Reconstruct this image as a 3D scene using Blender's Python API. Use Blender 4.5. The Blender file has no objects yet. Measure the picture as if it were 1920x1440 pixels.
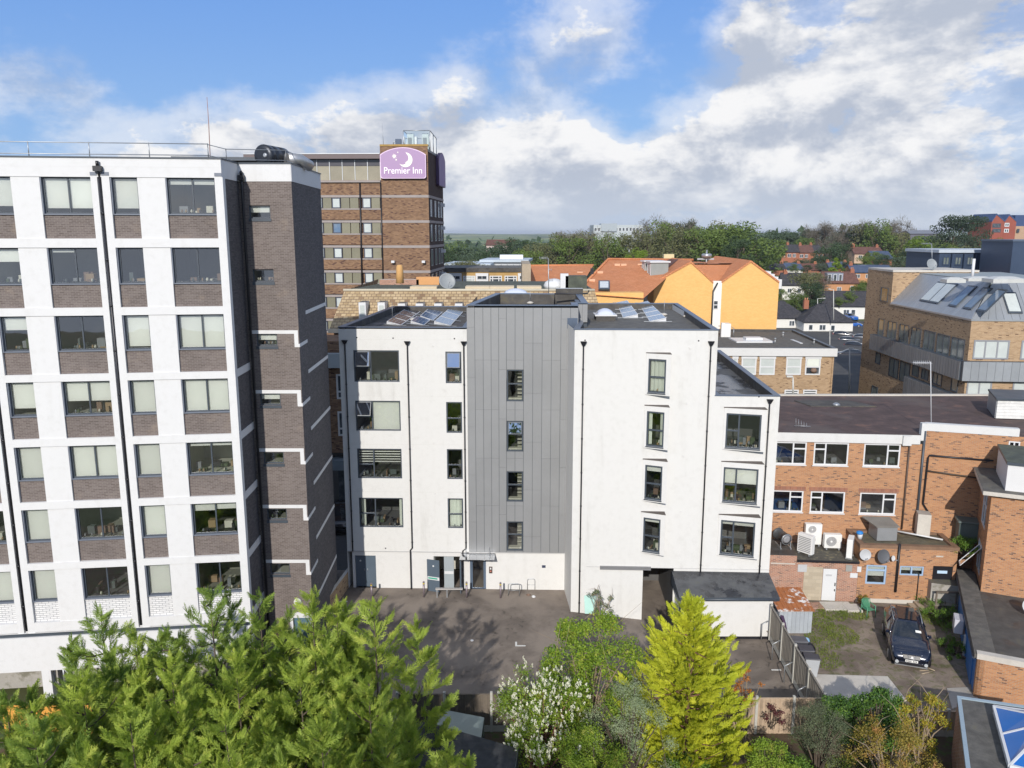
import bpy, math, random
import numpy as np
from mathutils import Vector, Matrix
random.seed(7)
rng = np.random.default_rng(11)
sc = bpy.context.scene
COL = sc.collection
R_ = math.radians

# ------------------------------------------------ camera, sky, sun, exposure
FPX, PITCH, CAMH = 1500.0, R_(10.68), 21.5
cam = bpy.data.cameras.new('camera')
cam.sensor_width = 36.0
cam.lens = 36.0 * FPX / 1920.0
cam.clip_start = 0.3
cam.clip_end = 20000.0
camo = bpy.data.objects.new('camera', cam)
COL.objects.link(camo)
camo.location = (0, 0, CAMH)
camo.rotation_euler = (math.pi / 2 - PITCH, 0, 0)
sc.camera = camo
SUN_AZ, SUN_EL = 9.5, 27.0            # the light travels towards azimuth 9.5 deg (from +Y to +X)
sl = bpy.data.lights.new('sun', 'SUN')
sl.energy = 3.4
sl.angle = R_(0.5)
sl.color = (1.0, 0.945, 0.87)
slo = bpy.data.objects.new('sun', sl)
COL.objects.link(slo)
_d = Vector((math.sin(R_(SUN_AZ)) * math.cos(R_(SUN_EL)), math.cos(R_(SUN_AZ)) * math.cos(R_(SUN_EL)), -math.sin(R_(SUN_EL))))
slo.rotation_euler = _d.to_track_quat('-Z', 'Y').to_euler()
slo.location = (-30, -60, 60)
sc.view_settings.view_transform = 'Standard'
sc.view_settings.look = 'None'
sc.view_settings.gamma = 1.0
sc.view_settings.exposure = 0.33
sc.view_settings.use_curve_mapping = False


class NT:
    """small node tree helper"""
    def __init__(s, tree):
        s.t = tree
        tree.nodes.clear()
    def n(s, kind, ins=None, **props):
        nd = s.t.nodes.new(kind)
        for k, v in props.items():
            setattr(nd, k, v)
        if ins:
            for k, v in ins.items():
                s.set(nd, k, v)
        return nd
    def set(s, nd, k, v):
        sock = nd.inputs[k]
        if isinstance(v, bpy.types.NodeSocket):
            s.t.links.new(v, sock)
        elif isinstance(v, tuple) and len(v) == 3 and sock.type == 'RGBA':
            sock.default_value = (*v, 1)
        else:
            sock.default_value = v
    def math(s, op, a, b=None, c=None, clamp=False):
        nd = s.n('ShaderNodeMath', operation=op, use_clamp=clamp)
        s.set(nd, 0, a)
        if b is not None:
            s.set(nd, 1, b)
        if c is not None:
            s.set(nd, 2, c)
        return nd.outputs[0]
    def ramp(s, v, lo, hi, a=0.0, b=1.0, smooth=True):
        nd = s.n('ShaderNodeMapRange', interpolation_type='SMOOTHSTEP' if smooth else 'LINEAR')
        s.set(nd, 'Value', v)
        s.set(nd, 'From Min', lo); s.set(nd, 'From Max', hi)
        s.set(nd, 'To Min', a); s.set(nd, 'To Max', b)
        return nd.outputs['Result']
    def mix(s, fac, a, b, blend='MIX'):
        nd = s.n('ShaderNodeMix', data_type='RGBA', blend_type=blend)
        s.set(nd, 0, fac); s.set(nd, 6, a); s.set(nd, 7, b)
        return nd.outputs[2]
    def noise(s, vec, scale, detail=3.0, rough=0.55, dist=0.0):
        nd = s.n('ShaderNodeTexNoise')
        if vec is not None:
            s.set(nd, 'Vector', vec)
        s.set(nd, 'Scale', scale); s.set(nd, 'Detail', detail); s.set(nd, 'Roughness', rough); s.set(nd, 'Distortion', dist)
        return nd.outputs['Fac']
    def vmath(s, op, a, b=None):
        nd = s.n('ShaderNodeVectorMath', operation=op)
        s.set(nd, 0, a)
        if b is not None:
            s.set(nd, 1, b)
        return nd


def make_world():
    w = bpy.data.worlds.new('World')
    sc.world = w
    w.use_nodes = True
    t = NT(w.node_tree)
    sky = t.n('ShaderNodeTexSky', sky_type='NISHITA', sun_disc=False)
    sky.sun_elevation = R_(SUN_EL)
    sky.sun_rotation = R_(180 + SUN_AZ)
    sky.altitude = 50
    sky.air_density = 1.0
    sky.dust_density = 0.6
    sky.ozone_density = 2.2
    tc = t.n('ShaderNodeTexCoord')
    d = tc.outputs['Generated']
    sx = t.n('ShaderNodeSeparateXYZ', {0: d})
    X, Y, Z = sx.outputs
    # clouds: 3D noise on the direction, flattened towards the horizon
    flat = t.n('ShaderNodeCombineXYZ', {0: t.math('MULTIPLY', X, 1.0), 1: Y, 2: t.math('MULTIPLY', Z, 1.75)})
    warp = t.n('ShaderNodeTexNoise', {'Vector': flat.outputs[0], 'Scale': 2.6, 'Detail': 2.0})
    wv = t.vmath('SCALE', t.vmath('SUBTRACT', warp.outputs['Color'], (0.5, 0.5, 0.5)).outputs[0])
    wv.inputs['Scale'].default_value = 0.10
    pos = t.vmath('ADD', flat.outputs[0], wv.outputs[0]).outputs[0]
    def dens(p):
        a = t.noise(p, 4.9, 10.0, 0.60)
        return a
    n0 = dens(pos)
    n1 = dens(t.vmath('ADD', pos, (0.0, 0.0, 0.055)).outputs[0])
    # where the cloud banks stand in the sky: (azimuth tan, elevation sin, radius az, radius el, gain)
    az = t.math('DIVIDE', X, t.math('MAXIMUM', t.math('ABSOLUTE', Y), 0.15))
    bias = None
    def px2(x, y):
        return ((x - 960) / FPX / math.cos(PITCH), math.sin(math.atan((720 - y) / FPX) - PITCH))
    for (x, y, rx, ry, g) in [(1680, 50, 330, 110, .17), (1600, 230, 380, 130, .15), (1345, 150, 105, 75, .15), (1120, 68, 85, 50, .12), (945, 170, 115, 110, .12), (790, 250, 160, 70, .08),
                              (110, 195, 125, 45, .22), (380, 240, 220, 45, .07), (1000, 345, 900, 85, .11), (500, 20, 560, 110, -.30), (1265, 60, 85, 110, -.24), (1175, 200, 50, 80, -.14), (330, 130, 260, 25, .05)]:
        a0, e0 = px2(x, y)
        qa = t.math('DIVIDE', t.math('SUBTRACT', az, a0), rx / FPX)
        qe = t.math('DIVIDE', t.math('SUBTRACT', Z, e0), ry / FPX)
        r2 = t.math('ADD', t.math('MULTIPLY', qa, qa), t.math('MULTIPLY', qe, qe))
        b = t.math('MULTIPLY', t.math('EXPONENT', t.math('MULTIPLY', r2, -0.9)), g)
        bias = b if bias is None else t.math('ADD', bias, b)
    bias = t.math('MULTIPLY', bias, t.ramp(Y, -0.1, 0.25))
    low = t.ramp(Z, 0.02, 0.16, 0.09, 0.0)
    dd = t.math('ADD', t.math('ADD', n0, bias), low)
    dd1 = t.math('ADD', t.math('ADD', n1, bias), low)
    cover = t.ramp(dd, 0.555, 0.645)
    thin = t.ramp(dd, 0.40, 0.60, 0.0, 0.55)
    cover = t.math('MAXIMUM', cover, thin)
    # lit tops and greyer bellies: where more cloud stands above, it is grey
    grad = t.math('SUBTRACT', n1, n0)
    fine = t.noise(pos, 15.0, 5.0, 0.6)
    shade = t.ramp(t.math('ADD', t.math('ADD', grad, t.math('MULTIPLY', t.math('SUBTRACT', fine, 0.5), 0.22)), t.math('MULTIPLY', t.math('SUBTRACT', dd, 0.66), 0.25)), -0.09, 0.10)
    ccol = t.mix(shade, (5.0, 5.0, 5.05), (2.6, 2.88, 3.45))
    blue = t.mix(t.ramp(Z, 0.05, 0.30), (1.3, 2.3, 4.1), (0.78, 1.75, 4.1))
    bg_sky = t.mix(t.ramp(Z, 0.30, 0.75, 0.88, 0.0), sky.outputs[0], blue)
    col = t.mix(cover, bg_sky, ccol)
    # pale haze just above the horizon
    hz = t.ramp(Z, -0.01, 0.085, 0.80, 0.0)
    col = t.mix(hz, col, (3.1, 3.5, 4.15))
    # below the horizon the dome is plain dull ground
    bg = t.n('ShaderNodeBackground', {'Color': col, 'Strength': 0.15})
    out = t.n('ShaderNodeOutputWorld')
    t.t.links.new(bg.outputs[0], out.inputs[0])
make_world()

# ------------------------------------------------ pixel to place helpers (surveying the photograph)
_cp, _sp = math.cos(PITCH), math.sin(PITCH)
def _ray(x, y):
    a = (x - 960) / FPX; b = (720 - y) / FPX
    return (a, _cp + b * _sp, -_sp + b * _cp)
def G(x, y, z=0.0):
    r = _ray(x, y); t = (z - CAMH) / r[2]
    return Vector((r[0] * t, r[1] * t, z))
def D(x, y, Y):
    r = _ray(x, y); t = Y / r[1]
    return Vector((r[0] * t, Y, CAMH + r[2] * t))


class Fac:
    """a vertical facade plane: A = left end seen from outside, az = direction from left to right"""
    def __init__(s, A, az):
        s.A = Vector((A[0], A[1])); s.az = az
        s.u = Vector((math.sin(R_(az)), math.cos(R_(az))))
        s.n = Vector((s.u.y, -s.u.x))
    def P(s, k, z, d=0.0):
        q = s.A + s.u * k + s.n * d
        return Vector((q.x, q.y, z))
    def st(s, x, y, d=0.0):
        r = _ray(x, y); A = s.A + s.n * d
        det = -r[0] * s.u.y + r[1] * s.u.x
        t = (-A.x * s.u.y + A.y * s.u.x) / det
        k = (r[0] * t - A.x) * s.u.x + (r[1] * t - A.y) * s.u.y
        return k, CAMH + r[2] * t
    def rect(s, x0, y0, x1, y1, d=0.0):
        a = s.st(x0, y0, d); b = s.st(x1, y1, d)
        return [min(a[0], b[0]), min(a[1], b[1]), max(a[0], b[0]), max(a[1], b[1])]


# ------------------------------------------------ mesh builder
class MB:
    def __init__(s):
        s.v = []; s.f = []; s.m = []; s.sm = []
    def face(s, pts, m=0, smooth=False):
        i = len(s.v)
        s.v += [tuple(p) for p in pts]
        s.f.append(tuple(range(i, i + len(pts))))
        s.m.append(m); s.sm.append(smooth)
    def hexa(s, b, t, m=0, mt=None):
        """b, t: four bottom and four top points, counter-clockwise seen from above"""
        i = len(s.v)
        s.v += [tuple(p) for p in b] + [tuple(p) for p in t]
        s.f += [(i+3, i+2, i+1, i), (i+4, i+5, i+6, i+7)]
        s.m += [m, m if mt is None else mt]; s.sm += [False, False]
        for k in range(4):
            l = (k + 1) % 4
            s.f.append((i+k, i+l, i+4+l, i+4+k)); s.m.append(m); s.sm.append(False)
        return s
    def box(s, x0, y0, z0, x1, y1, z1, m=0, mt=None):
        b = [(x0, y0, z0), (x1, y0, z0), (x1, y1, z0), (x0, y1, z0)]
        t = [(x0, y0, z1), (x1, y0, z1), (x1, y1, z1), (x0, y1, z1)]
        return s.hexa(b, t, m, mt)
    def fbox(s, F, k0, z0, k1, z1, d0, d1, m=0, mt=None):
        """box on a facade: k along, d outwards (d0 inner, d1 outer)"""
        b = [F.P(k0, z0, d1), F.P(k1, z0, d1), F.P(k1, z0, d0), F.P(k0, z0, d0)]
        t = [F.P(k0, z1, d1), F.P(k1, z1, d1), F.P(k1, z1, d0), F.P(k0, z1, d0)]
        return s.hexa(b, t, m, mt)
    def prism(s, poly, z0, z1, m=0, mt=None, mb=None):
        """poly: xy points counter-clockwise; z may be a list"""
        n = len(poly)
        zt = z1 if isinstance(z1, (list, tuple)) else [z1] * n
        i = len(s.v)
        s.v += [(p[0], p[1], z0) for p in poly] + [(p[0], p[1], zt[k]) for k, p in enumerate(poly)]
        for k in range(n):
            l = (k + 1) % n
            s.f.append((i+k, i+l, i+n+l, i+n+k)); s.m.append(m); s.sm.append(False)
        s.f.append(tuple(i+n+k for k in range(n))); s.m.append(m if mt is None else mt); s.sm.append(False)
        s.f.append(tuple(i+n-1-k for k in range(n))); s.m.append(m if mb is None else mb); s.sm.append(False)
        return s
    def tube(s, pts, r, n=8, m=0, cap=True, smooth=True):
        pts = [Vector(p) for p in pts]
        rs = r if isinstance(r, (list, tuple)) else [r] * len(pts)
        rings = []
        ref = None
        for k, p in enumerate(pts):
            a = pts[max(k - 1, 0)]; b = pts[min(k + 1, len(pts) - 1)]
            d = (b - a).normalized()
            if ref is None:
                ref = d.orthogonal().normalized()
            ref = (ref - d * ref.dot(d))
            ref = ref.normalized() if ref.length > 1e-6 else d.orthogonal().normalized()
            w = d.cross(ref)
            i = len(s.v)
            for q in range(n):
                t = 2 * math.pi * q / n
                s.v.append(tuple(p + ref * (rs[k] * math.cos(t)) + w * (rs[k] * math.sin(t))))
            rings.append(i)
        for a, b in zip(rings, rings[1:]):
            for q in range(n):
                w2 = (q + 1) % n
                s.f.append((a+q, a+w2, b+w2, b+q)); s.m.append(m); s.sm.append(smooth)
        if cap:
            s.f.append(tuple(rings[0] + n - 1 - q for q in range(n))); s.m.append(m); s.sm.append(False)
            s.f.append(tuple(rings[-1] + q for q in range(n))); s.m.append(m); s.sm.append(False)
        return s
    def lathe(s, c, prof, n=16, m=0, axis=(0, 0, 1), smooth=True):
        c = Vector(c); ax = Vector(axis).normalized()
        e = ax.orthogonal().normalized(); w = ax.cross(e)
        rings = []
        for (r, h) in prof:
            i = len(s.v); rings.append(i)
            for q in range(n):
                t = 2 * math.pi * q / n
                s.v.append(tuple(c + ax * h + e * (r * math.cos(t)) + w * (r * math.sin(t))))
        for a, b in zip(rings, rings[1:]):
            for q in range(n):
                w2 = (q + 1) % n
                s.f.append((a+q, a+w2, b+w2, b+q)); s.m.append(m); s.sm.append(smooth)
        s.f.append(tuple(rings[0] + n - 1 - q for q in range(n))); s.m.append(m); s.sm.append(False)
        s.f.append(tuple(rings[-1] + q for q in range(n))); s.m.append(m); s.sm.append(False)
        return s
    def build(s, name, mats, parent=None, loc=None, bevel=0.0):
        """verts are in world space (or relative to loc if parent is None and loc given)"""
        if not isinstance(mats, (list, tuple)):
            mats = [mats]
        org = Vector((0, 0, 0))
        if parent is not None:
            org = worg(parent)
        elif loc is not None:
            org = Vector(loc)
        me = bpy.data.meshes.new(name)
        V = np.array(s.v, dtype=np.float64).reshape(-1, 3)
        me.from_pydata([tuple(q) for q in (V - np.array(org))], [], s.f)
        for mt in mats:
            me.materials.append(mt)
        me.polygons.foreach_set('material_index', s.m)
        me.polygons.foreach_set('use_smooth', s.sm)
        uv = me.uv_layers.new(name='UVMap')
        dat = np.zeros((len(me.loops), 2), dtype=np.float32)
        li = 0
        for f in s.f:
            P = V[list(f)]
            a = P[1] - P[0]; b = P[2] - P[0]
            nx = a[1]*b[2]-a[2]*b[1]; ny = a[2]*b[0]-a[0]*b[2]; nz = a[0]*b[1]-a[1]*b[0]
            l = math.sqrt(nx*nx+ny*ny+nz*nz) or 1.0
            if abs(nz / l) < 0.75:
                h = math.hypot(nx, ny) or 1.0
                ux, uy = -ny / h, nx / h
                for q in P:
                    dat[li] = (q[0]*ux+q[1]*uy, q[2]); li += 1
            else:
                for q in P:
                    dat[li] = (q[0], q[1]); li += 1
        uv.data.foreach_set('uv', dat.ravel())
        me.update()
        o = bpy.data.objects.new(name, me)
        COL.objects.link(o)
        if parent is not None:
            o.parent = parent
        else:
            o.location = org
        if bevel > 0:
            md = o.modifiers.new('bevel', 'BEVEL'); md.width = bevel; md.segments = 1; md.limit_method = 'ANGLE'
        return o

def worg(o):
    v = Vector((0, 0, 0))
    while o is not None:
        v = v + o.location; o = o.parent
    return v

LABELS = set()
def tag(o, label, cat, group=None, kind=None):
    if label:
        o['label'] = label
        if label in LABELS and not group:
            print('DUP LABEL', label)
        LABELS.add(label)
    if cat: o['category'] = cat
    if group: o['group'] = group
    if kind: o['kind'] = kind
    return o
def thing(name, loc, label, cat, group=None, rz=0.0):
    o = bpy.data.objects.new(name, None)
    o.empty_display_size = 0.5
    COL.objects.link(o)
    o.location = loc; o.rotation_euler = (0, 0, rz)
    return tag(o, label, cat, group)
def copy_tree(o, loc, label, rz=None, scale=None, group=None, parent=None):
    c = o.copy(); COL.objects.link(c)
    if parent is None:
        c.location = loc
        if rz is not None: c.rotation_euler = (0, 0, rz)
        if scale is not None: c.scale = scale
        if label: c['label'] = label; LABELS.add(label)
        if group: c['group'] = group
    else:
        c.parent = parent
    for ch in list(o.children):
        copy_tree(ch, None, None, parent=c)
    return c

# ------------------------------------------------ materials
MT = {}
def _bsdf(t, col, rough=0.6, metal=0.0, bump=None, bstr=0.3, bdist=0.02, spec=0.5, extra=None):
    b = t.n('ShaderNodeBsdfPrincipled', {'Base Color': col, 'Roughness': rough, 'Metallic': metal, 'Specular IOR Level': spec})
    if extra:
        for k, v in extra.items():
            t.set(b, k, v)
    if bump is not None:
        bp = t.n('ShaderNodeBump', {'Height': bump, 'Strength': bstr, 'Distance': bdist})
        t.t.links.new(bp.outputs[0], b.inputs['Normal'])
    o = t.n('ShaderNodeOutputMaterial')
    t.t.links.new(b.outputs[0], o.inputs[0])
    return b
def newmat(name):
    m = bpy.data.materials.new(name); m.use_nodes = True
    return m, NT(m.node_tree)
def plain(name, col, rough=0.6, metal=0.0, var=0.12, scale=1.5, bump=0.0, spec=0.5, per_obj=0.0, spots=None, emit=None):
    """paint, plastic, metal: colour with broad and fine variation"""
    if name in MT: return MT[name]
    m, t = newmat(name)
    geo = t.n('ShaderNodeNewGeometry')
    p = geo.outputs['Position']
    n = t.noise(p, scale, 4.0, 0.6); n2 = t.noise(p, scale * 9, 3.0, 0.6)
    f = t.math('ADD', t.math('MULTIPLY', t.math('SUBTRACT', n, 0.5), 2.2 * var), t.math('MULTIPLY', t.math('SUBTRACT', n2, 0.5), 1.2 * var))
    f = t.math('ADD', f, 1.0)
    if per_obj:
        oi = t.n('ShaderNodeObjectInfo')
        f = t.math('MULTIPLY', f, t.ramp(oi.outputs['Random'], 0, 1, 1 - per_obj, 1 + per_obj, False))
    c = t.n('ShaderNodeVectorMath', {0: col}, operation='SCALE'); t.set(c, 'Scale', f)
    c = c.outputs[0]
    if spots:
        c = t.mix(t.ramp(t.noise(p, spots[1], 5.0, 0.65), spots[2], spots[2] + 0.12), c, spots[0])
    rg = t.math('ADD', rough, t.math('MULTIPLY', t.math('SUBTRACT', n, 0.5), 0.25))
    _bsdf(t, c, rg, metal, n2 if bump else None, bump, spec=spec, extra={'Emission Color': emit[0], 'Emission Strength': emit[1]} if emit else None)
    MT[name] = m
    return m
def brickmat(name, c1, c2, cm, bw=0.225, bh=0.075, mort=0.010, stain=(0.6, 0.6, 0.6), stain_amt=0.25, patch=None, offset=0.5, uvs=(1, 1), bump=0.5, dark=None):
    m, t = newmat(name)
    uv = t.n('ShaderNodeUVMap', uv_map='UVMap').outputs[0]
    br = t.n('ShaderNodeTexBrick', {'Vector': uv, 'Color1': (0, 0, 0), 'Color2': (1, 1, 1), 'Mortar': (0.5, 0.5, 0.5), 'Scale': 1.0,
             'Mortar Size': mort, 'Mortar Smooth': 0.3, 'Bias': 0.0, 'Brick Width': bw, 'Row Height': bh})
    br.offset = offset
    geo = t.n('ShaderNodeNewGeometry'); p = geo.outputs['Position']
    r = t.n('ShaderNodeSeparateColor', {0: br.outputs['Color']}).outputs[0]
    c = t.mix(r, c1, c2)
    if dark:
        c = t.mix(t.ramp(r, 0.84, 0.96), c, dark)
    n = t.noise(p, 0.55, 4.0, 0.6)
    n3 = t.noise(uv, 24.0, 2.0, 0.5)
    c = t.mix(t.math('MULTIPLY', n3, 0.5), c, t.mix(1.0, c, (0.6, 0.6, 0.6), 'MULTIPLY'))
    c = t.mix(br.outputs['Fac'], c, cm)
    c = t.mix(t.ramp(n, 0.42, 0.72, 0.0, stain_amt), c, t.mix(1.0, c, stain, 'MULTIPLY'))
    if patch:
        c = t.mix(t.ramp(t.noise(p, patch[1], 5.0, 0.65), patch[2], patch[2] + .16, 0.0, patch[3]), c, patch[0])
    h = t.math('SUBTRACT', 1.0, br.outputs['Fac'])
    _bsdf(t, c, 0.85, 0, h, bump, 0.008, spec=0.3)
    MT[name] = m
    return m
def render_white(name, col=(0.60, 0.595, 0.575), dirt=0.40):
    m, t = newmat(name)
    geo = t.n('ShaderNodeNewGeometry'); p = geo.outputs['Position']
    st = t.n('ShaderNodeMapping', {'Vector': p, 'Scale': (1.3, 1.3, 0.16)})
    a = t.noise(st.outputs[0], 1.2, 5.0, 0.62)
    b = t.noise(p, 0.35, 4.0, 0.6)
    c2 = t.noise(p, 3.5, 4.0, 0.6)
    f = t.math('MULTIPLY', t.ramp(a, 0.50, 0.80), t.ramp(b, 0.40, 0.66, 0.0, dirt))
    c = t.mix(f, col, (0.36, 0.345, 0.315))
    c = t.mix(t.ramp(c2, 0.45, 0.75, 0.0, 0.16), c, (0.42, 0.41, 0.38))
    blot = t.noise(p, 0.9, 3.0, 0.5)
    c = t.mix(t.math('MULTIPLY', t.ramp(blot, 0.66, 0.78), t.ramp(c2, 0.35, 0.6, 0.0, 0.45 * dirt)), c, (0.38, 0.36, 0.33))
    _bsdf(t, c, 0.8, 0, t.noise(p, 60.0, 3.0, 0.6), 0.08, 0.01, spec=0.3)
    MT[name] = m
    return m
def roofmat(name, col, moss=(0.10, 0.09, 0.03), moss_amt=0.5, wet=0.4, scale=0.35, light=None):
    m, t = newmat(name)
    geo = t.n('ShaderNodeNewGeometry'); p = geo.outputs['Position']
    n1 = t.noise(p, scale, 6.0, 0.62); n2 = t.noise(p, scale * 4.2, 5.0, 0.65, 0.3); n3 = t.noise(p, 26.0, 2.0, 0.6)
    c = t.n('ShaderNodeVectorMath', {0: col}, operation='SCALE'); t.set(c, 'Scale', t.ramp(n2, 0.25, 0.75, 0.72, 1.35)); c = c.outputs[0]
    if light:
        c = t.mix(t.ramp(n1, 0.5, 0.72, 0.0, 0.8), c, light)
    c = t.mix(t.ramp(n2, 0.56, 0.70, 0.0, moss_amt), c, moss)
    c = t.mix(t.ramp(n3, 0.3, 0.8, 0.0, 0.35), c, t.mix(1.0, c, (0.55, 0.55, 0.55), 'MULTIPLY'))
    w = t.ramp(n1, 0.53 - 0.06 * (wet > 0.9), 0.60 - 0.08 * (wet > 0.9), 0.0, wet)
    c = t.mix(w, c, t.mix(1.0, c, (0.55, 0.55, 0.58), 'MULTIPLY'))
    rg = t.math('SUBTRACT', 0.85, t.math('MULTIPLY', w, 0.72 / max(wet, 0.01) * wet))
    _bsdf(t, c, rg, 0, n3, 0.3, 0.01)
    MT[name] = m
    return m
def glassmat(name, tint=(0.86, 0.89, 0.87), refl=2.0, base=0.11):
    m, t = newmat(name)
    fr = t.n('ShaderNodeFresnel', {'IOR': 1.5})
    f = t.math('ADD', t.math('MULTIPLY', fr.outputs[0], refl), base, clamp=True)
    geo = t.n('ShaderNodeNewGeometry')
    bp = t.n('ShaderNodeBump', {'Height': t.noise(geo.outputs['Position'], 1.4, 1.0, 0.4), 'Strength': 0.05, 'Distance': 0.03})
    tr = t.n('ShaderNodeBsdfTransparent', {'Color': tint})
    gl = t.n('ShaderNodeBsdfGlossy', {'Color': (0.95, 0.97, 1.0), 'Roughness': 0.015, 'Normal': bp.outputs[0]})
    mx = t.n('ShaderNodeMixShader', {0: f, 1: tr.outputs[0], 2: gl.outputs[0]})
    o = t.n('ShaderNodeOutputMaterial'); t.t.links.new(mx.outputs[0], o.inputs[0])
    MT[name] = m
    return m
def leafmat(name, c1, c2, c3=None, trans=0.3, rough=0.55, scale=0.9):
    m, t = newmat(name)
    geo = t.n('ShaderNodeNewGeometry')
    rp = geo.outputs['Random Per Island']
    n = t.noise(geo.outputs['Position'], scale, 3.0, 0.6)
    f = t.math('ADD', t.math('MULTIPLY', rp, 0.45), t.math('MULTIPLY', t.ramp(n, 0.3, 0.7), 0.55))
    c = t.mix(f, c1, c2)
    if c3:
        c = t.mix(t.ramp(t.noise(geo.outputs['Position'], scale * 2.2, 2.0), 0.54, 0.68, 0, 0.8), c, c3)
    b = t.n('ShaderNodeBsdfPrincipled', {'Base Color': c, 'Roughness': rough, 'Specular IOR Level': 0.3})
    tl = t.n('ShaderNodeBsdfTranslucent', {'Color': t.mix(1.0, c, (1.15, 1.25, 0.6), 'MULTIPLY')})
    mx = t.n('ShaderNodeMixShader', {0: trans, 1: b.outputs[0], 2: tl.outputs[0]})
    o = t.n('ShaderNodeOutputMaterial'); t.t.links.new(mx.outputs[0], o.inputs[0])
    MT[name] = m
    return m

GLASS = glassmat('window_glass')
GLASS_B = glassmat('window_glass_reflective', (0.45, 0.55, 0.60), 1.5, 0.55)
WHITE = render_white('white_render', (0.63, 0.625, 0.605), 0.5)
WHITE2 = render_white('white_render_fresh', (0.63, 0.625, 0.61), 0.2)
ANTH = plain('anthracite_metal', (0.055, 0.068, 0.085), 0.42, 0.0, 0.10, 0.8)
ANTH2 = plain('blue_grey_coping', (0.10, 0.13, 0.18), 0.38, 0.2, 0.14, 0.6)
BLACKP = plain('black_pipe_metal', (0.014, 0.014, 0.018), 0.4, 0.0, 0.2, 2.0)
GALV = plain('galvanised_steel', (0.42, 0.44, 0.46), 0.45, 0.7, 0.15, 3.0)
UPVC = plain('white_plastic_frame', (0.62, 0.63, 0.64), 0.45, 0.0, 0.05, 1.0)
BLIND = plain('roller_blind_cream', (0.70, 0.70, 0.67), 0.8, 0.0, 0.06, 0.6, per_obj=0.10)
CURT = plain('net_curtain', (0.70, 0.73, 0.66), 0.9, 0.0, 0.10, 3.0, per_obj=0.15)
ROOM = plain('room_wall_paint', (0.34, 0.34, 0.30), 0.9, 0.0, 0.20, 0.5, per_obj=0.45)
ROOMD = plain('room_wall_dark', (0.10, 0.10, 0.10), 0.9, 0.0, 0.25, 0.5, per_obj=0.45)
B_BROWN = brickmat('brown_brick', (0.13, 0.104, 0.098), (0.195, 0.163, 0.153), (0.24, 0.21, 0.185), stain_amt=0.35, patch=((0.26, 0.21, 0.17), 0.9, 0.57, 0.5))
B_DARK = brickmat('dark_painted_brick', (0.09, 0.084, 0.088), (0.15, 0.14, 0.144), (0.082, 0.078, 0.082), stain_amt=0.2, patch=((0.11, 0.09, 0.08), 0.5, 0.62, 0.4))
B_WHITE = brickmat('white_painted_brick', (0.72, 0.72, 0.72), (0.80, 0.80, 0.79), (0.28, 0.28, 0.30), bw=0.30, bh=0.10, mort=0.012, stain_amt=0.05)
B_RED = brickmat('orange_red_brick', (0.42, 0.19, 0.088), (0.57, 0.285, 0.13), (0.37, 0.27, 0.19), mort=0.011, stain_amt=0.25, dark=(0.16, 0.08, 0.055))
B_RED2 = brickmat('weathered_red_brick', (0.34, 0.15, 0.095), (0.49, 0.235, 0.145), (0.44, 0.36, 0.30), mort=0.012, stain_amt=0.35, patch=((0.46, 0.38, 0.34), 0.8, 0.56, 0.45), dark=(0.20, 0.10, 0.07))
B_SOLD = brickmat('soldier_course_brick', (0.26, 0.095, 0.06), (0.38, 0.15, 0.085), (0.30, 0.23, 0.18), bw=0.075, bh=0.30, offset=0.0, stain_amt=0.2)
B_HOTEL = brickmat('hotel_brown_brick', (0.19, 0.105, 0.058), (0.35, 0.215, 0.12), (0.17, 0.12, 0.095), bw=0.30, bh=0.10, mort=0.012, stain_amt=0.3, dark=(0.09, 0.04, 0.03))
B_HOTEL_SHADE = brickmat('hotel_shaded_side_brick', (0.055, 0.032, 0.028), (0.085, 0.05, 0.042), (0.05, 0.035, 0.03), bw=0.30, bh=0.10, stain_amt=0.2)  # hotel brick darkened: shade of the side face put into the colour
B_TAN = brickmat('tan_brick', (0.36, 0.235, 0.13), (0.50, 0.345, 0.21), (0.42, 0.33, 0.23), bw=0.28, bh=0.095, stain_amt=0.25, dark=(0.16, 0.09, 0.05))
B_YEL = brickmat('yellow_brick', (0.78, 0.46, 0.155), (0.84, 0.52, 0.195), (0.72, 0.43, 0.16), bw=0.30, bh=0.10, stain=(0.85, 0.85, 0.8), stain_amt=0.3, bump=0.2)
TAR = roofmat('roof_felt_dark', (0.075, 0.070, 0.064), (0.12, 0.105, 0.055), 0.45, 0.5)
TARB = roofmat('roof_felt_brown', (0.085, 0.055, 0.050), (0.21, 0.11, 0.07), 0.6, 0.15, 0.22, (0.13, 0.10, 0.085))
TARG = roofmat('roof_felt_grey', (0.11, 0.105, 0.095), (0.13, 0.12, 0.06), 0.35, 0.15, 0.5)
TARW = roofmat('roof_felt_wet', (0.085, 0.088, 0.092), (0.085, 0.085, 0.05), 0.35, 1.0, 0.45)
TARGR = roofmat('roof_felt_green', (0.075, 0.085, 0.065), (0.13, 0.12, 0.05), 0.4, 0.2, 0.4)
CONC = plain('concrete', (0.34, 0.32, 0.29), 0.85, 0, 0.25, 1.2, 0.3, spots=((0.18, 0.17, 0.13), 0.8, 0.55))
CONC_L = plain('pale_concrete', (0.50, 0.47, 0.42), 0.85, 0, 0.2, 1.2, 0.3)


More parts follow.
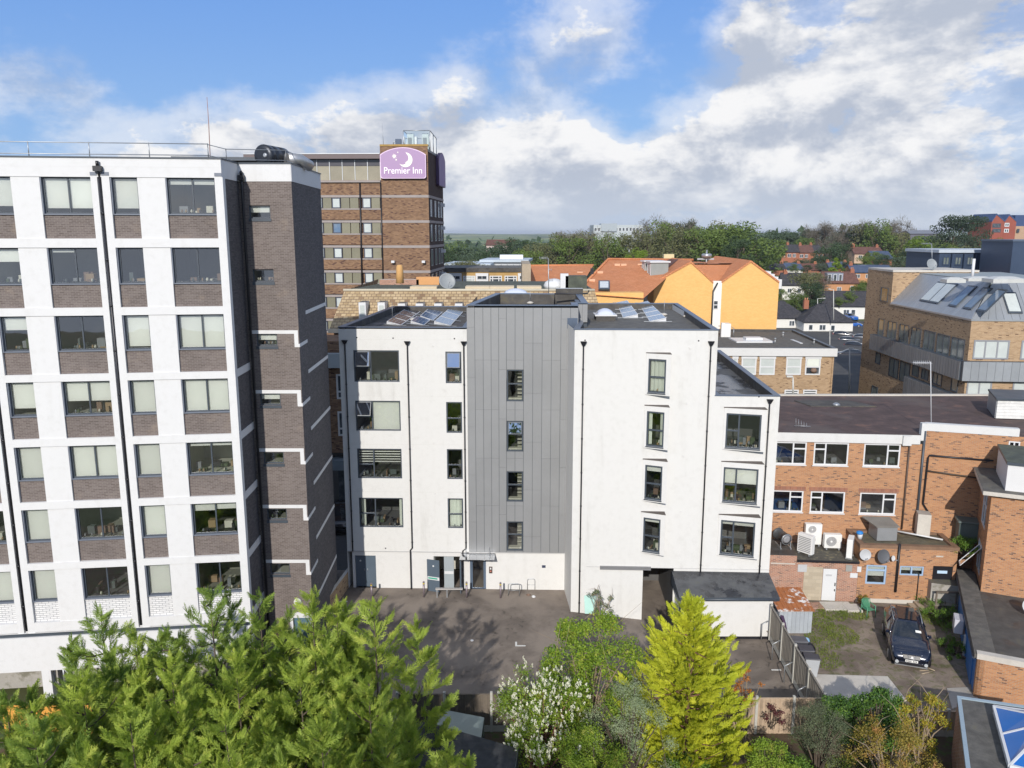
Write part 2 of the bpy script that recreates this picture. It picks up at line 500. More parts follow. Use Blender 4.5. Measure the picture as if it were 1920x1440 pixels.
# ------------------------------------------------ wall with openings, windows
def wall(mb, F, k0, z0, k1, z1, holes=(), reveal=0.15, d=0.0, m=0, mr=None):
    """front skin with rectangular holes and their reveals"""
    mr = m if mr is None else mr
    ks = sorted({k0, k1} | {h[0] for h in holes} | {h[2] for h in holes})
    zs = sorted({z0, z1} | {h[1] for h in holes} | {h[3] for h in holes})
    ks = [k for k in ks if k0 - 1e-6 <= k <= k1 + 1e-6]; zs = [z for z in zs if z0 - 1e-6 <= z <= z1 + 1e-6]
    for a, b in zip(ks, ks[1:]):
        for c, e in zip(zs, zs[1:]):
            cx, cz = (a + b) / 2, (c + e) / 2
            if any(h[0] < cx < h[2] and h[1] < cz < h[3] for h in holes):
                continue
            mb.face([F.P(a, c, d), F.P(b, c, d), F.P(b, e, d), F.P(a, e, d)], m)
    for h in holes:
        a, c, b, e = h[:4]; r = d - reveal
        mb.face([F.P(a, c, r), F.P(a, c, d), F.P(a, e, d), F.P(a, e, r)], mr)
        mb.face([F.P(b, c, d), F.P(b, c, r), F.P(b, e, r), F.P(b, e, d)], mr)
        mb.face([F.P(a, c, r), F.P(b, c, r), F.P(b, c, d), F.P(a, c, d)], mr)
        mb.face([F.P(a, e, d), F.P(b, e, d), F.P(b, e, r), F.P(a, e, r)], mr)

def curtain(parent, F, k0, z0, k1, z1, d, mat=None, frac=1.0, waves=0.22):
    mb = MB(); n = max(6, int((k1 - k0) / 0.04)); pr = None
    for i in range(n + 1):
        k = k0 + (k1 - k0) * i / n
        dd = d + 0.03 * math.sin(k * 2 * math.pi / waves) + 0.008 * math.sin(k * 31)
        q = (F.P(k, z0, dd), F.P(k, z1, dd))
        if pr:
            mb.face([pr[0], q[0], q[1], pr[1]], 0, True)
        pr = q
    return mb.build('curtain', mat or CURT, parent)

FURN = [plain('furnishing_%s' % n, c, 0.8, 0, 0.15, 3.0) for n, c in
        [('oak', (0.32, 0.22, 0.13)), ('cream', (0.62, 0.60, 0.52)), ('teal', (0.10, 0.12, 0.12)), ('grey', (0.22, 0.23, 0.25)), ('green', (0.07, 0.095, 0.05)), ('rust', (0.20, 0.13, 0.095)), ('black', (0.02, 0.02, 0.025))]]
def window(parent, F, r, cols=(0.5,), rows=None, d=-0.10, fr=None, fw=0.055, glass=None, blind=None, curt=None, room=None, rd=2.2, opened=None, sill=0.0, furn=0, name='window', fd=0.07):
    """r = k0, z0, k1, z1. cols: inner mullion fractions; rows: {column: [transom fractions from the bottom]}
       opened: {(col,row): angle}  top hung casement swung out"""
    fr = fr or ANTH; glass = glass or GLASS
    k0, z0, k1, z1 = r[:4]; rows = rows or {}
    mb = MB()
    W = k1 - k0; Hh = z1 - z0
    a, b = d - fd, d
    mb.fbox(F, k0, z0, k1, z0 + fw, a, b); mb.fbox(F, k0, z1 - fw, k1, z1, a, b)
    mb.fbox(F, k0, z0 + fw, k0 + fw, z1 - fw, a, b); mb.fbox(F, k1 - fw, z0 + fw, k1, z1 - fw, a, b)
    xs = [k0 + fw] + [k0 + W * c for c in cols] + [k1 - fw]
    cells = []
    for i, c in enumerate(cols):
        k = k0 + W * c
        mb.fbox(F, k - fw / 2, z0 + fw, k + fw / 2, z1 - fw, a, b - 0.004)
    for i in range(len(xs) - 1):
        xa = xs[i] + (fw / 2 if i else 0); xb = xs[i + 1] - (fw / 2 if i + 1 < len(xs) - 1 else 0)
        zz = [z0 + fw] + [z0 + Hh * c for c in rows.get(i, [])] + [z1 - fw]
        for c in rows.get(i, []):
            z = z0 + Hh * c
            mb.fbox(F, xa, z - fw / 2, xb, z + fw / 2, a, b - 0.008)
        for j in range(len(zz) - 1):
            za = zz[j] + (fw / 2 if j else 0); zb = zz[j + 1] - (fw / 2 if j + 1 < len(zz) - 1 else 0)
            cells.append((i, j, xa, za, xb, zb))
    if sill:
        mb.fbox(F, k0 - 0.02, z0 - 0.03, k1 + 0.02, z0 - 0.002, a, sill)
    w = mb.build(name, fr, parent)
    for (i, j, xa, za, xb, zb) in cells:
        ang = (opened or {}).get((i, j))
        g = MB(); gm = (a + b) / 2
        if ang:
            h = zb - za; s_, c_ = math.sin(R_(ang)), math.cos(R_(ang))
            def Q(k, q, off=0.0):   # q distance down from the hinge
                return F.P(k, zb - q * c_ + off * s_, b + 0.01 + q * s_ + off * c_)
            cs = MB(); e = 0.045
            for (ka, qa, kb, qb) in [(xa, 0, xb, e), (xa, h - e, xb, h), (xa, e, xa + e, h - e), (xb - e, e, xb, h - e)]:
                cs.hexa([Q(ka, qb, .035), Q(kb, qb, .035), Q(kb, qb, 0), Q(ka, qb, 0)], [Q(ka, qa, .035), Q(kb, qa, .035), Q(kb, qa, 0), Q(ka, qa, 0)])
            cs.face([Q(xa + e, h - e, .018), Q(xb - e, h - e, .018), Q(xb - e, e, .018), Q(xa + e, e, .018)], 1)
            cs.build('casement', [fr, GLASS_B], w)
        else:
            g.face([F.P(xa, za, gm), F.P(xb, za, gm), F.P(xb, zb, gm), F.P(xa, zb, gm)])
            g.build('pane', glass, w)
        if blind:
            bf = blind[i % len(blind)] if isinstance(blind, (list, tuple)) else blind
            if bf > 0 and j == len(rows.get(i, [])):
                bz = z1 - fw - (Hh - 2 * fw) * bf
                q = MB(); q.fbox(F, xa - .01, bz, xb + .01, z1 - fw, a - 0.055, a - 0.045)
                q.fbox(F, xa - .01, bz - 0.02, xb + .01, bz, a - 0.06, a - 0.04)
                q.build('blind', BLIND, w)
    if curt:
        for (fa, fb) in curt:
            curtain(w, F, k0 + fw + (W - 2 * fw) * fa, z0 + fw, k0 + fw + (W - 2 * fw) * fb, z1 - fw, a - 0.10)
    # the room behind
    rm = MB(); x0, x1, y0, y1 = k0 - 0.3, k1 + 0.3, z0 - 0.0, z1 + 0.1
    e0 = a - 0.002; e1 = a - rd
    def q4(p): rm.face(p)
    q4([F.P(k0, z0, e0), F.P(k1, z0, e0), F.P(k1, z0, e1), F.P(k0, z0, e1)][::-1])
    q4([F.P(k0, z1, e0), F.P(k1, z1, e0), F.P(k1, z1, e1), F.P(k0, z1, e1)])
    q4([F.P(k0, z0, e1), F.P(k1, z0, e1), F.P(k1, z1, e1), F.P(k0, z1, e1)])
    q4([F.P(k0, z0, e0), F.P(k0, z0, e1), F.P(k0, z1, e1), F.P(k0, z1, e0)])
    q4([F.P(k1, z0, e1), F.P(k1, z0, e0), F.P(k1, z1, e0), F.P(k1, z1, e1)])
    rm.build('room', room or ROOM, w)
    if furn:
        rr = random.Random(int(k0 * 977 + z0 * 131))
        fb = MB()
        for q in range(furn):
            kk = rr.uniform(k0 + .12, k1 - .3); ww = rr.uniform(.06, .42); hh = rr.uniform(.05, min(.45, Hh * .4)); de = rr.uniform(-.9, -.12)
            fb.fbox(F, kk, z0 + .06, min(kk + ww, k1 - .06), z0 + .06 + hh, a + de - rr.uniform(.1, .5), a + de, rr.randrange(len(FURN)))
        for q in range(furn):
            kk = rr.uniform(k0 + .15, k1 - .15)
            fb.lathe(F.P(kk, z0 + .06, a - .12), [(.03, 0), (.055, .05), (.04, .11), (.02, .15)], 8, rr.randrange(len(FURN)))
        fb.build('furniture', FURN, w)
    return w

def flat_roof(parent, poly, ztop, deck, up=0.35, w=0.30, cop=None, inner=None, zc=0.05, over=0.03):
    """coping ring, inner upstand and deck. poly counter-clockwise xy"""
    cop = cop or ANTH2
    P = [Vector((p[0], p[1])) for p in poly]; n = len(P)
    def off(dist):
        out = []
        for i in range(n):
            a = P[i - 1]; b = P[i]; c = P[(i + 1) % n]
            d1 = (b - a).normalized(); d2 = (c - b).normalized()
            n1 = Vector((-d1.y, d1.x)); n2 = Vector((-d2.y, d2.x))
            bis = n1 + n2; k = dist * 2 / max(bis.dot(bis), 0.3)
            out.append(b + bis * k)
        return out
    O = off(-over); I = off(w)
    for i in range(n):
        j = (i + 1) % n
        mb = MB()
        mb.hexa([(*O[i], ztop - zc), (*O[j], ztop - zc), (*I[j], ztop - zc), (*I[i], ztop - zc)], [(*O[i], ztop), (*O[j], ztop), (*I[j], ztop - .01), (*I[i], ztop - .01)])
        mb.face([(*I[j], ztop - up), (*I[i], ztop - up), (*I[i], ztop - zc), (*I[j], ztop - zc)], 1)
        mb.build('coping', [cop, inner or TAR], parent)
    mb = MB(); mb.face([(*q, ztop - up) for q in I])
    mb.build('roof', deck, parent)
def pts(*a):
    return [(p[0], p[1]) for p in a]
# ================================================ GROUND AND TERRAIN
def ss(a, b, x):
    t = min(1.0, max(0.0, (x - a) / (b - a))); return t * t * (3 - 2 * t)
def zt(x, y):
    """height of the land"""
    h = 9.0 * ss(150, 290, y) * ss(-30, 45, x) + 4.0 * ss(170, 300, y) * (1 - ss(-30, 45, x))
    h += 7.5 * ss(300, 420, y) * ss(120, 230, x)
    h *= 1 - ss(560, 1100, y)
    h -= 0.9 * (1 - ss(50, 60, y)) * ss(-45, -25, x)
    if y > 1500:
        h += 23 * ss(2600, 5600, y) * (0.72 + 0.28 * math.sin(x / 900.0 + 1.2 + y / 2100.0)) + 5 * ss(2000, 3000, y) * math.sin(x / 310.0) * math.sin(y / 500.0)
    return h

def land_material():
    m, t = newmat('land_fields')
    geo = t.n('ShaderNodeNewGeometry'); p = geo.outputs['Position']
    f1 = t.noise(p, 0.004, 4.0, 0.6); f2 = t.noise(p, 0.03, 4.0, 0.65); f3 = t.noise(p, 0.9, 4.0, 0.6)
    vo = t.n('ShaderNodeTexVoronoi', {'Vector': p, 'Scale': 0.0035})
    r = t.n('ShaderNodeSeparateColor', {0: vo.outputs['Color']}).outputs[0]
    c = t.mix(r, (0.12, 0.19, 0.05), (0.34, 0.34, 0.13))
    c = t.mix(t.ramp(f1, 0.50, 0.58), c, (0.045, 0.075, 0.035))
    near = t.mix(t.ramp(f3, 0.3, 0.7), (0.09, 0.10, 0.035), (0.13, 0.105, 0.07))
    near = t.mix(t.ramp(f2, 0.4, 0.6), near, (0.06, 0.085, 0.03))
    sy = t.n('ShaderNodeSeparateXYZ', {0: p}).outputs[1]
    c = t.mix(t.ramp(sy, 400, 1100), near, c)
    _bsdf(t, c, 0.9, 0, f3, 0.3, 0.05, spec=0.2)
    return m
LAND = land_material()
def build_land():
    ys = [-120, -60, -20, 0, 20, 40, 60, 80, 100, 120, 140, 155, 170, 185, 200, 215, 230, 245, 260, 275, 290, 310, 330, 350, 380, 420, 480, 560, 650, 750, 850, 1000, 1200, 1500]
    y = 1500
    while y < 9000:
        y *= 1.07; ys.append(y)
    N = 90; V = []; Fc = []
    for y in ys:
        for i in range(N + 1):
            x = (i / N * 2 - 1) * (max(y, 0) * 1.15 + 160)
            V.append((x, y, zt(x, y) - 0.03))
    for j in range(len(ys) - 1):
        for i in range(N):
            a = j * (N + 1) + i
            Fc.append((a, a + 1, a + N + 2, a + N + 1))
    me = bpy.data.meshes.new('ground'); me.from_pydata(V, [], Fc); me.materials.append(LAND)
    me.polygons.foreach_set('use_smooth', [True] * len(Fc))
    o = bpy.data.objects.new('ground', me); COL.objects.link(o)
    tag(o, 'green and brown land running out to low hills at the horizon', None, None, 'structure')
build_land()

def tarmac(name, col, col2, wetp=0.0, scale=0.5, crumb=0.25, moss=None):
    m, t = newmat(name)
    geo = t.n('ShaderNodeNewGeometry'); p = geo.outputs['Position']
    a = t.noise(p, scale, 6.0, 0.6, 0.4); b = t.noise(p, 40.0, 3.0, 0.7); c3 = t.noise(p, 2.6, 5.0, 0.65, 0.6)
    c = t.mix(t.ramp(a, 0.35, 0.65), col, col2)
    c = t.mix(t.ramp(b, 0.3, 0.8, 0.0, crumb), c, t.mix(1.0, c, (1.8, 1.75, 1.65), 'MULTIPLY'))
    dk = t.math('MULTIPLY', t.ramp(c3, 0.56, 0.66), t.ramp(a, 0.40, 0.60, 0.75, 0.0))
    c = t.mix(dk, c, (0.035, 0.028, 0.022))
    pale = t.ramp(t.noise(p, 1.1, 5.0, 0.7), 0.60, 0.80, 0.0, 0.35)
    c = t.mix(pale, c, t.mix(1.0, c, (1.5, 1.45, 1.4), 'MULTIPLY'))
    if moss:
        c = t.mix(t.math('MULTIPLY', t.ramp(c3, 0.50, 0.60), moss[1]), c, moss[0])
    rg = t.math('SUBTRACT', 0.9, t.math('MULTIPLY', dk, 0.45 * wetp))
    _bsdf(t, c, rg, 0, b, 0.4, 0.01, spec=0.35)
    MT[name] = m
    return m
TARMAC = tarmac('brown_tarmac', (0.125, 0.105, 0.090), (0.225, 0.19, 0.16), 1.0, 0.35)
YARD = tarmac('worn_yard_surface', (0.12, 0.095, 0.078), (0.23, 0.19, 0.155), 0.0, 0.6, 0.6, moss=((0.10, 0.115, 0.03), 0.5))
ROAD = tarmac('road_asphalt', (0.055, 0.055, 0.058), (0.075, 0.073, 0.07), 0.0, 0.3, 0.15)
SOIL = tarmac('garden_soil', (0.060, 0.042, 0.028), (0.095, 0.07, 0.045), 0.0, 1.0, 0.5, moss=((0.06, 0.10, 0.02), 0.8))
PAVE = tarmac('pavement_concrete', (0.26, 0.25, 0.23), (0.34, 0.32, 0.29), 0.0, 0.8, 0.1)
def sheet(name, poly, z, mat, label):
    mb = MB()
    zz = z if callable(z) else (lambda x, y: z)
    mb.face([(p[0], p[1], zz(p[0], p[1])) for p in poly])
    o = mb.build(name, mat, None, (0, 0, 0))
    return tag(o, label, None, None, 'structure')
def sl_(x):      # the car park falls away a little to the right
    return -0.10 * (min(max(x, 3.4), 8.5) - 3.4)
mb = MB()
for (xa, xb) in [(-14, 3.4), (3.4, 8.5), (8.5, 14.1)]:
    mb.face([(xa, 31.9, sl_(xa)), (xb, 31.9, sl_(xb)), (xb, 48.8, sl_(xb)), (xa, 48.8, sl_(xa))])
o = mb.build('car_park', TARMAC, None, (0, 0, 0)); o.location.z = 0.0
tag(o, 'worn brown tarmac car park in front of the white apartment block', None, None, 'structure')
sheet('garden_soil', [(-30, 12), (30, 12), (30, 31.9), (-30, 31.9)], 0.0, SOIL, 'dark soil and patchy grass of the back gardens below the fence')
sheet('yard', [(13.75, 31.9), (29, 31.9), (29, 47.2), (13.0, 47.2), (13.0, 44.5), (14.08, 40.3)], .008, YARD, 'worn dirt and gravel yard behind the red brick building')
sheet('road', [(-22, 48.8), (-9.9, 48.8), (-9.9, 88), (-30, 88)], 0.0, ROAD, 'shaded grey road in the gap between the tall blocks')
sheet('road', [(34, 76), (62, 76), (110, 185), (60, 185)], lambda x, y: zt(x, y) + 0.02, ROAD, 'dark asphalt car park and road beyond the low brick building')
mb = MB()
mb.hexa([G(1524, 1266), G(1664, 1270), G(1700, 1315), G(1545, 1330)][::-1], [Vector((q.x, q.y, 0.06)) for q in [G(1524, 1266), G(1664, 1270), G(1700, 1315), G(1545, 1330)]][::-1])
o = mb.build('pavement', CONC_L, None, (0, 0, 0)); tag(o, 'pale concrete slab across the near end of the dirt yard', None, None, 'structure')
mb = MB(); q = [G(1775, 1292), G(1815, 1290), G(1835, 1312), G(1785, 1330)]
mb.hexa(q[::-1], [Vector((a.x, a.y, .05)) for a in q][::-1])
o = mb.build('pavement', CONC, None, (0, 0, 0)); tag(o, 'small grey concrete path piece beside the blue garage wall', None, None, 'structure')
# painted corner mark and bay marks
LINEP = plain('white_line_paint', (0.62, 0.62, 0.60), 0.7, 0, 0.25, 6.0)
def mark(pxs, label, z=0.012):
    mb = MB()
    mb.hexa([(p.x, p.y, z - .008) for p in pxs], [(p.x, p.y, z) for p in pxs])
    o = mb.build('road_marking', LINEP, None, (pxs[0].x, pxs[0].y, 0)); tag(o, label, 'marking')
g0 = G(966, 1211); g1 = G(983, 1212)
mb = MB(); mb.box(g0.x, g0.y - .05, .004, g0.x + .55, g0.y + .05, .012); mb.box(g0.x, g0.y + .05, .004, g0.x + .1, g0.y + .42, .012)
o = mb.build('road_marking', LINEP, None, (g0.x, g0.y, 0)); tag(o, 'white painted corner mark in the middle of the car park', 'marking')
g0 = G(646, 1128)
mb = MB(); mb.box(g0.x - .3, g0.y - .05, .004, g0.x + .18, g0.y + .06, .012)
o = mb.build('road_marking', LINEP, None, (g0.x, g0.y, 0)); tag(o, 'short white painted line by the left boundary wall', 'marking')
g0 = G(1447, 1257, -.5)
mb = MB(); mb.box(g0.x, g0.y, -.505, g0.x + .5, g0.y + .1, -.495)
o = mb.build('road_marking', LINEP, None, (g0.x, g0.y, 0)); tag(o, 'short white painted line beside the leaning grey fence', 'marking')

# ================================================ TALL GRID-FRONTED BLOCK (left)
T = Fac((-12.7, 36.0), 83.3)
tb = thing('apartment_block', (-12.7, 36, 0), 'tall white and dark brick apartment block with grid of windows at the left edge', 'building')
ZT = [23.87, 20.87, 17.91, 14.97, 12.0, 9.04, 6.10]
BAY = 5.15
WSTR = render_white('white_frame_paint', (0.64, 0.64, 0.64), 0.2)
JAMBG = plain('window_jamb_grey', (0.15, 0.17, 0.21), 0.5, 0, 0.1)  # dark grey metal of jambs, sills and pier caps
blinds = {  # row: [bay2 narrow, bay2 wide(l, r)], bay1 narrow, bay1 wide, further bay
 0: ([.86], [.14, .14], [.8], [.86, .86]), 1: ([0], [0, 0], [.36], [.08, 0]), 2: ([.94], [1, 1], [.38], [0, 0]), 3: ([1], [1, 1], [.8], [.6, .6]),
 4: ([1], [.1, .1], [1], [1, 1]), 5: ([1], [.24, .2], [1], [0, 0]), 6: ([1], [0, 0], [1], [0, 0])}
for b in range(3):
    Pk = -5.06 - BAY * b
    # piers either side of the downpipe at Pk, corner pier for b == 0
    mb = MB(); mb.fbox(T, Pk - .37, 3.0, Pk - .10, 23.93, -.30, 0.0); mb.build('pier', WSTR, tb)
    mb = MB(); mb.fbox(T, Pk + .08, 3.0, Pk + .40, 23.93, -.30, 0.0); mb.build('pier', WSTR, tb)
    mb = MB(); mb.fbox(T, Pk - .37, 23.935, Pk - .10, 24.08, -.3, .02); mb.build('pier_cap', JAMBG, tb)
    mb = MB(); mb.fbox(T, Pk + .08, 23.935, Pk + .40, 24.08, -.3, .02); mb.build('pier_cap', JAMBG, tb)
    mb = MB(); mb.fbox(T, Pk - .098, 3.0, Pk + .078, 24.1, -.29, -.10); mb.build('recess', WSTR, tb)
    mb = MB(); mb.tube([T.P(Pk, 3.1, -.03), T.P(Pk, 24.0, -.03)], .050, 8)
    for z in range(4, 24, 2):
        mb.lathe(T.P(Pk, z + .3, -.03), [(.072, 0), (.072, .09)], 8)
    mb.fbox(T, Pk - .17, 24.1, Pk + .17, 24.32, 0.004, .22); mb.lathe(T.P(Pk - .0, 24.33, .1), [(.07, 0), (.07, .2)], 8)
    mb.tube([T.P(Pk, 23.9, -.03), T.P(Pk, 24.15, .08)], .06, 8)
    mb.build('downpipe', BLACKP, tb)
    R0 = Pk + .40; R1 = (Pk + BAY - .37) if b else -.29
    for r, zt_ in enumerate(ZT):
        zb = zt_ - 2.60; zs = zt_ - 1.60
        nx = ZT[r + 1] if r < 6 else 3.02
        mb = MB(); mb.fbox(T, R0, nx + .01, R1, zb, -.28, 0.003)
        mb.build('slab_band', WSTR, tb)
        if r < 6:
            bm_, bl = B_BROWN, None
        else:
            bm_ = B_WHITE
        a0, a1, a2, a3 = R0, R0 + 1.13, R0 + 2.29, R1
        mb = MB(); mb.fbox(T, a0, zb, a1, zs, -.3, -.13); mb.build('brick_panel', bm_, tb)
        mb = MB(); mb.fbox(T, a1, zb, a2, zt_, -.3, -.035); mb.build('wall_panel', WSTR, tb)
        mb = MB(); mb.fbox(T, a2, zb, a3, zs, -.3, -.13); mb.build('brick_panel', bm_, tb)
        bl = blinds[r]
        bn, bw_ = (bl[0], bl[1]) if b == 0 else ((bl[2], bl[3]) if b == 1 else ([random.choice([1, .8, .3])], [random.choice([1, .6, 0])] * 2))
        for (ka, kb) in ((a0, a1), (a2, a3)):
            mb = MB(); mb.fbox(T, ka + .002, zs, ka + .055, zt_ - .002, -.3, -.05); mb.build('metal_jamb', JAMBG, tb)
            mb = MB(); mb.fbox(T, ka + .06, zs + .002, kb - .002, zs + .05, -.3, -.06); mb.build('sill', JAMBG, tb)
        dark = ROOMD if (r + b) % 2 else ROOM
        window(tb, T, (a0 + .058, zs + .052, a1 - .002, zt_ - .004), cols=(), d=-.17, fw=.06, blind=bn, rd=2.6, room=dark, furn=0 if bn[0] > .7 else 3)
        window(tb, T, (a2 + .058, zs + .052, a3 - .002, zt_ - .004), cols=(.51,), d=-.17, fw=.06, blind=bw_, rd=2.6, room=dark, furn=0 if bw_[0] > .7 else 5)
kL = -5.06 - BAY * 2 - .37
# parapet, base, roof
mb = MB(); mb.fbox(T, kL, 23.87, 0.0, 24.66, -.30, -.004); mb.build('parapet', WSTR, tb)
mb = MB(); mb.fbox(T, kL, 24.662, 0.03, 24.72, -.34, .035); mb.build('coping', ANTH, tb)
mb = MB(); mb.fbox(T, kL, 2.98, .0, 3.0, -.4, .02); mb.fbox(T, kL, 2.78, .0, 2.98, -.4, -.06, 1); mb.build('ledge', [WSTR, ANTH], tb)
mb = MB(); mb.fbox(T, kL, 1.05, .0, 2.78, -.4, .02); mb.build('base_wall', WSTR, tb)
for k in (-9.75, -4.6, -.35, -14.9):
    mb = MB(); mb.fbox(T, k, -.4, k + .42, 1.05, -.4, .015); mb.build('base_pier', WSTR, tb)
mb = MB(); mb.fbox(T, kL, -.4, 0, 1.05, -1.2, -1.1); mb.build('recess_wall', CONC, tb)
mb = MB()
for k in (-9.3, -8.9, -7.9):
    mb.tube([T.P(k, 0, -.3), T.P(k, 1.05, -.3)], .05, 6)
mb.tube([T.P(-9.9, 1.05, -.2), T.P(-9.0, 0, -.2)], .03, 6); mb.tube([T.P(-8.9, 1.05, -.2), T.P(-8.1, 0, -.2)], .03, 6)
mb.build('brace', GALV, tb)
S = Fac(T.P(0, 0), -1.87); S.A = Vector((-12.7, 36.0))
REC = S.P(2.45, 0)
Rw = Fac((REC.x, REC.y), 90.0)
FK0 = Rw.P(2.48, 0)
Fk = Fac((FK0.x, FK0.y), -1.87)
mb = MB(); wall(mb, S, 0, 0, 2.45, 23.87, m=0); mb.build('side_wall', B_DARK, tb)
mb = MB(); mb.fbox(T, -.29, 3.0, 0, 23.93, -.30, 0.0); mb.build('pier', WSTR, tb)
mb = MB(); mb.fbox(S, .002, -.1, .34, 23.9, -.004, .055); mb.build('corner_pier', WSTR, tb)
mb = MB(); mb.fbox(T, -.28, 23.935, .02, 24.08, -.3, .02); mb.build('pier_cap', JAMBG, tb)
mb = MB(); mb.fbox(S, .0, 23.872, 2.45, 24.66, -.3, .02); mb.fbox(S, -.03, 24.662, 2.45, 24.72, -.34, .06, 1); mb.build('parapet', [WSTR, ANTH], tb)
for z in (15.33, 12.36, 9.40, 6.46, 3.4):
    mb = MB(); mb.fbox(S, .342, z - .36, 2.45, z, 0, .03); mb.build('side_band', WSTR, tb)
# stair tower front with its small windows
tops = [22.78, 19.81, 16.72, 13.78, 10.80, 7.85, 4.92]
holes = [(.40, z - .60, 1.42, z) for z in tops]
mb = MB(); wall(mb, Rw, 0, 2.2, 2.48, 23.87, holes, .16); mb.build('stair_wall', B_BROWN, tb)
for i, h in enumerate(holes):
    window(tb, Rw, h, cols=(), d=-.09, fw=.06, blind=[.5] if i in (0, 2, 3) else None, rd=1.5, furn=4 if i in (1, 2, 5) else 0, room=ROOM)
    mb = MB(); mb.fbox(Rw, h[0] - .01, h[1] - .14, h[2] + .03, h[1] - .003, -.02, .03); mb.build('sill', ANTH, tb)
for z in (16.89, 13.95, 11.0, 8.06, 5.13):
    mb = MB(); mb.fbox(Rw, .1, z - .17, 2.44, z, .0, .022); mb.fbox(Rw, 2.25, z - .82, 2.44, z - .172, .0, .022); mb.build('stepped_band', WSTR, tb)
    mb = MB(); mb.fbox(Fk, -.02, z - .82, 1.68, z - .66, 0, .022); mb.build('side_band', WSTR, tb)
    mb = MB(); mb.fbox(Rw, 2.44, z - .82, 2.50, z - .66, 0, .022); mb.build('side_band', WSTR, tb)
for z in (17.68, 14.68, 11.70, 8.77, 5.77, 2.6):
    mb = MB(); mb.fbox(Fk, 1.62, z - .18, 6.72, z, 0, .022); mb.build('side_band', WSTR, tb)
mb = MB(); mb.fbox(Rw, 0, 23.872, 2.48, 24.66, -.3, .02); mb.fbox(Rw, 0.06, 24.662, 2.52, 24.72, -.34, .06, 1); mb.build('parapet', [WSTR, ANTH], tb)
mb = MB(); mb.fbox(Fk, 0, 23.872, 6.75, 24.66, -.3, .02); mb.fbox(Fk, -.0, 24.662, 6.8, 24.72, -.34, .06, 1); mb.build('parapet', [WSTR, ANTH], tb)
mb = MB(); wall(mb, Fk, 0, 0, 6.75, 23.87); mb.build('side_wall', B_DARK, tb)
# base of the stair tower: white door surround, door, planter
mb = MB(); wall(mb, Rw, 0, -.1, 2.48, 2.2, [(1.45, -.1, 2.3, 1.95)], .2); mb.build('base_wall', B_BROWN, tb)
mb = MB(); mb.fbox(Rw, 1.3, 1.95, 2.46, 2.25, 0, .04); mb.fbox(Rw, 1.3, -.1, 1.45, 1.95, 0, .04); mb.fbox(Rw, 2.31, -.1, 2.46, 1.95, 0, .04); mb.build('door_surround', WSTR, tb)
dr = MB(); dr.fbox(Rw, 1.46, -.05, 2.3, 1.94, -.18, -.12); dr = dr.build('door', plain('slate_blue_door', (0.085, 0.15, 0.19), .45), tb)
mb = MB(); mb.fbox(Rw, 1.8, 1.55, 1.98, 1.6, -.118, -.09); mb.build('handle', GALV, dr)
lp = MB(); c = Rw.P(1.75, 2.85, .03); lp.lathe(c, [(.2, 0), (.2, .07), (.16, .1)], 18, 0, (Rw.n.x, Rw.n.y, 0)); lp.build('wall_lamp', [WHITE2], tb)
# back and roof of the block
far = [T.P(kL, 0), T.P(0, 0), S.P(2.45, 0), Rw.P(2.48, 0), Fk.P(6.75, 0), Fk.P(6.75, 0) + Vector((-5.2, 3.0, 0)), T.P(kL, 0) + Vector((1.3, 12, 0))]
mb = MB(); mb.face([(p.x, p.y, 24.3) for p in far]); mb.build('roof', TARG, tb)
mb = MB()
for a, b in ((far[4], far[5]), (far[5], far[6]), (far[6], far[0])):
    mb.face([(a.x, a.y, 0), (b.x, b.y, 0), (b.x, b.y, 24.66), (a.x, a.y, 24.66)])
mb.build('back_wall', B_DARK, tb)
mb = MB(); p0 = S.P(2.30, 0, .20)
mb.tube([(p0.x, p0.y, .3), (p0.x, p0.y, 23.7), (p0.x, p0.y, 24.1)], .06, 8); mb.box(p0.x - .14, p0.y - .12, 23.9, p0.x + .14, p0.y + .1, 24.15)
mb.lathe((p0.x, p0.y, 24.15), [(.07, 0), (.09, .12), (.03, .2)], 8); mb.build('downpipe', BLACKP, tb)

# railing round the roof of the block
rl = thing('roof_railing', tuple(T.P(-7, 24.7)), 'thin steel safety railing along the roof edge of the tall left block', 'railing')
path = [T.P(kL, 24.72, -.35), T.P(-1.1, 24.72, -.35)]
def rail_run(par, pts_, spacing, h0=.12, h1=.60, start=0):
    mb = MB()
    for z in (h0, h1):
        mb.tube([p + Vector((0, 0, z)) for p in pts_], .020, 6)
    mb.build('rail', GALV, par)
    for a, b in zip(pts_, pts_[1:]):
        n = max(1, round((b - a).length / spacing))
        for i in range(0, n + 1):
            p = a + (b - a) * (i / n)
            m2 = MB(); m2.tube([p, p + Vector((0, 0, h1 + .03))], .022, 6); m2.build('post', GALV, par)
rail_run(rl, [T.P(kL + .4, 24.72, -.3), T.P(-.55, 24.72, -.3)], 2.3)
rail_run(rl, [T.P(-.55, 24.72, -.3), S.P(2.2, 24.72, -.4), Rw.P(2.2, 24.72, -.3), Fk.P(5.5, 24.72, -.4)], 2.0, .12, .58)
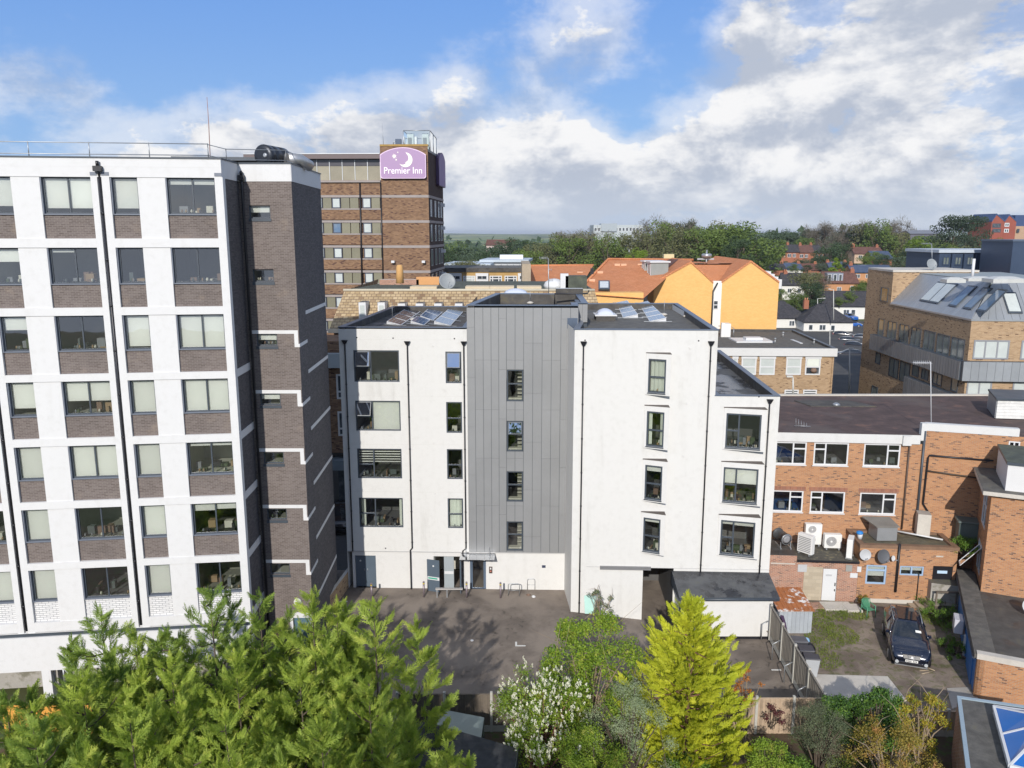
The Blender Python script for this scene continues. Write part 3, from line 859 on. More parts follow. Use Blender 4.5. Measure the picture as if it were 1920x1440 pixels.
# big round duct, plant on the roof, mast
pb = thing('roof_plant_box', tuple(T.P(-1.5, 24.4, -4)), 'low dark plant enclosure with flat lid on the tall block roof', 'plant box')
mb = MB(); mb.fbox(T, -3.0, 24.3, .9, 24.95, -6.5, -4.3); mb.build('body', plain('dark_cladding', (.06, .055, .055), .6), pb)
mb = MB(); mb.fbox(T, -3.2, 24.95, 1.1, 25.12, -6.7, -4.1); mb.build('lid', ANTH, pb)
dp = thing('ventilation_duct', tuple(Rw.P(.3, 24.7, -1.2)), 'large dark round ventilation duct on the corner of the tall block roof', 'duct')
c0 = Rw.P(.95, 25.15, -1.0); ax = Vector((0.28, 1.0, 0)).normalized()
mb = MB(); mb.lathe(c0, [(.30, -.08), (.47, -.05), (.50, 0), (.50, .3), (.47, .31), (.47, .34), (.50, .35), (.50, .9), (.47, .91), (.47, .95), (.5, .96), (.5, 1.6), (.4, 1.7)], 26, 0, ax)
mb.build('drum', plain('dark_duct_metal', (.035, .04, .05), .35, .5), dp)
mb = MB(); mb.lathe(c0 + Vector((.12, -.09, -.02)), [(.11, 0), (.11, .05), (.07, .08)], 14, 0, -ax); mb.build('hub', GALV, dp)
mb = MB(); mb.tube([c0 + Vector((.9, .7, -.1)), c0 + Vector((1.4, 1.2, -.1)), c0 + Vector((1.7, 1.9, -.35))], .28, 14); mb.build('bend', plain('silver_duct', (.5, .5, .5), .4, .8), dp)
mb = MB(); mb.box(c0.x - .3, c0.y + .2, 24.3, c0.x + .3, c0.y + .3, 24.75); mb.box(c0.x, c0.y + 1.1, 24.3, c0.x + .5, c0.y + 1.2, 24.75); mb.build('leg', GALV, dp)
ms = thing('mast', tuple(D(393, 285, 43)), 'thin tall lightning mast rising from the tall block roof', 'mast')
a = D(393, 290, 41); b = D(388, 182, 41)
mb = MB(); mb.tube([Vector((a.x, a.y, 24.3)), Vector((b.x, b.y, b.z - 1.2)), b], [.025, .02, .012], 6); mb.build('pole', plain('mast_rust', (.30, .16, .13), .6), ms)
mb = MB(); mb.box(a.x - .12, a.y - .12, 24.3, a.x + .12, a.y + .12, 24.42); mb.build('base', CONC, ms)

# low brick boundary wall in the gap, orange fence at the far left
o = MB(); q0 = G(655, 1083, .9); 
o.prism([( -9.95, 47.5), (-10.15, 47.5), (-11.2, 37.6), (-11.0, 37.6)], -.02, 1.05, 0, 1)
o = o.build('boundary_wall', [B_TAN, CONC_L], None, (-10.5, 43, 0)); tag(o, 'low tan boundary wall with pale capping between the tall block and the car park', 'wall')
pw = MB(); pw.box(-12.5, 37.2, -.02, -11.75, 38.6, 1.3, 0, 1); pw = pw.build('planter', [B_BROWN, SOIL], None, (-12.1, 37.8, 0)); tag(pw, 'dark brick planter box at the foot of the stair tower', 'planter')
of = thing('timber_fence', (-19.5, 30.6, 0), 'bright orange new timber fence at the left edge behind the conifers', 'fence')
OWOOD = plain('orange_new_timber', (.72, .34, .06), .7, 0, .2, 4.0, per_obj=.12)
for i in range(28):
    x = -21.5 + i * .135
    m2 = MB(); m2.box(x, 30.6, 0, x + .128, 30.6 + (.02 if i % 2 else .035), 1.95); m2.build('board', OWOOD, of)

# ================================================ WHITE APARTMENT BLOCK (centre)
M = Fac((-10.07, 46.17), 91.6)
wb = thing('apartment_block', (-2, 47, 0), 'white rendered apartment block with central grey clad stair tower in the middle', 'building')
WA = [(.82, 12.93, 3.49, 14.80), (.82, 9.98, 3.49, 11.80), (.82, 7.04, 3.49, 8.88), (.82, 3.95, 3.49, 5.82)]
WB = [(6.20, 12.87, 7.13, 14.74), (6.20, 9.88, 7.13, 11.75), (6.20, 7.03, 7.13, 8.89), (6.20, 3.94, 7.13, 5.83)]
DO = [(.43, 0, 1.72, 2.10), (5.28, 0, 6.95, 2.10), (7.5, 0, 8.48, 2.17)]
mb = MB(); wall(mb, M, 0, 2.42, 7.46, 16.05, WA + WB, .14); 
mb.face([M.P(0, 2.42, 0), M.P(0, 2.42, -6), M.P(0, 16.05, -6), M.P(0, 16.05, 0)][::-1])
mb.face([M.P(0, 2.42, -.0), M.P(7.46, 2.42, 0), M.P(7.46, 2.42, -.1), M.P(0, 2.42, -.1)][::-1])
mb.build('wall', WHITE, wb)
mb = MB(); wall(mb, M, .28, -.1, 13.30, 2.42, DO, .22, d=-.06, m=0); mb.face([M.P(.28, -.1, -.06), M.P(.28, -.1, -6), M.P(.28, 2.42, -6), M.P(.28, 2.42, -.06)][::-1])
mb.build('ground_floor_wall', WHITE2, wb)
mb = MB(); mb.fbox(M, 0, 2.385, 7.46, 2.425, -.05, .02); mb.fbox(M, 7.3, 2.385, 13.3, 2.44, -.05, .02); mb.build('drip_trim', plain('trim_grey', (.42, .42, .42), .6), wb)
# expansion joints in the render
mb = MB()
for z in (15.45 - .03, 11.93 + .15, 9.0 + .15, 6.0 + .2):
    mb.fbox(M, .02, z, 7.44, z + .012, -.002, .002)
mb.build('render_joint', plain('joint_grey', (.55, .54, .51), .8), wb)
spec = [dict(blind=None, opened={(0, 1): 12}, furn=6, room=ROOMD), dict(blind=[0, 1], opened={(0, 1): 24}, furn=3), dict(blind=None, furn=6, room=ROOMD), dict(blind=None, furn=9, room=ROOMD, curt=[(.02, .12), (.93, 1)])]
for h, sp in zip(WA, spec):
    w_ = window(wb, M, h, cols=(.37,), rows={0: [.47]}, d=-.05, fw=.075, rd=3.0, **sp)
    if h[1] == 7.04:
        for q in range(5):      # venetian slats, half lowered
            m2 = MB(); zz = 8.70 - q * .155; m2.fbox(M, h[0] + .1, zz - .055, h[2] - .1, zz, -.22, -.17); m2.build('blind_slat', BLIND, w_)
specb = [dict(opened={(0, 1): 12}, furn=5), dict(furn=1, room=ROOMD), dict(furn=2, room=ROOMD), dict(curt=[(.05, .95)], furn=2)]
for h, sp in zip(WB, specb):
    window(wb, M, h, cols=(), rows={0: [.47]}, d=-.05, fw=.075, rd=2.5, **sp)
# doors
DOORM = plain('slate_blue_door2', (0.085, 0.115, 0.15), .45, 0, .08)
h = DO[0]; mid = (h[0] + h[2]) / 2
for (a, b) in ((h[0] + .02, mid - .004), (mid + .004, h[2] - .02)):
    d_ = MB(); d_.fbox(M, a, .03, b, 2.08, -.22, -.16); d_ = d_.build('door', DOORM, wb)
    m2 = MB(); c = M.P(mid + (.1 if a > mid - .1 else -.1), 1.05, -.158); m2.tube([c, c + Vector((0, 0, .16))], .018, 6); m2.build('handle', GALV, d_)
    if a < mid - .1:
        m2 = MB(); m2.lathe(M.P(a + .3, 1.72, -.158), [(.055, 0), (.055, .01)], 16, 0, (M.n.x, M.n.y, 0)); m2.build('door_sign', UPVC, d_)
h = DO[1]
mb = MB(); mb.fbox(M, h[0], -.05, h[2], 2.1, -3.2, -3.1); mb.fbox(M, h[0], -.05, h[0] + .05, 2.1, -3.2, -.29); mb.fbox(M, h[2] - .05, 0, h[2], 2.1, -3.2, -.29); mb.fbox(M, h[0], 2.08, h[2], 2.14, -3.2, -.29); mb.build('bin_room', ROOM, wb)
# left leaf swung open outwards and seen nearly flat, right leaf open edge on
hinge = M.P(h[0] + .02, 0, -.05)
def leaf(hg, ang, wdt, z0=.03, z1=2.06):
    L = Fac((hg.x, hg.y), ang)
    d_ = MB(); d_.fbox(L, 0, z0, wdt, z1, -.025, .025); return L, d_
L, d_ = leaf(M.P(h[0] - .36, 0, .30), 91.6 + 16, .80)
d_ = d_.build('door', DOORM, wb)
m2 = MB(); m2.fbox(L, .03, .78, .80, .98, .026, .034); m2.build('push_plate', UPVC, d_)
m2 = MB(); m2.fbox(L, .08, .84, .68, .93, .036, .05); m2.build('push_bar', plain('green_bar', (.05, .35, .25), .5), d_)
m2 = MB(); m2.lathe(L.P(.42, 1.68, .026), [(.055, 0), (.055, .01)], 16, 0, (L.n.x, L.n.y, 0)); m2.build('door_sign', UPVC, d_)
m2 = MB(); m2.fbox(M, 5.9, .02, 6.5, 2.05, -.20, -.15); d3 = m2.build('door', plain('grey_inner_door', (.32, .36, .38), .5), wb)
m2 = MB(); m2.fbox(M, 5.92, .92, 6.48, 1.1, -.148, -.14); m2.build('kick_plate', UPVC, d3)
L, d_ = leaf(M.P(h[2] - .06, 0, -.02), 91.6 + 82, .72)
d_ = d_.build('door', DOORM, wb)
m2 = MB(); m2.lathe(L.P(.3, 1.7, -.03), [(.07, 0), (.07, .02)], 14, 0, (-L.n.x, -L.n.y, 0)); m2.build('door_sign', UPVC, d_)
h = DO[2]
window(wb, M, (h[0], -.02, h[2], h[3]), cols=(.12, .88), rows={1: [.86]}, d=-.12, fw=.07, fr=plain('entrance_frame_blue', (.10, .14, .20), .4), rd=3.0, name='entrance_door', room=ROOMD)
cn = MB()
cn.hexa([M.P(6.95, 2.30, .95), M.P(9.05, 2.30, .95), M.P(9.05, 2.34, 0), M.P(6.95, 2.34, 0)], [M.P(6.95, 2.32, .95), M.P(9.05, 2.32, .95), M.P(9.05, 2.36, 0), M.P(6.95, 2.36, 0)])
cn = cn.build('canopy', GLASS_B, wb)
for k in (7.25, 8.7):
    m2 = MB(); m2.fbox(M, k, 2.22, k + .04, 2.29, 0, .85); m2.tube([M.P(k + .02, 2.3, .8), M.P(k + .02, 2.75, .02)], .015, 6); m2.build('bracket', GALV, cn)
m2 = MB(); m2.fbox(M, 7.65, 2.235, 8.15, 2.285, -.03, .1); m2.build('entrance_light', plain('yellow_glow_strip', (.6, .55, .1), .5), wb)
m2 = MB(); m2.fbox(M, 8.67, 1.05, 8.87, 1.47, -.06, -.02); ip = m2.build('intercom', plain('bronze_intercom', (.10, .07, .06), .4, .3), wb)
m2 = MB(); m2.fbox(M, 8.73, 1.15, 8.81, 1.22, -.018, -.012); m2.build('button', plain('red_button', (.6, .2, .15), .4), ip)
m2 = MB(); m2.fbox(M, 8.73, 1.30, 8.81, 1.42, -.018, -.012); m2.build('screen', UPVC, ip)
m2 = MB(); m2.fbox(M, 11.9, 1.44, 12.12, 1.6, -.06, -.03); m2.build('wall_plaque', plain('navy_plaque', (.04, .05, .09), .4), wb)
# render fixings, vents
for (x, y) in [(811, 649), (809, 742), (813, 831), (815, 926)]:
    k, z = M.st(x, y); m2 = MB(); m2.lathe(M.P(k, z, 0), [(.05, 0), (.04, .03)], 10, 0, (M.n.x, M.n.y, 0)); m2.build('wall_fixing', WHITE2, wb)
for (x, y) in [(669, 633), (737, 634), (852, 635), (723, 1028)]:
    k, z = M.st(x, y); m2 = MB(); m2.lathe(M.P(k, z, 0), [(.045, 0), (.03, .02)], 10, 0, (M.n.x, M.n.y, 0)); m2.build('vent', BLACKP, wb)
def pipe(par, F, k, z0, z1, d=.07, r=.042, hop=True, jog=None):
    mb = MB()
    P_ = [F.P(k, z1, d), F.P(k, z0 + (.25 if jog else 0), d)]
    if jog:
        P_ += [F.P(k + jog, z0 + .1, d), F.P(k + jog, -.02, d)]
    mb.tube(P_, r, 8)
    z = z0 + .6
    while z < z1 - .5:
        mb.lathe(F.P(k, z, d), [(r * 1.35, 0), (r * 1.35, .06)], 8); z += 1.95
    if hop:
        mb.hexa([F.P(k - .07, z1 - .02, d + .08), F.P(k + .07, z1 - .02, d + .08), F.P(k + .07, z1 - .02, .0), F.P(k - .07, z1 - .02, .0)],
                [F.P(k - .17, z1 + .2, d + .13), F.P(k + .17, z1 + .2, d + .13), F.P(k + .17, z1 + .2, 0), F.P(k - .17, z1 + .2, 0)])
    return mb.build('downpipe', BLACKP, par)
pipe(wb, M, .36, 2.42, 15.2, jog=-.0)
pipe(wb, M, 4.0, 2.42, 15.15, jog=-.12)
pipe(wb, M, 7.28, 2.42, 15.15, jog=-.2)
# grey clad tower: every panel its own object, staggered joints, seams recessed
CLAD = plain('zinc_grey_cladding', (.26, .265, .27), .5, .2, .06, .5, per_obj=.025)
seam = [875, 890, 905.5, 920.5, 935, 949.5, 965.8, 982, 999.5, 1017, 1034.5, 1052, 1069.5, 1084.5]
ks = [M.st(x, 600)[0] for x in seam]
WC = [(ks[5] + .0, 11.82, ks[7], 13.70), (ks[5], 8.78, ks[7], 10.64), (ks[5], 5.67, ks[7], 7.56), (ks[5], 2.55, ks[7], 4.42)]
ZTW = 17.30
mb = MB(); wall(mb, M, ks[0] + .02, 2.44, ks[-1] - .01, ZTW, WC, .25, d=.0, m=0)
mb.face([M.P(ks[0] + .02, 2.44, 0), M.P(ks[0] + .02, 2.44, -8.5), M.P(ks[0] + .02, ZTW, -8.5), M.P(ks[0] + .02, ZTW, 0)][::-1])
mb.face([M.P(ks[-1] - .01, 16, 0), M.P(ks[-1] - .01, 16, -1.6), M.P(ks[-1] - .01, ZTW, -1.6), M.P(ks[-1] - .01, ZTW, 0)])
mb.build('tower_core', ANTH, wb)
rr = random.Random(3)
for i in range(13):
    z = 2.46; first = True
    while z < ZTW - .02:
        hgt = (rr.choice([1.0, 1.9, 2.4, 2.95]) if first else 2.95) ; first = False
        z1 = min(z + hgt, ZTW)
        if ZTW - z1 < .4: z1 = ZTW
        a, b = ks[i] + .010, ks[i + 1] - .010
        segs = [(z, z1)]
        if i in (5, 6):
            for h in WC:
                out = []
                for (p, q) in segs:
                    if q <= h[1] or p >= h[3]: out.append((p, q)); continue
                    if p < h[1]: out.append((p, h[1]))
                    if q > h[3]: out.append((h[3], q))
                segs = out
        for (p, q) in segs:
            if q - p > .05:
                m2 = MB(); m2.fbox(M, a, p + .004, b, q - .004, .004, .035 + rr.uniform(-.003, .004)); m2.build('panel', CLAD, wb)
        z = z1
specc = [dict(), dict(opened={(0, 1): 12}), dict(), dict()]
for h, sp in zip(WC, specc):
    w_ = window(wb, M, (h[0] + .015, h[1], h[2] - .015, h[3]), cols=(), rows={0: [.55]}, d=-.02, fw=.08, rd=3.2, room=ROOMD, **sp)
    m2 = MB()
    for q in range(7):          # stair treads inside
        m2.fbox(M, h[2] - .36, h[1] + .12 + q * .235, h[2] - .06, h[1] + .17 + q * .235, -.9 - .0 * q, -.5)
    m2.build('stair_tread', FURN[1], w_)
    m2 = MB(); m2.fbox(M, h[0] + .08, h[1] + .09, h[2] - .09, h[1] + .16, -.5, -.12); m2.build('inner_sill', FURN[1], w_)
# roofs of the left part, of the tower
cop_poly = pts(M.P(0, 0), M.P(7.46, 0), M.P(7.46, 0, -13.6), G(737, 574, 16.15))
flat_roof(wb, cop_poly, 16.17, TAR, up=.45, w=.28)
flat_roof(wb, pts(M.P(7.47, 0, .04), M.P(13.86, 0, .04), M.P(13.86, 0, -1.6), M.P(14.5, 0, -1.6), M.P(14.5, 0, -4.8), M.P(14.5, 0, -9.0), G(930, 549.5, 17.45)), 17.46, TAR, up=.7, w=.36)
mb = MB()
for i, (a, b) in enumerate([(13.88, 14.19), (14.2, 14.5)]):
    m2 = MB(); m2.fbox(M, a, 16.3, b, 17.36, -1.75, -1.6); m2.build('panel', CLAD, wb)
m2 = MB(); m2.fbox(M, 13.87, 15.9, 14.5, 17.38, -4.8, -1.76); m2.build('tower_core', ANTH, wb)
m2 = MB(); m2.fbox(M, 13.25, 16.12, 13.84, 16.72, -.38, .05); m2.build('coping', ANTH2, wb)
# ---- right part
R = Fac((3.45, 43.0), 92.5)
KE = R.st(1347, 616)[0]; ZR = 16.42
KW = R.st(1463, 740)[0]; ZW = 12.84
def bayrect(F, x0, y0, x1, y1): return F.rect(x0, y0, x1, y1)
nar = [(1217, 671, 1247, 736), (1211.5, 769, 1242.5, 836), (1207.5, 869.5, 1236, 935), (1204.5, 968, 1234.5, 1032)]
wid = [(1361.5, 772, 1425, 841), (1354.5, 873, 1413.5, 942), (1349, 972, 1410, 1040)]
nk0 = sum(R.st(q[0], (q[1] + q[3]) / 2)[0] for q in nar) / 4; nk1 = sum(R.st(q[2], (q[1] + q[3]) / 2)[0] for q in nar) / 4
wk0 = sum(R.st(q[0], (q[1] + q[3]) / 2)[0] for q in wid) / 3; wk1 = sum(R.st(q[2], (q[1] + q[3]) / 2)[0] for q in wid) / 3
PAS = (4.02, -.6, 5.75, 2.78)
nh = [(nk0 - .02, R.st(q[0], q[3])[1] + .04, nk1 + .06, R.st(q[0], q[1])[1] - .05) for q in nar]; wh_ = [(wk0 - .02, R.st(q[0], q[3])[1] + .1, wk1 + .06, R.st(q[0], q[1])[1] - .08) for q in wid]
mb = MB(); wall(mb, R, -.06, 2.78, KE, ZR - .05, nh, .1); wall(mb, R, KE, 2.78, KW, ZW - .05, wh_, .1)
wall(mb, R, -.06, -.6, KW, 2.78, [PAS], 5.6, m=0, mr=1)
a = R.P(-.06, 0); b = M.P(13.26, 0, -.2)
mb.face([(b.x, b.y, -.6), (a.x, a.y, -.6), (a.x, a.y, ZR - .05), (b.x, b.y, ZR - .05)])
mb.face([R.P(KE, ZW - .1, 0), R.P(KE, ZW - .1, -16), R.P(KE, ZR - .05, -16), R.P(KE, ZR - .05, 0)])
bw = G(1350, 656, ZW); bwv = Vector((bw.x, bw.y))
mb.face([R.P(KW, -.6, 0), Vector((bw.x, bw.y, -.6)), Vector((bw.x, bw.y, ZW - .05)), R.P(KW, ZW - .05, 0)])
mb.build('wall', [WHITE, ROOMD], wb)
m2 = MB(); m2.fbox(R, PAS[0] - .5, -.6, PAS[2] + .5, 2.8, -5.75, -5.6); m2.build('passage_wall', ROOMD, wb)
m2 = MB(); m2.fbox(R, 1.57, 2.66, 4.45, 2.78, 0.003, .09); m2.fbox(R, 1.57, 2.80, 4.45, 2.86, 0.003, .12); m2.build('door_track', plain('track_grey', (.26, .26, .27), .5, .4), wb)
m2 = MB(); m2.fbox(R, .8, 2.775, KW, 2.80, .003, .016); m2.build('drip_trim', MT['trim_grey'], wb)
def wedge_window(k0, z0, k1, z1, kind, **kw):
    """white box surround that stands out further on its right side"""
    bl, br, bt, bb = .12, .27, .30, .12
    a0, a1 = k0 - bl, k1 + br
    pl, pr = .04, .52
    zlo, zhi = z0 - bb, z1 + bt
    A = R.P(a0, 0, pl); B = R.P(a1, 0, pr)
    v = Vector((B.x - A.x, B.y - A.y)); L_ = v.length
    F2 = Fac((A.x, A.y), math.degrees(math.atan2(v.x, v.y)))
    hole = (bl + .01, z0, L_ - br + .01, z1)
    m2 = MB(); wall(m2, F2, 0, zlo, L_, zhi, [hole], .2)
    def q(k, d, z): return R.P(k, z, d)
    m2.face([q(a0, .0, zlo), q(a0, pl, zlo), q(a0, pl, zhi), q(a0, .0, zhi)])
    m2.face([q(a1, pr, zlo), q(a1, .0, zlo), q(a1, .0, zhi), q(a1, pr, zhi)])
    m2.face([q(a0, 0, zlo), q(a1, 0, zlo), q(a1, pr, zlo), q(a0, pl, zlo)])
    sur = m2.build('window_surround', WHITE2, wb)
    m2 = MB(); m2.hexa([q(a0 - .02, pl + .02, zhi), q(a1 + .02, pr + .02, zhi), q(a1 + .02, .0, zhi), q(a0 - .02, .0, zhi)],
                       [q(a0 - .02, pl + .02, zhi + .02), q(a1 + .02, pr + .02, zhi + .02), q(a1 + .02, .0, zhi + .035), q(a0 - .02, .0, zhi + .035)])
    m2.build('flashing', plain('bronze_flashing', (.085, .068, .058), .5, .2, .3), wb)
    w_ = window(wb, F2, hole, d=-.03, fw=.085, sill=.08, **kw)
    return F2, hole, w_
nspec = [dict(curt=[(.02, .98)], furn=1), dict(curt=[(0, .22), (.78, 1)], furn=2, room=ROOMD), dict(blind=[.14], furn=4, room=ROOMD), dict(blind=[.08], furn=7, room=ROOMD)]
for q, sp in zip(nar, nspec):
    z0 = R.st(q[0], q[3])[1]; z1 = R.st(q[0], q[1])[1]
    wedge_window(nk0, z0 + .02, nk1, z1 - .03, 0, cols=(), rows={0: [.47]}, rd=2.2, **sp)
wspec = [dict(furn=12, room=ROOMD), dict(furn=9, room=ROOMD, blind=[.45, .45]), dict(furn=12, room=ROOMD, blind=[.08, .1])]
for q, sp in zip(wid, wspec):
    z0 = R.st(q[0], q[3])[1]; z1 = R.st(q[0], q[1])[1]
    F2, hole, w_ = wedge_window(wk0, z0 + .08, wk1, z1 - .06, 1, cols=(.37,), rows={0: [.5]}, rd=2.6, **sp)
for (x, y) in [(1294, 653), (1288, 757), (1282, 855.5), (1276, 960)]:
    k, z = R.st(x, y); m2 = MB(); m2.lathe(R.P(k, z, 0), [(.06, 0), (.05, .035)], 10, 0, (R.n.x, R.n.y, 0)); m2.build('wall_fixing', WHITE2, wb)
for (x, y) in [(1097, 638), (1310, 639), (1423, 744)]:
    k, z = R.st(x, y); m2 = MB(); m2.lathe(R.P(k, z, 0), [(.045, 0), (.03, .02)], 10, 0, (R.n.x, R.n.y, 0)); m2.build('vent', BLACKP, wb)
pipe(wb, R, .42, -.05, 15.55)
pipe(wb, R, 7.25, 2.4, 15.6)
pipe(wb, R, 10.55, 2.4, 12.45)
# roofs
flat_roof(wb, pts(R.P(-.1, 0), R.P(KE, 0), G(1270, 568, ZR), M.P(13.9, 0, -13.4), M.P(13.9, 0, -.4)), ZR, TARG, up=.42, w=.30)
flat_roof(wb, pts(R.P(KE, 0), R.P(KW, 0), bwv, R.P(KE - .0, 0, -(R.P(KE, 0) - Vector((bw.x, bw.y, 0))).length)), ZW, TARW, up=.55, w=.30)
# side and back skins
mb = MB(); g = G(737, 574, 16.15); g2 = G(1270, 568, ZR)
mb.face([(g.x, g.y, 0), (M.P(0, 0).x, M.P(0, 0).y, 0), (M.P(0, 0).x, M.P(0, 0).y, 16.1), (g.x, g.y, 16.1)])
mb.face([(g2.x, g2.y, 0), (g.x, g.y, 0), (g.x, g.y, 16.1), (g2.x, g2.y, 16.1)])
mb.face([(bw.x, bw.y, 0), (g2.x, g2.y, 0), (g2.x, g2.y, 12.7), (bw.x, bw.y, 12.7)])
mb.build('back_wall', WHITE, wb)

# ---- bin store garage in front, right
gz = -.45
GA = G(1280, 1197, gz); GB = G(1440, 1197, gz)
Gf = Fac((GA.x - .12, GA.y), 90.0)
GW = GB.x - GA.x + .28
gb = thing('bin_store', (GA.x + 2, GA.y + 1, gz), 'low white rendered bin store with wet black flat roof beside the passage', 'outbuilding')
yb = R.P(7.5, 0).y - .02
mb = MB(); mb.prism([(GA.x - .1, GA.y), (GB.x + .15, GB.y), (GB.x + .15, R.P(10.9, 0).y - .02), (GA.x - .1, yb + .2)], gz + .12, [1.9, 1.9, 2.35, 2.35]); mb.build('wall', WHITE2, gb)
mb = MB(); mb.prism([(GA.x - .06, GA.y + .04), (GB.x + .11, GB.y + .04), (GB.x + .11, R.P(10.9, 0).y - .02), (GA.x - .06, yb + .2)], gz - .1, gz + .12); mb.build('plinth', BLACKP, gb)
mb = MB(); mb.prism([(GA.x - .32, GA.y - .22), (GB.x + .42, GB.y - .22), (GB.x + .42, R.P(11.1, 0).y - .01), (GA.x - .32, yb + .1)], 1.85, [2.06, 2.06, 2.62, 2.62], 1, 0); mb.build('roof', [TARW, ANTH], gb)
mb = MB(); mb.tube([(GA.x - .22, GA.y - .02, gz + .3), (GA.x - .22, GA.y - .02, 1.85)], .05, 8); mb.build('downpipe', ANTH, gb)
mb = MB(); mb.tube([(GA.x - .3, GA.y - .27, 1.98), (GB.x + .4, GB.y - .27, 1.98)], .055, 8); mb.build('gutter', ANTH, gb)
# ================================================ RED BRICK TWO-STOREY BUILDING (right of centre)
def swin(parent, F, r, cols=(), rows=(), fr=None, pane=None, fw=.06, d=.0, name='window', dep=.05):
    """a small window seen from afar: raised frame and pane behind it"""
    k0, z0, k1, z1 = r; fr = fr or UPVC
    mb = MB()
    mb.fbox(F, k0, z0, k1, z0 + fw, d - .02, d + dep); mb.fbox(F, k0, z1 - fw, k1, z1, d - .02, d + dep)
    mb.fbox(F, k0, z0 + fw, k0 + fw, z1 - fw, d - .02, d + dep); mb.fbox(F, k1 - fw, z0 + fw, k1, z1 - fw, d - .02, d + dep)
    for c in cols:
        k = k0 + (k1 - k0) * c; mb.fbox(F, k - fw / 2, z0 + fw, k + fw / 2, z1 - fw, d - .02, d + dep - .004)
    for c in rows:
        z = z0 + (z1 - z0) * c; mb.fbox(F, k0 + fw, z - fw / 2, k1 - fw, z + fw / 2, d - .02, d + dep - .008)
    w = mb.build(name, fr, parent)
    g = MB(); g.face([F.P(k0 + fw, z0 + fw, d + .012), F.P(k1 - fw, z0 + fw, d + .012), F.P(k1 - fw, z1 - fw, d + .012), F.P(k0 + fw, z1 - fw, d + .012)])
    g.build('pane', pane or DPANE, w)
    return w
def panemat(name, col, rough=.06, mixn=.25):
    m, t = newmat(name)
    geo = t.n('ShaderNodeNewGeometry')
    n = t.noise(geo.outputs['Position'], 1.3, 3.0, 0.6)
    c = t.mix(t.ramp(n, .35, .65, 0, mixn), col, (0.30, 0.33, 0.34))
    _bsdf(t, c, rough, 0, spec=0.9)
    return m
DPANE = panemat('dark_pane', (.035, .045, .055)); BPANE = panemat('sky_blue_pane', (.10, .17, .27)); WPANE = panemat('blind_backed_pane', (.52, .56, .54), .12, .2)
GPANE = panemat('green_grey_pane', (.13, .155, .14), .1)
E_ = Fac(G(1570, 1127), 95.0)
U = Fac(E_.P(0, 0, -2.6), 95.0)
W_ = Fac(U.P(5.17, 0), 107.5)
rb = thing('brick_building', tuple(E_.P(0, 0)), 'orange brick two storey flat roofed building right of the white block', 'building')
UW = [(-3.95, 7.60, -1.65, 9.02), (-1.22, 7.60, .83, 9.02), (1.72, 7.60, 3.85, 9.02), (-3.95, 4.56, -1.65, 5.93), (-1.22, 4.56, .83, 5.93), (1.72, 4.56, 3.85, 5.93)]
mb = MB(); wall(mb, U, -6.0, 2.3, 5.17, 9.06, UW, .1); mb.build('wall', B_RED, rb)
mb = MB(); mb.fbox(U, -6.0, 9.06, 4.9, 9.62, -.1, .10); mb.build('fascia', render_white('fascia_white', (.60, .60, .59), .2), rb)
mb = MB(); mb.fbox(U, 3.85, 9.0, 4.35, 9.60, .102, .26); mb.build('rainwater_hopper', MT['fascia_white'], rb)
mb = MB(); mb.tube([U.P(4.3, 9.0, .12), U.P(4.3, 3.7, .12)], .05, 8); mb.build('downpipe', plain('brown_pipe', (.09, .06, .045), .6), rb)
for i, h in enumerate(UW):
    m2 = MB(); m2.fbox(U, h[0] - .12, h[3] + .003, h[2] + .12, h[3] + .27, 0, .014); m2.build('lintel', B_SOLD, rb)
    m2 = MB(); m2.fbox(U, h[0] - .04, h[1] - .06, h[2] + .04, h[1] - .003, 0, .05); m2.build('sill', UPVC, rb)
    if i % 3 == 1: kw = dict(cols=(.34,), rows={0: [.70]})
    else: kw = dict(cols=(.66,), rows={1: [.70]})
    window(rb, U, h, d=-.02, fr=UPVC, fw=.085, rd=3.2, room=plain('blue_office_wall', (.02, .10, .30), .8) if i == 3 else ROOMD, furn=3, **kw)
# extensions
mb = MB()
wall(mb, E_, -6.0, -.1, 1.04, 2.44, [(-.95, -.05, -.12, 2.02)], .1)
mb.build('extension_wall', B_RED2, rb)
mb = MB(); mb.fbox(E_, -2.05, 0.0, -.97, 2.12, .004, .02); mb.build('blocked_opening', brickmat('tan_blockwork', (.42, .36, .27), (.52, .45, .34), (.38, .33, .26), bw=.44, bh=.22, stain_amt=.4), rb)
d_ = MB(); d_.fbox(E_, -.93, -.03, -.14, 2.0, -.08, -.02); d_ = d_.build('door', UPVC, rb)
m2 = MB(); m2.fbox(E_, -.78, 1.55, -.42, 1.66, -.018, -.01); m2.build('door_vent', plain('vent_grey', (.45, .46, .47), .5), d_)
m2 = MB(); m2.fbox(E_, -.24, .95, -.19, 1.15, -.018, .03); m2.build('handle', BLACKP, d_)
m2 = MB(); m2.fbox(E_, -.24, .62, -.19, .74, -.018, .02); m2.build('lock', BLACKP, d_)
for (x0, y0, x1, y1, nm, mt) in [(1496, 1058, 1512, 1072, 'wall_vent', 'vent_grey'), (1586, 1059, 1597, 1071, 'alarm_box', 'grey_box'), (1594, 1074, 1607, 1083, 'notice', None), (1607, 1062, 1614, 1072, 'notice', None)]:
    r_ = E_.rect(x0, y0, x1, y1); m2 = MB(); m2.fbox(E_, r_[0], r_[1], r_[2], r_[3], 0.003, .05)
    m2.build(nm, UPVC if mt is None else (MT['vent_grey'] if mt == 'vent_grey' else plain('grey_box', (.30, .30, .28), .5)), rb)
m2 = MB(); m2.fbox(E_, -4.0, 2.22, -2.6, 2.30, 0, .03); m2.build('stone_band', CONC_L, rb)
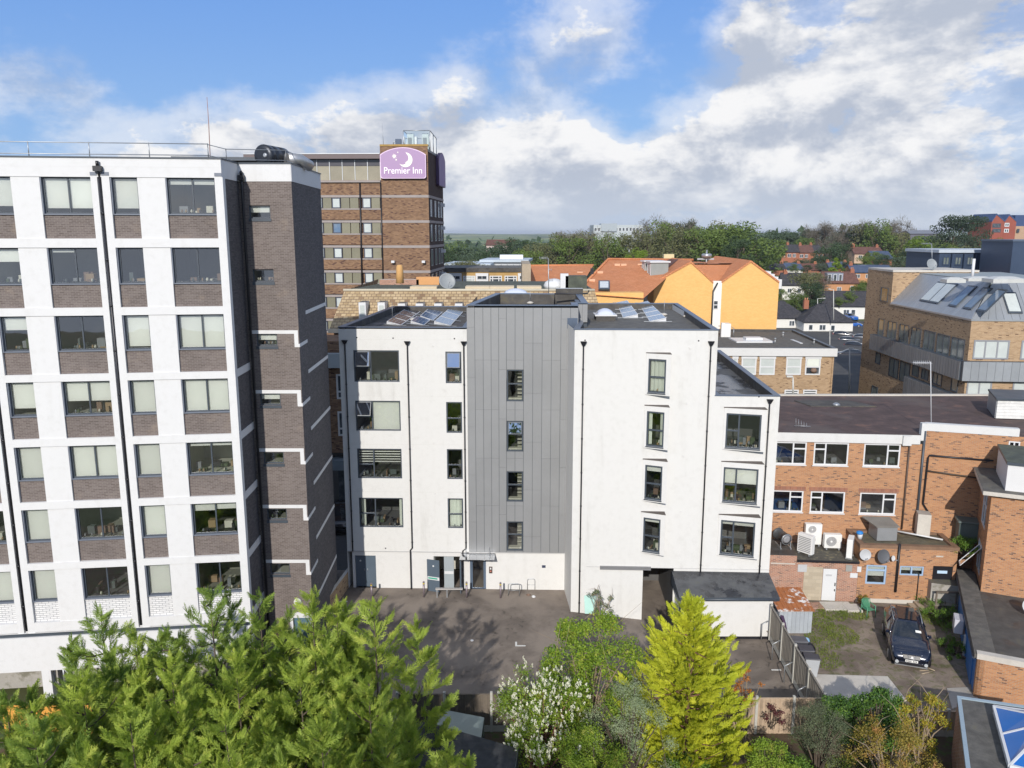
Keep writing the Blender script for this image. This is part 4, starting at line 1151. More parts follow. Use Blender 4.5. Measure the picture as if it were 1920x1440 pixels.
m2 = MB(); m2.prism(pts(E_.P(-6, 0, .05), E_.P(-2.52, 0, .05), E_.P(-2.52, 0, -2.58), E_.P(-6, 0, -2.58)), 2.30, 2.78, 0, 1); m2.build('extension_parapet', [B_RED2, TAR], rb)
m2 = MB(); m2.prism(pts(E_.P(-2.515, 0, .14), E_.P(1.05, 0, .14), E_.P(1.05, 0, -2.58), E_.P(-2.515, 0, -2.58)), 2.44, 2.58, 0, 1); m2.build('extension_roof', [BLACKP, roofmat('ext_roof_felt', (.085, .08, .065), (.28, .24, .12), .8, .2, .9)], rb)
h1 = E_.rect(1625, 1059, 1660, 1096); h2 = E_.rect(1688, 1061, 1731, 1080); h3 = E_.rect(1750, 1061, 1781, 1120); h3[1] = .55
mb = MB(); wall(mb, E_, 1.05, .25, 6.55, 3.40, [h1, h2, h3], .1); 
mb.face([E_.P(6.55, -.1, 0), E_.P(6.55, -.1, -2.6), E_.P(6.55, 3.4, -2.6), E_.P(6.55, 3.4, 0)])
mb.face([E_.P(1.05, 2.5, 0), E_.P(1.05, 2.5, -2.6), E_.P(1.05, 3.4, -2.6), E_.P(1.05, 3.4, 0)][::-1])
mb.build('extension_wall', B_RED, rb)
mb = MB(); mb.fbox(E_, 1.05, -.1, 6.55, .25, -.2, .03); mb.build('plinth', CONC_L, rb)
flat_roof(rb, pts(E_.P(1.05, 0, .0), E_.P(6.6, 0, .0), E_.P(6.6, 0, -2.6), E_.P(1.05, 0, -2.6)), 3.60, roofmat('ext_roof_moss', (.11, .10, .07), (.20, .16, .05), .7, .2, .7), up=.15, w=.3, zc=.2, cop=plain('brick_capping', (.20, .12, .075), .8, 0, .35, 2.0), over=.02)
BLUEF = plain('pale_blue_frame', (.30, .42, .58), .6)
CLEARW = plain('old_blind', (.42, .40, .28), .8, 0, .35, 4.0)
window(rb, E_, h1, cols=(), rows={0: [.72]}, d=-.03, fr=BLUEF, fw=.10, room=ROOMD, rd=1.4, blind=[.6])
window(rb, E_, h2, cols=(.5,), d=-.03, fr=BLUEF, fw=.08, room=ROOMD, rd=1.4, blind=[.5, .5])
d_ = MB(); d_.fbox(E_, h3[0] + .02, h3[1], h3[2] - .02, h3[3] - .02, -.06, -.01); d_ = d_.build('door', BLACKP, rb)
m2 = MB(); m2.fbox(E_, h3[0] + .25, h3[3] - .45, h3[2] - .30, h3[3] - .28, -.008, .01); m2.build('notice', plain('pale_blue_notice', (.45, .6, .75), .6), d_)
m2 = MB(); m2.fbox(E_, h3[0] + .55, h3[1] + .85, h3[0] + .66, h3[1] + .98, -.008, .04); m2.build('handle', GALV, d_)
mb = MB(); c = E_.st(1686, 1022)[0]; mb.tube([E_.P(c, 3.75, .08), E_.P(c, .75, .08)], .075, 8); mb.build('soil_pipe', BLACKP, rb)
mb = MB(); c = E_.st(1720, 1100)[0]; mb.tube([E_.P(c, 1.9, .05), E_.P(c, .3, .05)], .03, 6); mb.build('pipe', BLACKP, rb)
mb = MB(); c = E_.P(5.9, 3.0, .02); mb.fbox(E_, 5.35, 2.98, 5.75, 3.06, .004, .02); mb.build('stone_band', CONC_L, rb)
# angled wall to the right with its white parapet
mb = MB(); wall(mb, W_, 0, 0, 5.2, 9.9, [(4.42, 8.4, 5.0, 9.6)], .1); mb.build('wall', B_RED, rb)
mb = MB(); mb.fbox(W_, 0, 9.9, 4.9, 10.36, -.32, .05); mb.build('parapet', MT['fascia_white'], rb)
window(rb, W_, (4.42, 8.4, 5.0, 9.6), cols=(.5,), rows={0: [.6], 1: [.6]}, d=.02, fr=UPVC, fw=.07, room=ROOMD, rd=1)
mb = MB(); mb.fbox(U, 4.9, 9.3, 5.2, 10.36, -.2, .12); mb.build('parapet', MT['fascia_white'], rb)
k, z = W_.st(1742, 853); k2, z2 = W_.st(1862, 860); k3, z3 = W_.st(1735, 944); k4, z4 = W_.st(1740, 882); k5, z5 = W_.st(1830, 895)
mb = MB(); mb.tube([W_.P(k2, z2 - .1, .1), W_.P(k, z, .1), W_.P(k - .05, z - .15, .1), W_.P(k - .08, z3, .1), W_.P(k + .25, z3 - .5, .1)], .055, 8); mb.build('downpipe', BLACKP, rb)
mb = MB(); mb.tube([W_.P(k5, z5, .1), W_.P(k - .05, z4, .1)], .05, 8); mb.build('downpipe', plain('brown_pipe2', (.07, .05, .035), .6), rb)
mb = MB(); mb.tube([W_.P(-.02, 9.9, .1), W_.P(-.02, 4.0, .1)], .07, 8); mb.build('downpipe', ANTH, rb)
back = [G(1900, 742, 9.66), G(1440, 742, 9.66)]
rp = [U.P(-6.0, 0, .1), U.P(5.2, 0, .1), W_.P(0.2, 0, -.2), W_.P(5.2, 0, -.2), W_.P(7.0, 0, -.2), back[0], back[1]]
mb = MB(); mb.face([(p.x, p.y, 9.64) for p in rp]); mb.build('roof', TARB, rb)
mb = MB(); mb.prism([(back[1].x, back[1].y), (back[0].x, back[0].y), (back[0].x, back[0].y + .3), (back[1].x, back[1].y + .3)], 0, 9.75); mb.build('back_wall', CONC_L, rb)
mb = MB(); c = G(1578, 757, 9.66); mb.prism([(c.x - 2.5, c.y - .9), (c.x + 2.0, c.y - 1.0), (c.x + .9, c.y + 1.0), (c.x - 3.0, c.y + 1.0)], 9.6, 9.70); mb.build('roof_patch', TAR, rb)
m2 = MB(); c = G(1568, 759, 9.72); m2.lathe(c, [(.28, -.02), (.22, .08), (.1, .14)], 14); m2.build('roof_vent', GALV, rb)
# roof room at the right edge
a = G(1866, 784, 9.7); b = G(1855, 733, 10.9)
pr = thing('roof_plant_room', (a.x, a.y, 9.66), 'weathered white boarded plant room on the brown felt roof at the right edge', 'plant room')
poly = [(a.x, a.y), (a.x + 6, a.y - .9), (b.x + 6.2, b.y - .9), (b.x, b.y)]
mb = MB(); mb.prism([(p[0] + .05, p[1] + .05) for p in poly], 9.66, 10.9, 0, 0); mb.build('core', plain('grey_slat', (.22, .24, .27), .6), pr)
PF = Fac(poly[0], math.degrees(math.atan2(6, -.9)))
WBOARD = plain('weathered_white_board', (.66, .66, .64), .8, 0, .25, 2.5, per_obj=.06, spots=((.35, .33, .30), 2.0, .60))
for i in range(6):
    m2 = MB(); m2.fbox(PF, 0.02, 9.70 + i * .2, 6.0, 9.70 + i * .2 + .188, .0, .03); m2.build('board', WBOARD, pr)
PS = Fac(poly[3], math.degrees(math.atan2(a.x - b.x, a.y - b.y))); LPS = math.hypot(a.x - b.x, a.y - b.y)
for i in range(11):
    m2 = MB(); m2.fbox(PS, .05, 9.72 + i * .11, LPS, 9.72 + i * .11 + .08, .0, .04); m2.build('slat', GALV, pr)
mb = MB(); mb.prism([(poly[0][0] - .15, poly[0][1] - .15), (poly[1][0], poly[1][1] - .1), (poly[2][0], poly[2][1]), (poly[3][0] - .1, poly[3][1])], 10.92, 11.04, 0, 0); mb.build('lid', ANTH, pr)
# corner block, tank and clutter behind the extension
def boxthing(name, label, cat, x0, y0, x1, y1, z0, z1, mat, lid=None, group=None, bevel=0.01):
    t_ = thing(name, (x0, y0, z0), label, cat, group)
    mb = MB(); mb.box(x0, y0, z0, x1, y1, z1); mb.build('body', mat, t_, bevel=bevel)
    if lid:
        mb = MB(); mb.box(x0 - .04, y0 - .04, z1 + .002, x1 + .04, y1 + .04, z1 + .06); mb.build('lid', lid, t_, bevel=bevel)
    return t_
q = W_.P(.1, 0, .1)
cb = MB(); cb.fbox(W_, -.1, 3.62, .62, 4.95, .1, .9, 0, 1); cb = cb.build('concrete_block', [CONC_L, CONC], None, tuple(W_.P(.3, 3.6, .5))); tag(cb, 'pale stained concrete box at the foot of the angled brick wall', 'concrete box')
tk = thing('oil_tank', tuple(W_.P(3.2, 3.6, .8)), 'grey green water tank against the angled brick wall', 'tank')
mb = MB(); mb.fbox(W_, 2.1, 3.5, 3.7, 4.7, .15, 1.1); mb.build('body', plain('tank_green', (.10, .13, .125), .5), tk, bevel=.04)
mb = MB(); mb.fbox(W_, 2.0, 4.702, 3.8, 4.82, .08, 1.18); mb.build('lid', MT['tank_green'], tk, bevel=.03)
lw = MB(); lw.prism([(q.x - .5, q.y - 3.0), (q.x + 4.2, q.y - 4.6), (q.x + 4.6, q.y - 1.5), (q.x, q.y - .1)], 0, 1.6, 0, 1); lw = lw.build('low_wall', [CONC, roofmat('courtyard_roof', (.10, .095, .075), (.07, .09, .03), .6, .2)], None, (q.x, q.y - 2, 2.2)); tag(lw, 'low mossy flat roof in the shaded corner beside the oil tank', 'low roof')
hv = thing('air_duct_box', tuple(G(1665, 1010, 3.6)), 'grey metal duct box with sloped lid on the extension roof', 'duct box')
a = G(1644, 1011, 3.6); b = G(1681, 1012, 3.6)
mb = MB(); mb.box(a.x, a.y, 3.5, b.x + .05, a.y + 1.15, 4.35); mb.build('body', plain('duct_grey', (.28, .29, .30), .5, .3), hv)
mb = MB(); mb.hexa([(a.x - .12, a.y - .1, 4.36), (b.x + .12, a.y - .1, 4.36), (b.x + .1, a.y + 1.2, 4.5), (a.x - .4, a.y + 1.3, 4.5)], [(a.x - .12, a.y - .1, 4.42), (b.x + .12, a.y - .1, 4.42), (b.x + .1, a.y + 1.2, 4.56), (a.x - .4, a.y + 1.3, 4.56)]); mb.build('lid', plain('duct_lid', (.20, .19, .17), .7, 0, .3), hv)
pp = MB(); a = G(1683, 996, 3.75); b = G(1768, 1012, 3.7); pp.tube([a, b], .05, 8); pp = pp.build('white_pipe', UPVC, None, tuple(a)); tag(pp, 'long white plastic pipe lying across the extension roof', 'pipe')
bg = thing('bag', tuple(G(1612, 1008, 3.6)), 'bright blue bag on a white bucket beside the tall condenser', 'bag')
c = G(1612, 1010, 3.6)
mb = MB(); mb.lathe(c, [(.12, 0), (.16, .28), (.15, .3)], 12); mb.build('bucket', UPVC, bg)
mb = MB(); mb.lathe(c + Vector((-.03, 0, .28)), [(.14, 0), (.21, .07), (.18, .17), (.08, .2)], 9); mb.build('sack', plain('blue_sheet', (.02, .20, .55), .5, 0, .3, 9), bg)

# air conditioning units
ACW = plain('condenser_white', (.72, .72, .70), .45, 0, .06, 1.0); GRL = plain('fan_grille_grey', (.25, .25, .26), .5)
def condenser(loc, rz, w, h, dp, fans, label, rot=0):
    t_ = thing('air_conditioner', loc, label, 'air conditioner', 'outdoor units on the extension roof', rz)
    o_ = worg(t_)
    def P(x, y, z): return Vector((o_.x + x, o_.y + y, o_.z + z))
    mb = MB(); mb.box(o_.x - w/2, o_.y, o_.z + .1, o_.x + w/2, o_.y + dp, o_.z + .1 + h); mb.build('casing', ACW, t_, bevel=.015)
    for s in (-1, 1):
        mb = MB(); mb.box(o_.x + s * w * .36 - .04, o_.y - .04, o_.z, o_.x + s * w * .36 + .04, o_.y + dp + .04, o_.z + .098); mb.build('foot', GALV, t_)
    for i in range(fans):
        c = P(-w * .1 if w > .7 else 0, -.003, .1 + h * (i + .5) / fans)
        r = min(w * .34, h / fans * .40)
        g = MB(); g.lathe(c, [(r, 0), (r, .012), (r * .93, .016), (r * .9, .0)], 28, 0, (0, -1, 0)); g = g.build('fan_ring', ACW, t_)
        m2 = MB(); m2.lathe(c + Vector((0, .002, 0)), [(r * .88, 0), (r * .88, .006)], 28, 0, (0, -1, 0)); m2.build('fan', GRL, g)
        m2 = MB()
        for q in range(1, 6):
            rr_ = r * .88 * q / 5.6
            pts_ = [c + Vector((rr_ * math.cos(a * math.pi / 9), -.014, rr_ * math.sin(a * math.pi / 9))) for a in range(19)]
            m2.tube(pts_, .006, 4, cap=False)
        m2.lathe(c + Vector((0, -.008, 0)), [(r * .2, 0), (r * .2, .01)], 16, 0, (0, -1, 0)); m2.build('grille', ACW, g)
    if fans == 0:
        m2 = MB()
        for i in range(9):
            m2.box(o_.x - w * .42, o_.y - .012, o_.z + .2 + i * (h - .2) / 9, o_.x + w * .42, o_.y + .001, o_.z + .2 + i * (h - .2) / 9 + .05)
        m2.build('fins', GRL, t_)
    return t_
condenser(tuple(G(1524, 1024, 2.62)), R_(-4), .98, 1.30, .36, 2, 'tall white twin fan air conditioning unit at the back of the extension roof')
condenser(tuple(G(1561, 1031, 2.62)), R_(-4), 1.02, .86, .36, 1, 'square white single fan air conditioning unit in the middle of the extension roof')
condenser(tuple(G(1507, 1040, 2.62)), R_(-52), .95, 1.15, .34, 0, 'white air conditioning unit turned edge on, left of the others')
condenser(tuple(G(1598, 1046, 2.62)), R_(62), .9, 1.15, .32, 0, 'white air conditioning unit turned sideways at the right end of the row')
fn = thing('extractor_fan', tuple(G(1467, 1030, 2.85)), 'dark cylindrical extractor fan on a frame at the left end of the extension roof', 'extractor fan')
c = G(1473, 1024, 2.95) + Vector((0, 0, .45)); ax = Vector((.25, -1, -.05)).normalized()
mb = MB(); mb.lathe(c - ax * .9, [(.30, -.02), (.36, 0), (.36, .06), (.32, .07), (.32, .9), (.36, .91), (.36, .97), (.30, .98)], 22, 0, ax); mb.build('drum', plain('fan_drum', (.10, .105, .11), .45, .5), fn)
mb = MB(); mb.lathe(c + ax * .08, [(.34, 0), (.34, .01), (.31, .012)], 22, 0, ax); mb.build('rim', GALV, fn)
mb = MB(); mb.lathe(c + ax * .095, [(.30, 0), (.12, .03)], 18, 0, ax); mb.build('grille', GRL, fn)
for s in (-.3, .3):
    m2 = MB(); m2.box(c.x + s - .03, c.y - .1, 2.78, c.x + s + .03, c.y + 1.0, 2.86); m2.box(c.x + s - .02, c.y + .0, 2.86, c.x + s + .02, c.y + .05, 3.2); m2.build('bracket', GALV, fn)
def dish(p, r, mat, label, az=200, el=28, arm=True, name='satellite_dish', grp=None, pole=None):
    t_ = thing(name, tuple(p), label, 'satellite dish', grp)
    n_ = Vector((math.sin(R_(az)) * math.cos(R_(el)), math.cos(R_(az)) * math.cos(R_(el)), math.sin(R_(el))))
    mb = MB(); mb.lathe(Vector(p), [(r * .02, -.0), (r * .5, r * .05), (r * .85, r * .15), (r, r * .22), (r * .98, r * .25), (r * .84, r * .18), (r * .5, r * .08), (r * .02, .03)], 22, 0, n_); mb.build('reflector', mat, t_)
    side = Vector((0, 0, -1)); side = (side - n_ * side.dot(n_)).normalized()
    mb = MB(); mb.tube([Vector(p) + side * r * .8 + n_ * .05, Vector(p) + n_ * r * 1.1 + side * r * .55], .012, 5); mb.build('arm', GALV, t_)
    mb = MB(); mb.lathe(Vector(p) + n_ * r * 1.05 + side * r * .5, [(.03, 0), (.045, .05), (.03, .1)], 8, 0, n_); mb.build('receiver', GRL, t_)
    mb = MB(); q = Vector(p) - n_ * .02; mb.tube([q, q - n_ * .12, (pole or q + Vector((0, .25, -.05)))], .02, 6); mb.build('mount', GALV, t_)
dish(E_.P(*E_.st(1622, 1040, .3), .3), .33, plain('pale_dish', (.42, .43, .44), .5), 'pale grey satellite dish on the brick extension, left one of the pair', 185, 12)
dish(E_.P(*E_.st(1655, 1043, .35), .35), .42, plain('dark_dish', (.10, .105, .115), .5), 'large dark grey satellite dish on the brick extension wall', 165, 14)
dish(E_.P(*E_.st(1674, 1047, .25), .25), .17, UPVC, 'small white round dish beside the dark satellite dish', 150, 14)

# ================================================ ANGLED BRICK TOWER AND GARAGE (right edge)
L0 = Vector((21.75, 34.33)); dv = Vector((math.sin(R_(24.6)), math.cos(R_(24.6)))); fv = Vector((math.sin(R_(114.6)), math.cos(R_(114.6))))
gr = thing('garage', (L0.x, L0.y, 0), 'low brick garage with blue painted side wall and grey felt roof at the right', 'outbuilding')
LF = Fac(L0, 114.6); LS = Fac(L0 + dv * 10.5, 204.6)
mb = MB(); wall(mb, LF, 0, -.5, 7.5, 1.98); mb.build('front_wall', B_RED, gr)
mb = MB(); mb.fbox(LF, -.05, 1.982, 7.5, 2.26, -.30, .06); mb.build('coping', CONC_L, gr)
BLUEP = plain('flaking_blue_paint', (.045, .16, .42), .7, 0, .35, 1.6, .3, spots=((.30, .32, .36), 1.6, .60))
mb = MB(); wall(mb, LS, 0, -.3, 10.1, 1.98); mb.build('side_wall', BLUEP, gr)
mb = MB(); mb.fbox(LS, 10.1, -.3, 10.5, 1.98, -.3, .003); mb.build('corner_pier', B_RED, gr)
for (a, b) in ((2.2, 4.4), (4.6, 6.8), (7.1, 9.3)):
    m2 = MB(); m2.fbox(LS, a, -.05, b, 1.85, .0, .05); d_ = m2.build('garage_door', plain('blue_door_paint', (.055, .19, .46), .6, 0, .25, 2.0), gr)
    for i in range(6):
        m3 = MB(); w3 = (b - a) / 6; m3.fbox(LS, a + i * w3 + .01, 0.0, a + (i + 1) * w3 - .01, 1.8, .051, .068); m3.build('board', BLUEP, d_)
rfp = [L0 + dv * -.05, L0 + fv * 7.5, L0 + fv * 7.5 + dv * 10.5, L0 + dv * 10.5]
mb = MB()
mb.hexa([(*(L0 - fv * .15), 2.0), (*(L0 + fv * .75), 2.0), (*(L0 + fv * .75 + dv * 10.5), 2.0), (*(L0 - fv * .15 + dv * 10.5), 2.0)],
        [(*(L0 - fv * .15), 2.2), (*(L0 + fv * .75), 2.2), (*(L0 + fv * .75 + dv * 10.5), 2.2), (*(L0 - fv * .15 + dv * 10.5), 2.2)])
mb.build('roof_edge', TARG, gr)
mb = MB(); mb.face([(*p, 2.08) for p in rfp]); mb.build('roof', TAR, gr)
mb = MB(); mb.fbox(LS, 0, 1.9, 10.4, 2.0, .003, .2); mb.build('gutter', ANTH, gr)
u_ = thing('wall_unit', tuple(LS.P(6.2, 1.2, .3)), 'pale boxy air unit fixed to the blue garage wall', 'air conditioner')
mb = MB(); mb.fbox(LS, 5.2, 1.0, 6.1, 1.75, .2, .62); mb.build('casing', plain('pale_grey_casing', (.50, .50, .55), .5), u_, bevel=.02)
mb = MB(); mb.fbox(LS, 5.3, .95, 6.0, .99, .07, .6); mb.build('bracket', GALV, u_)
mb = MB(); mb.fbox(LS, 6.2, .02, 6.45, 1.1, .07, .14); mb.build('conduit', UPVC, u_)
TB = Vector((25.85, 41.25))
bt = thing('brick_tower', (TB.x, TB.y, 2.1), 'orange brick upper building with projecting roof ledge and white box on top beside the garage', 'building')
BF = Fac(TB, 114.6); BS = Fac(TB + dv * 6.5, 204.6)
mb = MB(); wall(mb, BF, 0, 2.08, 6.0, 7.66); mb.build('front_wall', B_RED, bt)
sw = [(.9, 5.2, 2.4, 7.1), (3.6, 5.2, 5.3, 7.2), (3.6, 2.5, 5.3, 4.2)]
mb = MB(); wall(mb, BS, 0, -.2, 6.5, 7.66, sw[1:], .12); mb.build('side_wall', B_RED, bt)
window(bt, BS, sw[1], cols=(.5,), rows={0: [.6], 1: [.6]}, d=.0, fr=UPVC, fw=.07, rd=2, room=ROOMD)
w_ = window(bt, BS, sw[2], cols=(.5,), rows={}, d=.0, fr=UPVC, fw=.07, rd=2, room=ROOMD, opened={(1, 0): 38})
mb = MB(); mb.hexa([(*(TB - fv * .45 - dv * .35), 7.68), (*(TB + fv * 6.0 - dv * .35), 7.68), (*(TB + fv * 6.0 + dv * 6.5), 7.68), (*(TB - fv * .45 + dv * 6.5), 7.68)],
        [(*(TB - fv * .45 - dv * .35), 7.90), (*(TB + fv * 6.0 - dv * .35), 7.90), (*(TB + fv * 6.0 + dv * 6.5), 7.90), (*(TB - fv * .45 + dv * 6.5), 7.90)], 0, 1)
mb.build('roof_ledge', [CONC_L, TARG], bt)
wbx = [TB + fv * .62 + dv * .25, TB + fv * 6 + dv * .25, TB + fv * 6 + dv * 4.2, TB + fv * .62 + dv * 4.2]
mb = MB(); mb.hexa([(*p, 7.9) for p in wbx], [(*p, 9.35) for p in wbx]); mb.build('white_box', plain('white_boarding', (.62, .62, .62), .6, 0, .04, 1.0), bt)
mb = MB(); wv_ = [TB + fv * .55 + dv * .15, TB + fv * 6 + dv * .15, TB + fv * 6 + dv * 4.3, TB + fv * .55 + dv * 4.3]
mb.hexa([(*p, 9.352) for p in wv_], [(*p, 9.5) for p in wv_], 0, 1); mb.build('box_roof', [ANTH, TARGR], bt)
m2 = MB(); c = wbx[0] + fv * 1.15 - dv * .03; m2.tube([(c.x, c.y, 8.3), (c.x + .1, c.y - .04, 8.75), (c.x + .2, c.y - .08, 8.4)], .025, 5); m2.build('light_fitting', BLACKP, bt)
dish(Vector((*(TB + fv * 2.0 - dv * 2.3), 2.6)), .42, plain('pale_dish', (1, 1, 1)), 'grey satellite dish standing on the garage roof at the right edge', 200, 30)

# bottom right flat roof with glazed lantern
nr = thing('garden_room', tuple(G(1800, 1380, 2.6)), 'flat felt roofed garden room with blue glazed roof lantern in the bottom right corner', 'outbuilding')
rp = [G(1815, 1455, 2.7), G(1990, 1455, 2.7), G(1990, 1333, 2.7), G(1796, 1305, 2.7)]
flat_roof(nr, pts(*rp), 2.7, TARG, up=.05, w=.12, cop=plain('pale_blue_trim', (.28, .36, .42), .5), zc=.12)
mb = MB(); mb.prism(pts(*[r0 for r0 in rp]), 0, 2.6); mb.build('wall', B_RED2, nr)
la = [G(1862, 1334, 2.75), G(1985, 1352, 2.75), G(1990, 1470, 2.75), G(1892, 1446, 2.75)]
apx = (la[0] + la[1] + la[2] + la[3]) * .25
r1 = la[0].lerp(la[1], .5).lerp(apx, .55) + Vector((0, 0, .75)); r2 = la[3].lerp(la[2], .5).lerp(apx, .55) + Vector((0, 0, .75))
mb = MB()
def beam(mb, a, b, w=.05):
    mb.tube([a, b], w, 4, smooth=False)
up = Vector((0, 0, .22))
for a, b in ((0, 1), (1, 2), (2, 3), (3, 0)):
    beam(mb, la[a] + up, la[b] + up, .07)
for a, b in ((la[0] + up, r1), (la[1] + up, r1), (la[2] + up, r2), (la[3] + up, r2), (r1, r2)):
    beam(mb, a, b, .055)
mid_l = la[0].lerp(la[3], .5) + up; mid_t = r1.lerp(r2, .5); beam(mb, mid_l, mid_t, .05)
lt = mb.build('roof_lantern', UPVC, nr)
mb = MB(); mb.hexa([p - Vector((0, 0, .08)) for p in (la[3], la[2], la[1], la[0])], [p + up * .8 for p in (la[3], la[2], la[1], la[0])]); mb.build('lantern_kerb', UPVC, lt)
BG = plain('blue_solar_glass', (.01, .12, .42), .05, 0, .1, .8, spec=1.0)
for fc in ([la[3] + up, mid_l, mid_t, r2], [mid_l, la[0] + up, r1, mid_t], [la[0] + up, la[1] + up, r1], [la[1] + up, la[2] + up, r2, r1], [la[2] + up, la[3] + up, r2]):
    m2 = MB(); m2.face(fc); m2.build('pane', BG, lt)

# bottom dark shed roof, green box, boundary fences
sr = thing('shed', tuple(G(860, 1400, 2.2)), 'dark felt flat roofed shed in the garden at the bottom centre', 'shed')
rp = [G(740, 1460, 2.3), G(962, 1460, 2.3), G(972, 1404, 2.3), G(800, 1354, 2.3), G(740, 1362, 2.3)]
mb = MB(); mb.prism(pts(*rp), 2.22, 2.32, 1, 0); mb.build('roof', [roofmat('shed_felt', (.045, .048, .055), (.08, .05, .03), .3, .3, .6), plain('pale_trim', (.45, .52, .55), .5)], sr)
mb = MB(); mb.prism([(p.x * .99 , p.y - .0 if i > 2 else p.y) for i, p in enumerate(rp)], 0, 2.2); mb.build('wall', ANTH, sr)
gb2 = thing('storage_box', tuple(G(858, 1380, 1.2)), 'grey green metal storage box behind the dark shed roof', 'storage box')
rp = [G(806, 1366, 1.5), G(902, 1385, 1.5), G(908, 1345, 1.5), G(824, 1329, 1.5)]
mb = MB(); mb.prism(pts(*rp), 0, 1.45); mb.build('body', plain('grey_green_sheet', (.12, .16, .165), .45, .2, .15, 1.0), gb2)
mb = MB(); mb.prism(pts(*rp), 1.452, 1.5); mb.build('lid', plain('grey_green_lid', (.20, .25, .25), .4, .2, .12, .8), gb2)

WOODG = plain('weathered_grey_timber', (.25, .225, .19), .85, 0, .25, 5.0, .3, per_obj=.16)
WOODB = plain('weathered_brown_timber', (.38, .285, .20), .85, 0, .28, 5.0, .3, per_obj=.18)
WOODD = plain('old_dark_timber', (.14, .115, .09), .85, 0, .3, 5.0, .3, per_obj=.2)
POSTC = plain('concrete_post', (.42, .41, .37), .85, 0, .2, 3.0)
def fence(label, A, B, h0, h1, mat, bay=1.83, bw=.11, gravel=True, base=0.0, side=1, name='timber_fence', braces=False, zb=0.0):
    A = Vector(A); B = Vector(B); L = (B - A).length
    v = (B - A) / L; F = Fac(A, math.degrees(math.atan2(v.x, v.y)))
    t_ = thing(name, (A.x, A.y, zb), label, 'fence')
    n = max(1, round(L / bay))
    rr = random.Random(int(A.x * 100))
    for i in range(n + 1):
        k = L * i / n
        m2 = MB(); m2.fbox(F, k - .055, zb, k + .055, zb + h0 + (h1 - h0) * i / n + .1, -.06, .06); m2.build('post', POSTC, t_)
    for i in range(n):
        k = L * i / n + .06; ke = L * (i + 1) / n - .06
        h = h0 + (h1 - h0) * (i + .5) / n
        if gravel:
            m2 = MB(); m2.fbox(F, k, zb + base, ke, zb + base + .3, -.025, .025); m2.build('gravel_board', POSTC, t_)
        zz = zb + base + (.305 if gravel else 0)
        j = 0
        nb = max(2, round((ke - k) / bw)); w = (ke - k) / nb
        for j in range(nb):
            m2 = MB(); m2.fbox(F, k + j * w + .002, zz, k + (j + 1) * w - .002, zb + h - .03 + rr.uniform(-.012, .008), -.012 + .012 * (j % 2), .012 + .012 * (j % 2)); m2.build('board', mat, t_)
        m2 = MB(); m2.fbox(F, k, zb + h - .028, ke, zb + h + .01, -.03, .05); m2.build('capping', mat, t_)
        for hz in (.45, .8):
            m2 = MB(); m2.fbox(F, k, zb + h * hz, ke, zb + h * hz + .08, -.09, -.03); m2.build('rail', mat, t_)
    if braces:
        for i in range(n + 1):
            p = F.P(L * i / n, zb, side * .1); q = F.P(L * i / n, zb, side * .45)
            m2 = MB(); m2.tube([(p.x, p.y, zb + 1.1), (q.x, q.y, zb + .9), (q.x, q.y, zb)], .03, 6); m2.build('brace', GALV, t_)
    return t_
fence('grey weathered timber fence leaning back between car park and dirt yard', (14.08, 40.4), (13.72, 31.9), 2.0, 1.95, WOODG, bay=1.95, zb=-.35, braces=True, side=1)
fence('brown timber fence with concrete posts below the orange leaved tree', (9.0, 31.55), (13.85, 31.55), 2.0, 2.0, WOODB, bay=1.9, zb=-.3)
fence('old dark timber fence at the near edge of the car park', (-5.0, 31.7), (3.2, 31.7), 1.8, 1.8, WOODD, bay=1.9)
fence('shaded brown timber fence hidden behind the garden shrubs', (3.3, 31.6), (8.9, 31.6), 1.8, 1.85, WOODB, bay=1.9)
fence('pale low timber fence behind the evergreen shrubs at the yard end', (14.0, 31.5), (20.5, 31.3), 1.2, 1.2, WOODB, bay=1.8)
fence('dark brown timber garden fence running towards the camera at lower right', (20.2, 31.0), (19.2, 24.0), 1.8, 1.8, WOODD, bay=1.8)

# ================================================ MODERN TAN BRICK BLOCK WITH ZINC ROOF (right)
N12 = D(1822, 600, 64)
az12 = 2.0
Ft = Fac((N12.x, N12.y), az12)
kS = Ft.st(1628, 505)[0]; kT = Ft.st(1670, 570)[0]
FAR = Ft.P(kS, 0)
S12 = Fac((FAR.x, FAR.y), 180 + az12); F12 = Fac((N12.x, N12.y), 95)
mo = thing('office_block', (N12.x, N12.y, 0), 'modern tan brick block with sloping zinc roof and grey metal bands at the right', 'building')
ZE = 14.6
mb = MB(); wall(mb, S12, 0, 0, kS, ZE); mb.build('side_wall', B_TAN, mo)
mb = MB(); wall(mb, F12, 0, 0, 12, ZE); mb.build('front_wall', B_TAN, mo)
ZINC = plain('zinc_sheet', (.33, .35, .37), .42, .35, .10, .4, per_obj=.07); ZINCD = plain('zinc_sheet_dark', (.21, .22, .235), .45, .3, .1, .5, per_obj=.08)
# raised stair head at the far end
kq = kS - kT
mb = MB(); wall(mb, S12, 0, ZE, kq, 17.75)
SH = S12.P(kq, 0); SHF = Fac((SH.x, SH.y), 92)
wall(mb, SHF, 0, ZE - 1, 8.2, 17.75)
mb.build('stair_head_wall', B_TAN, mo)
mb = MB(); q = SHF.P(8.2, 0)
mb.prism([(SH.x - .1, SH.y - .1), (q.x, q.y - .1), (q.x, q.y + kq), (FAR.x, FAR.y)], 17.752, 17.95); mb.build('stair_head_coping', CONC_L, mo)
r_ = S12.rect(1653, 538, 1664, 567); swin(mo, S12, r_, fr=ANTH, pane=DPANE, fw=.1)
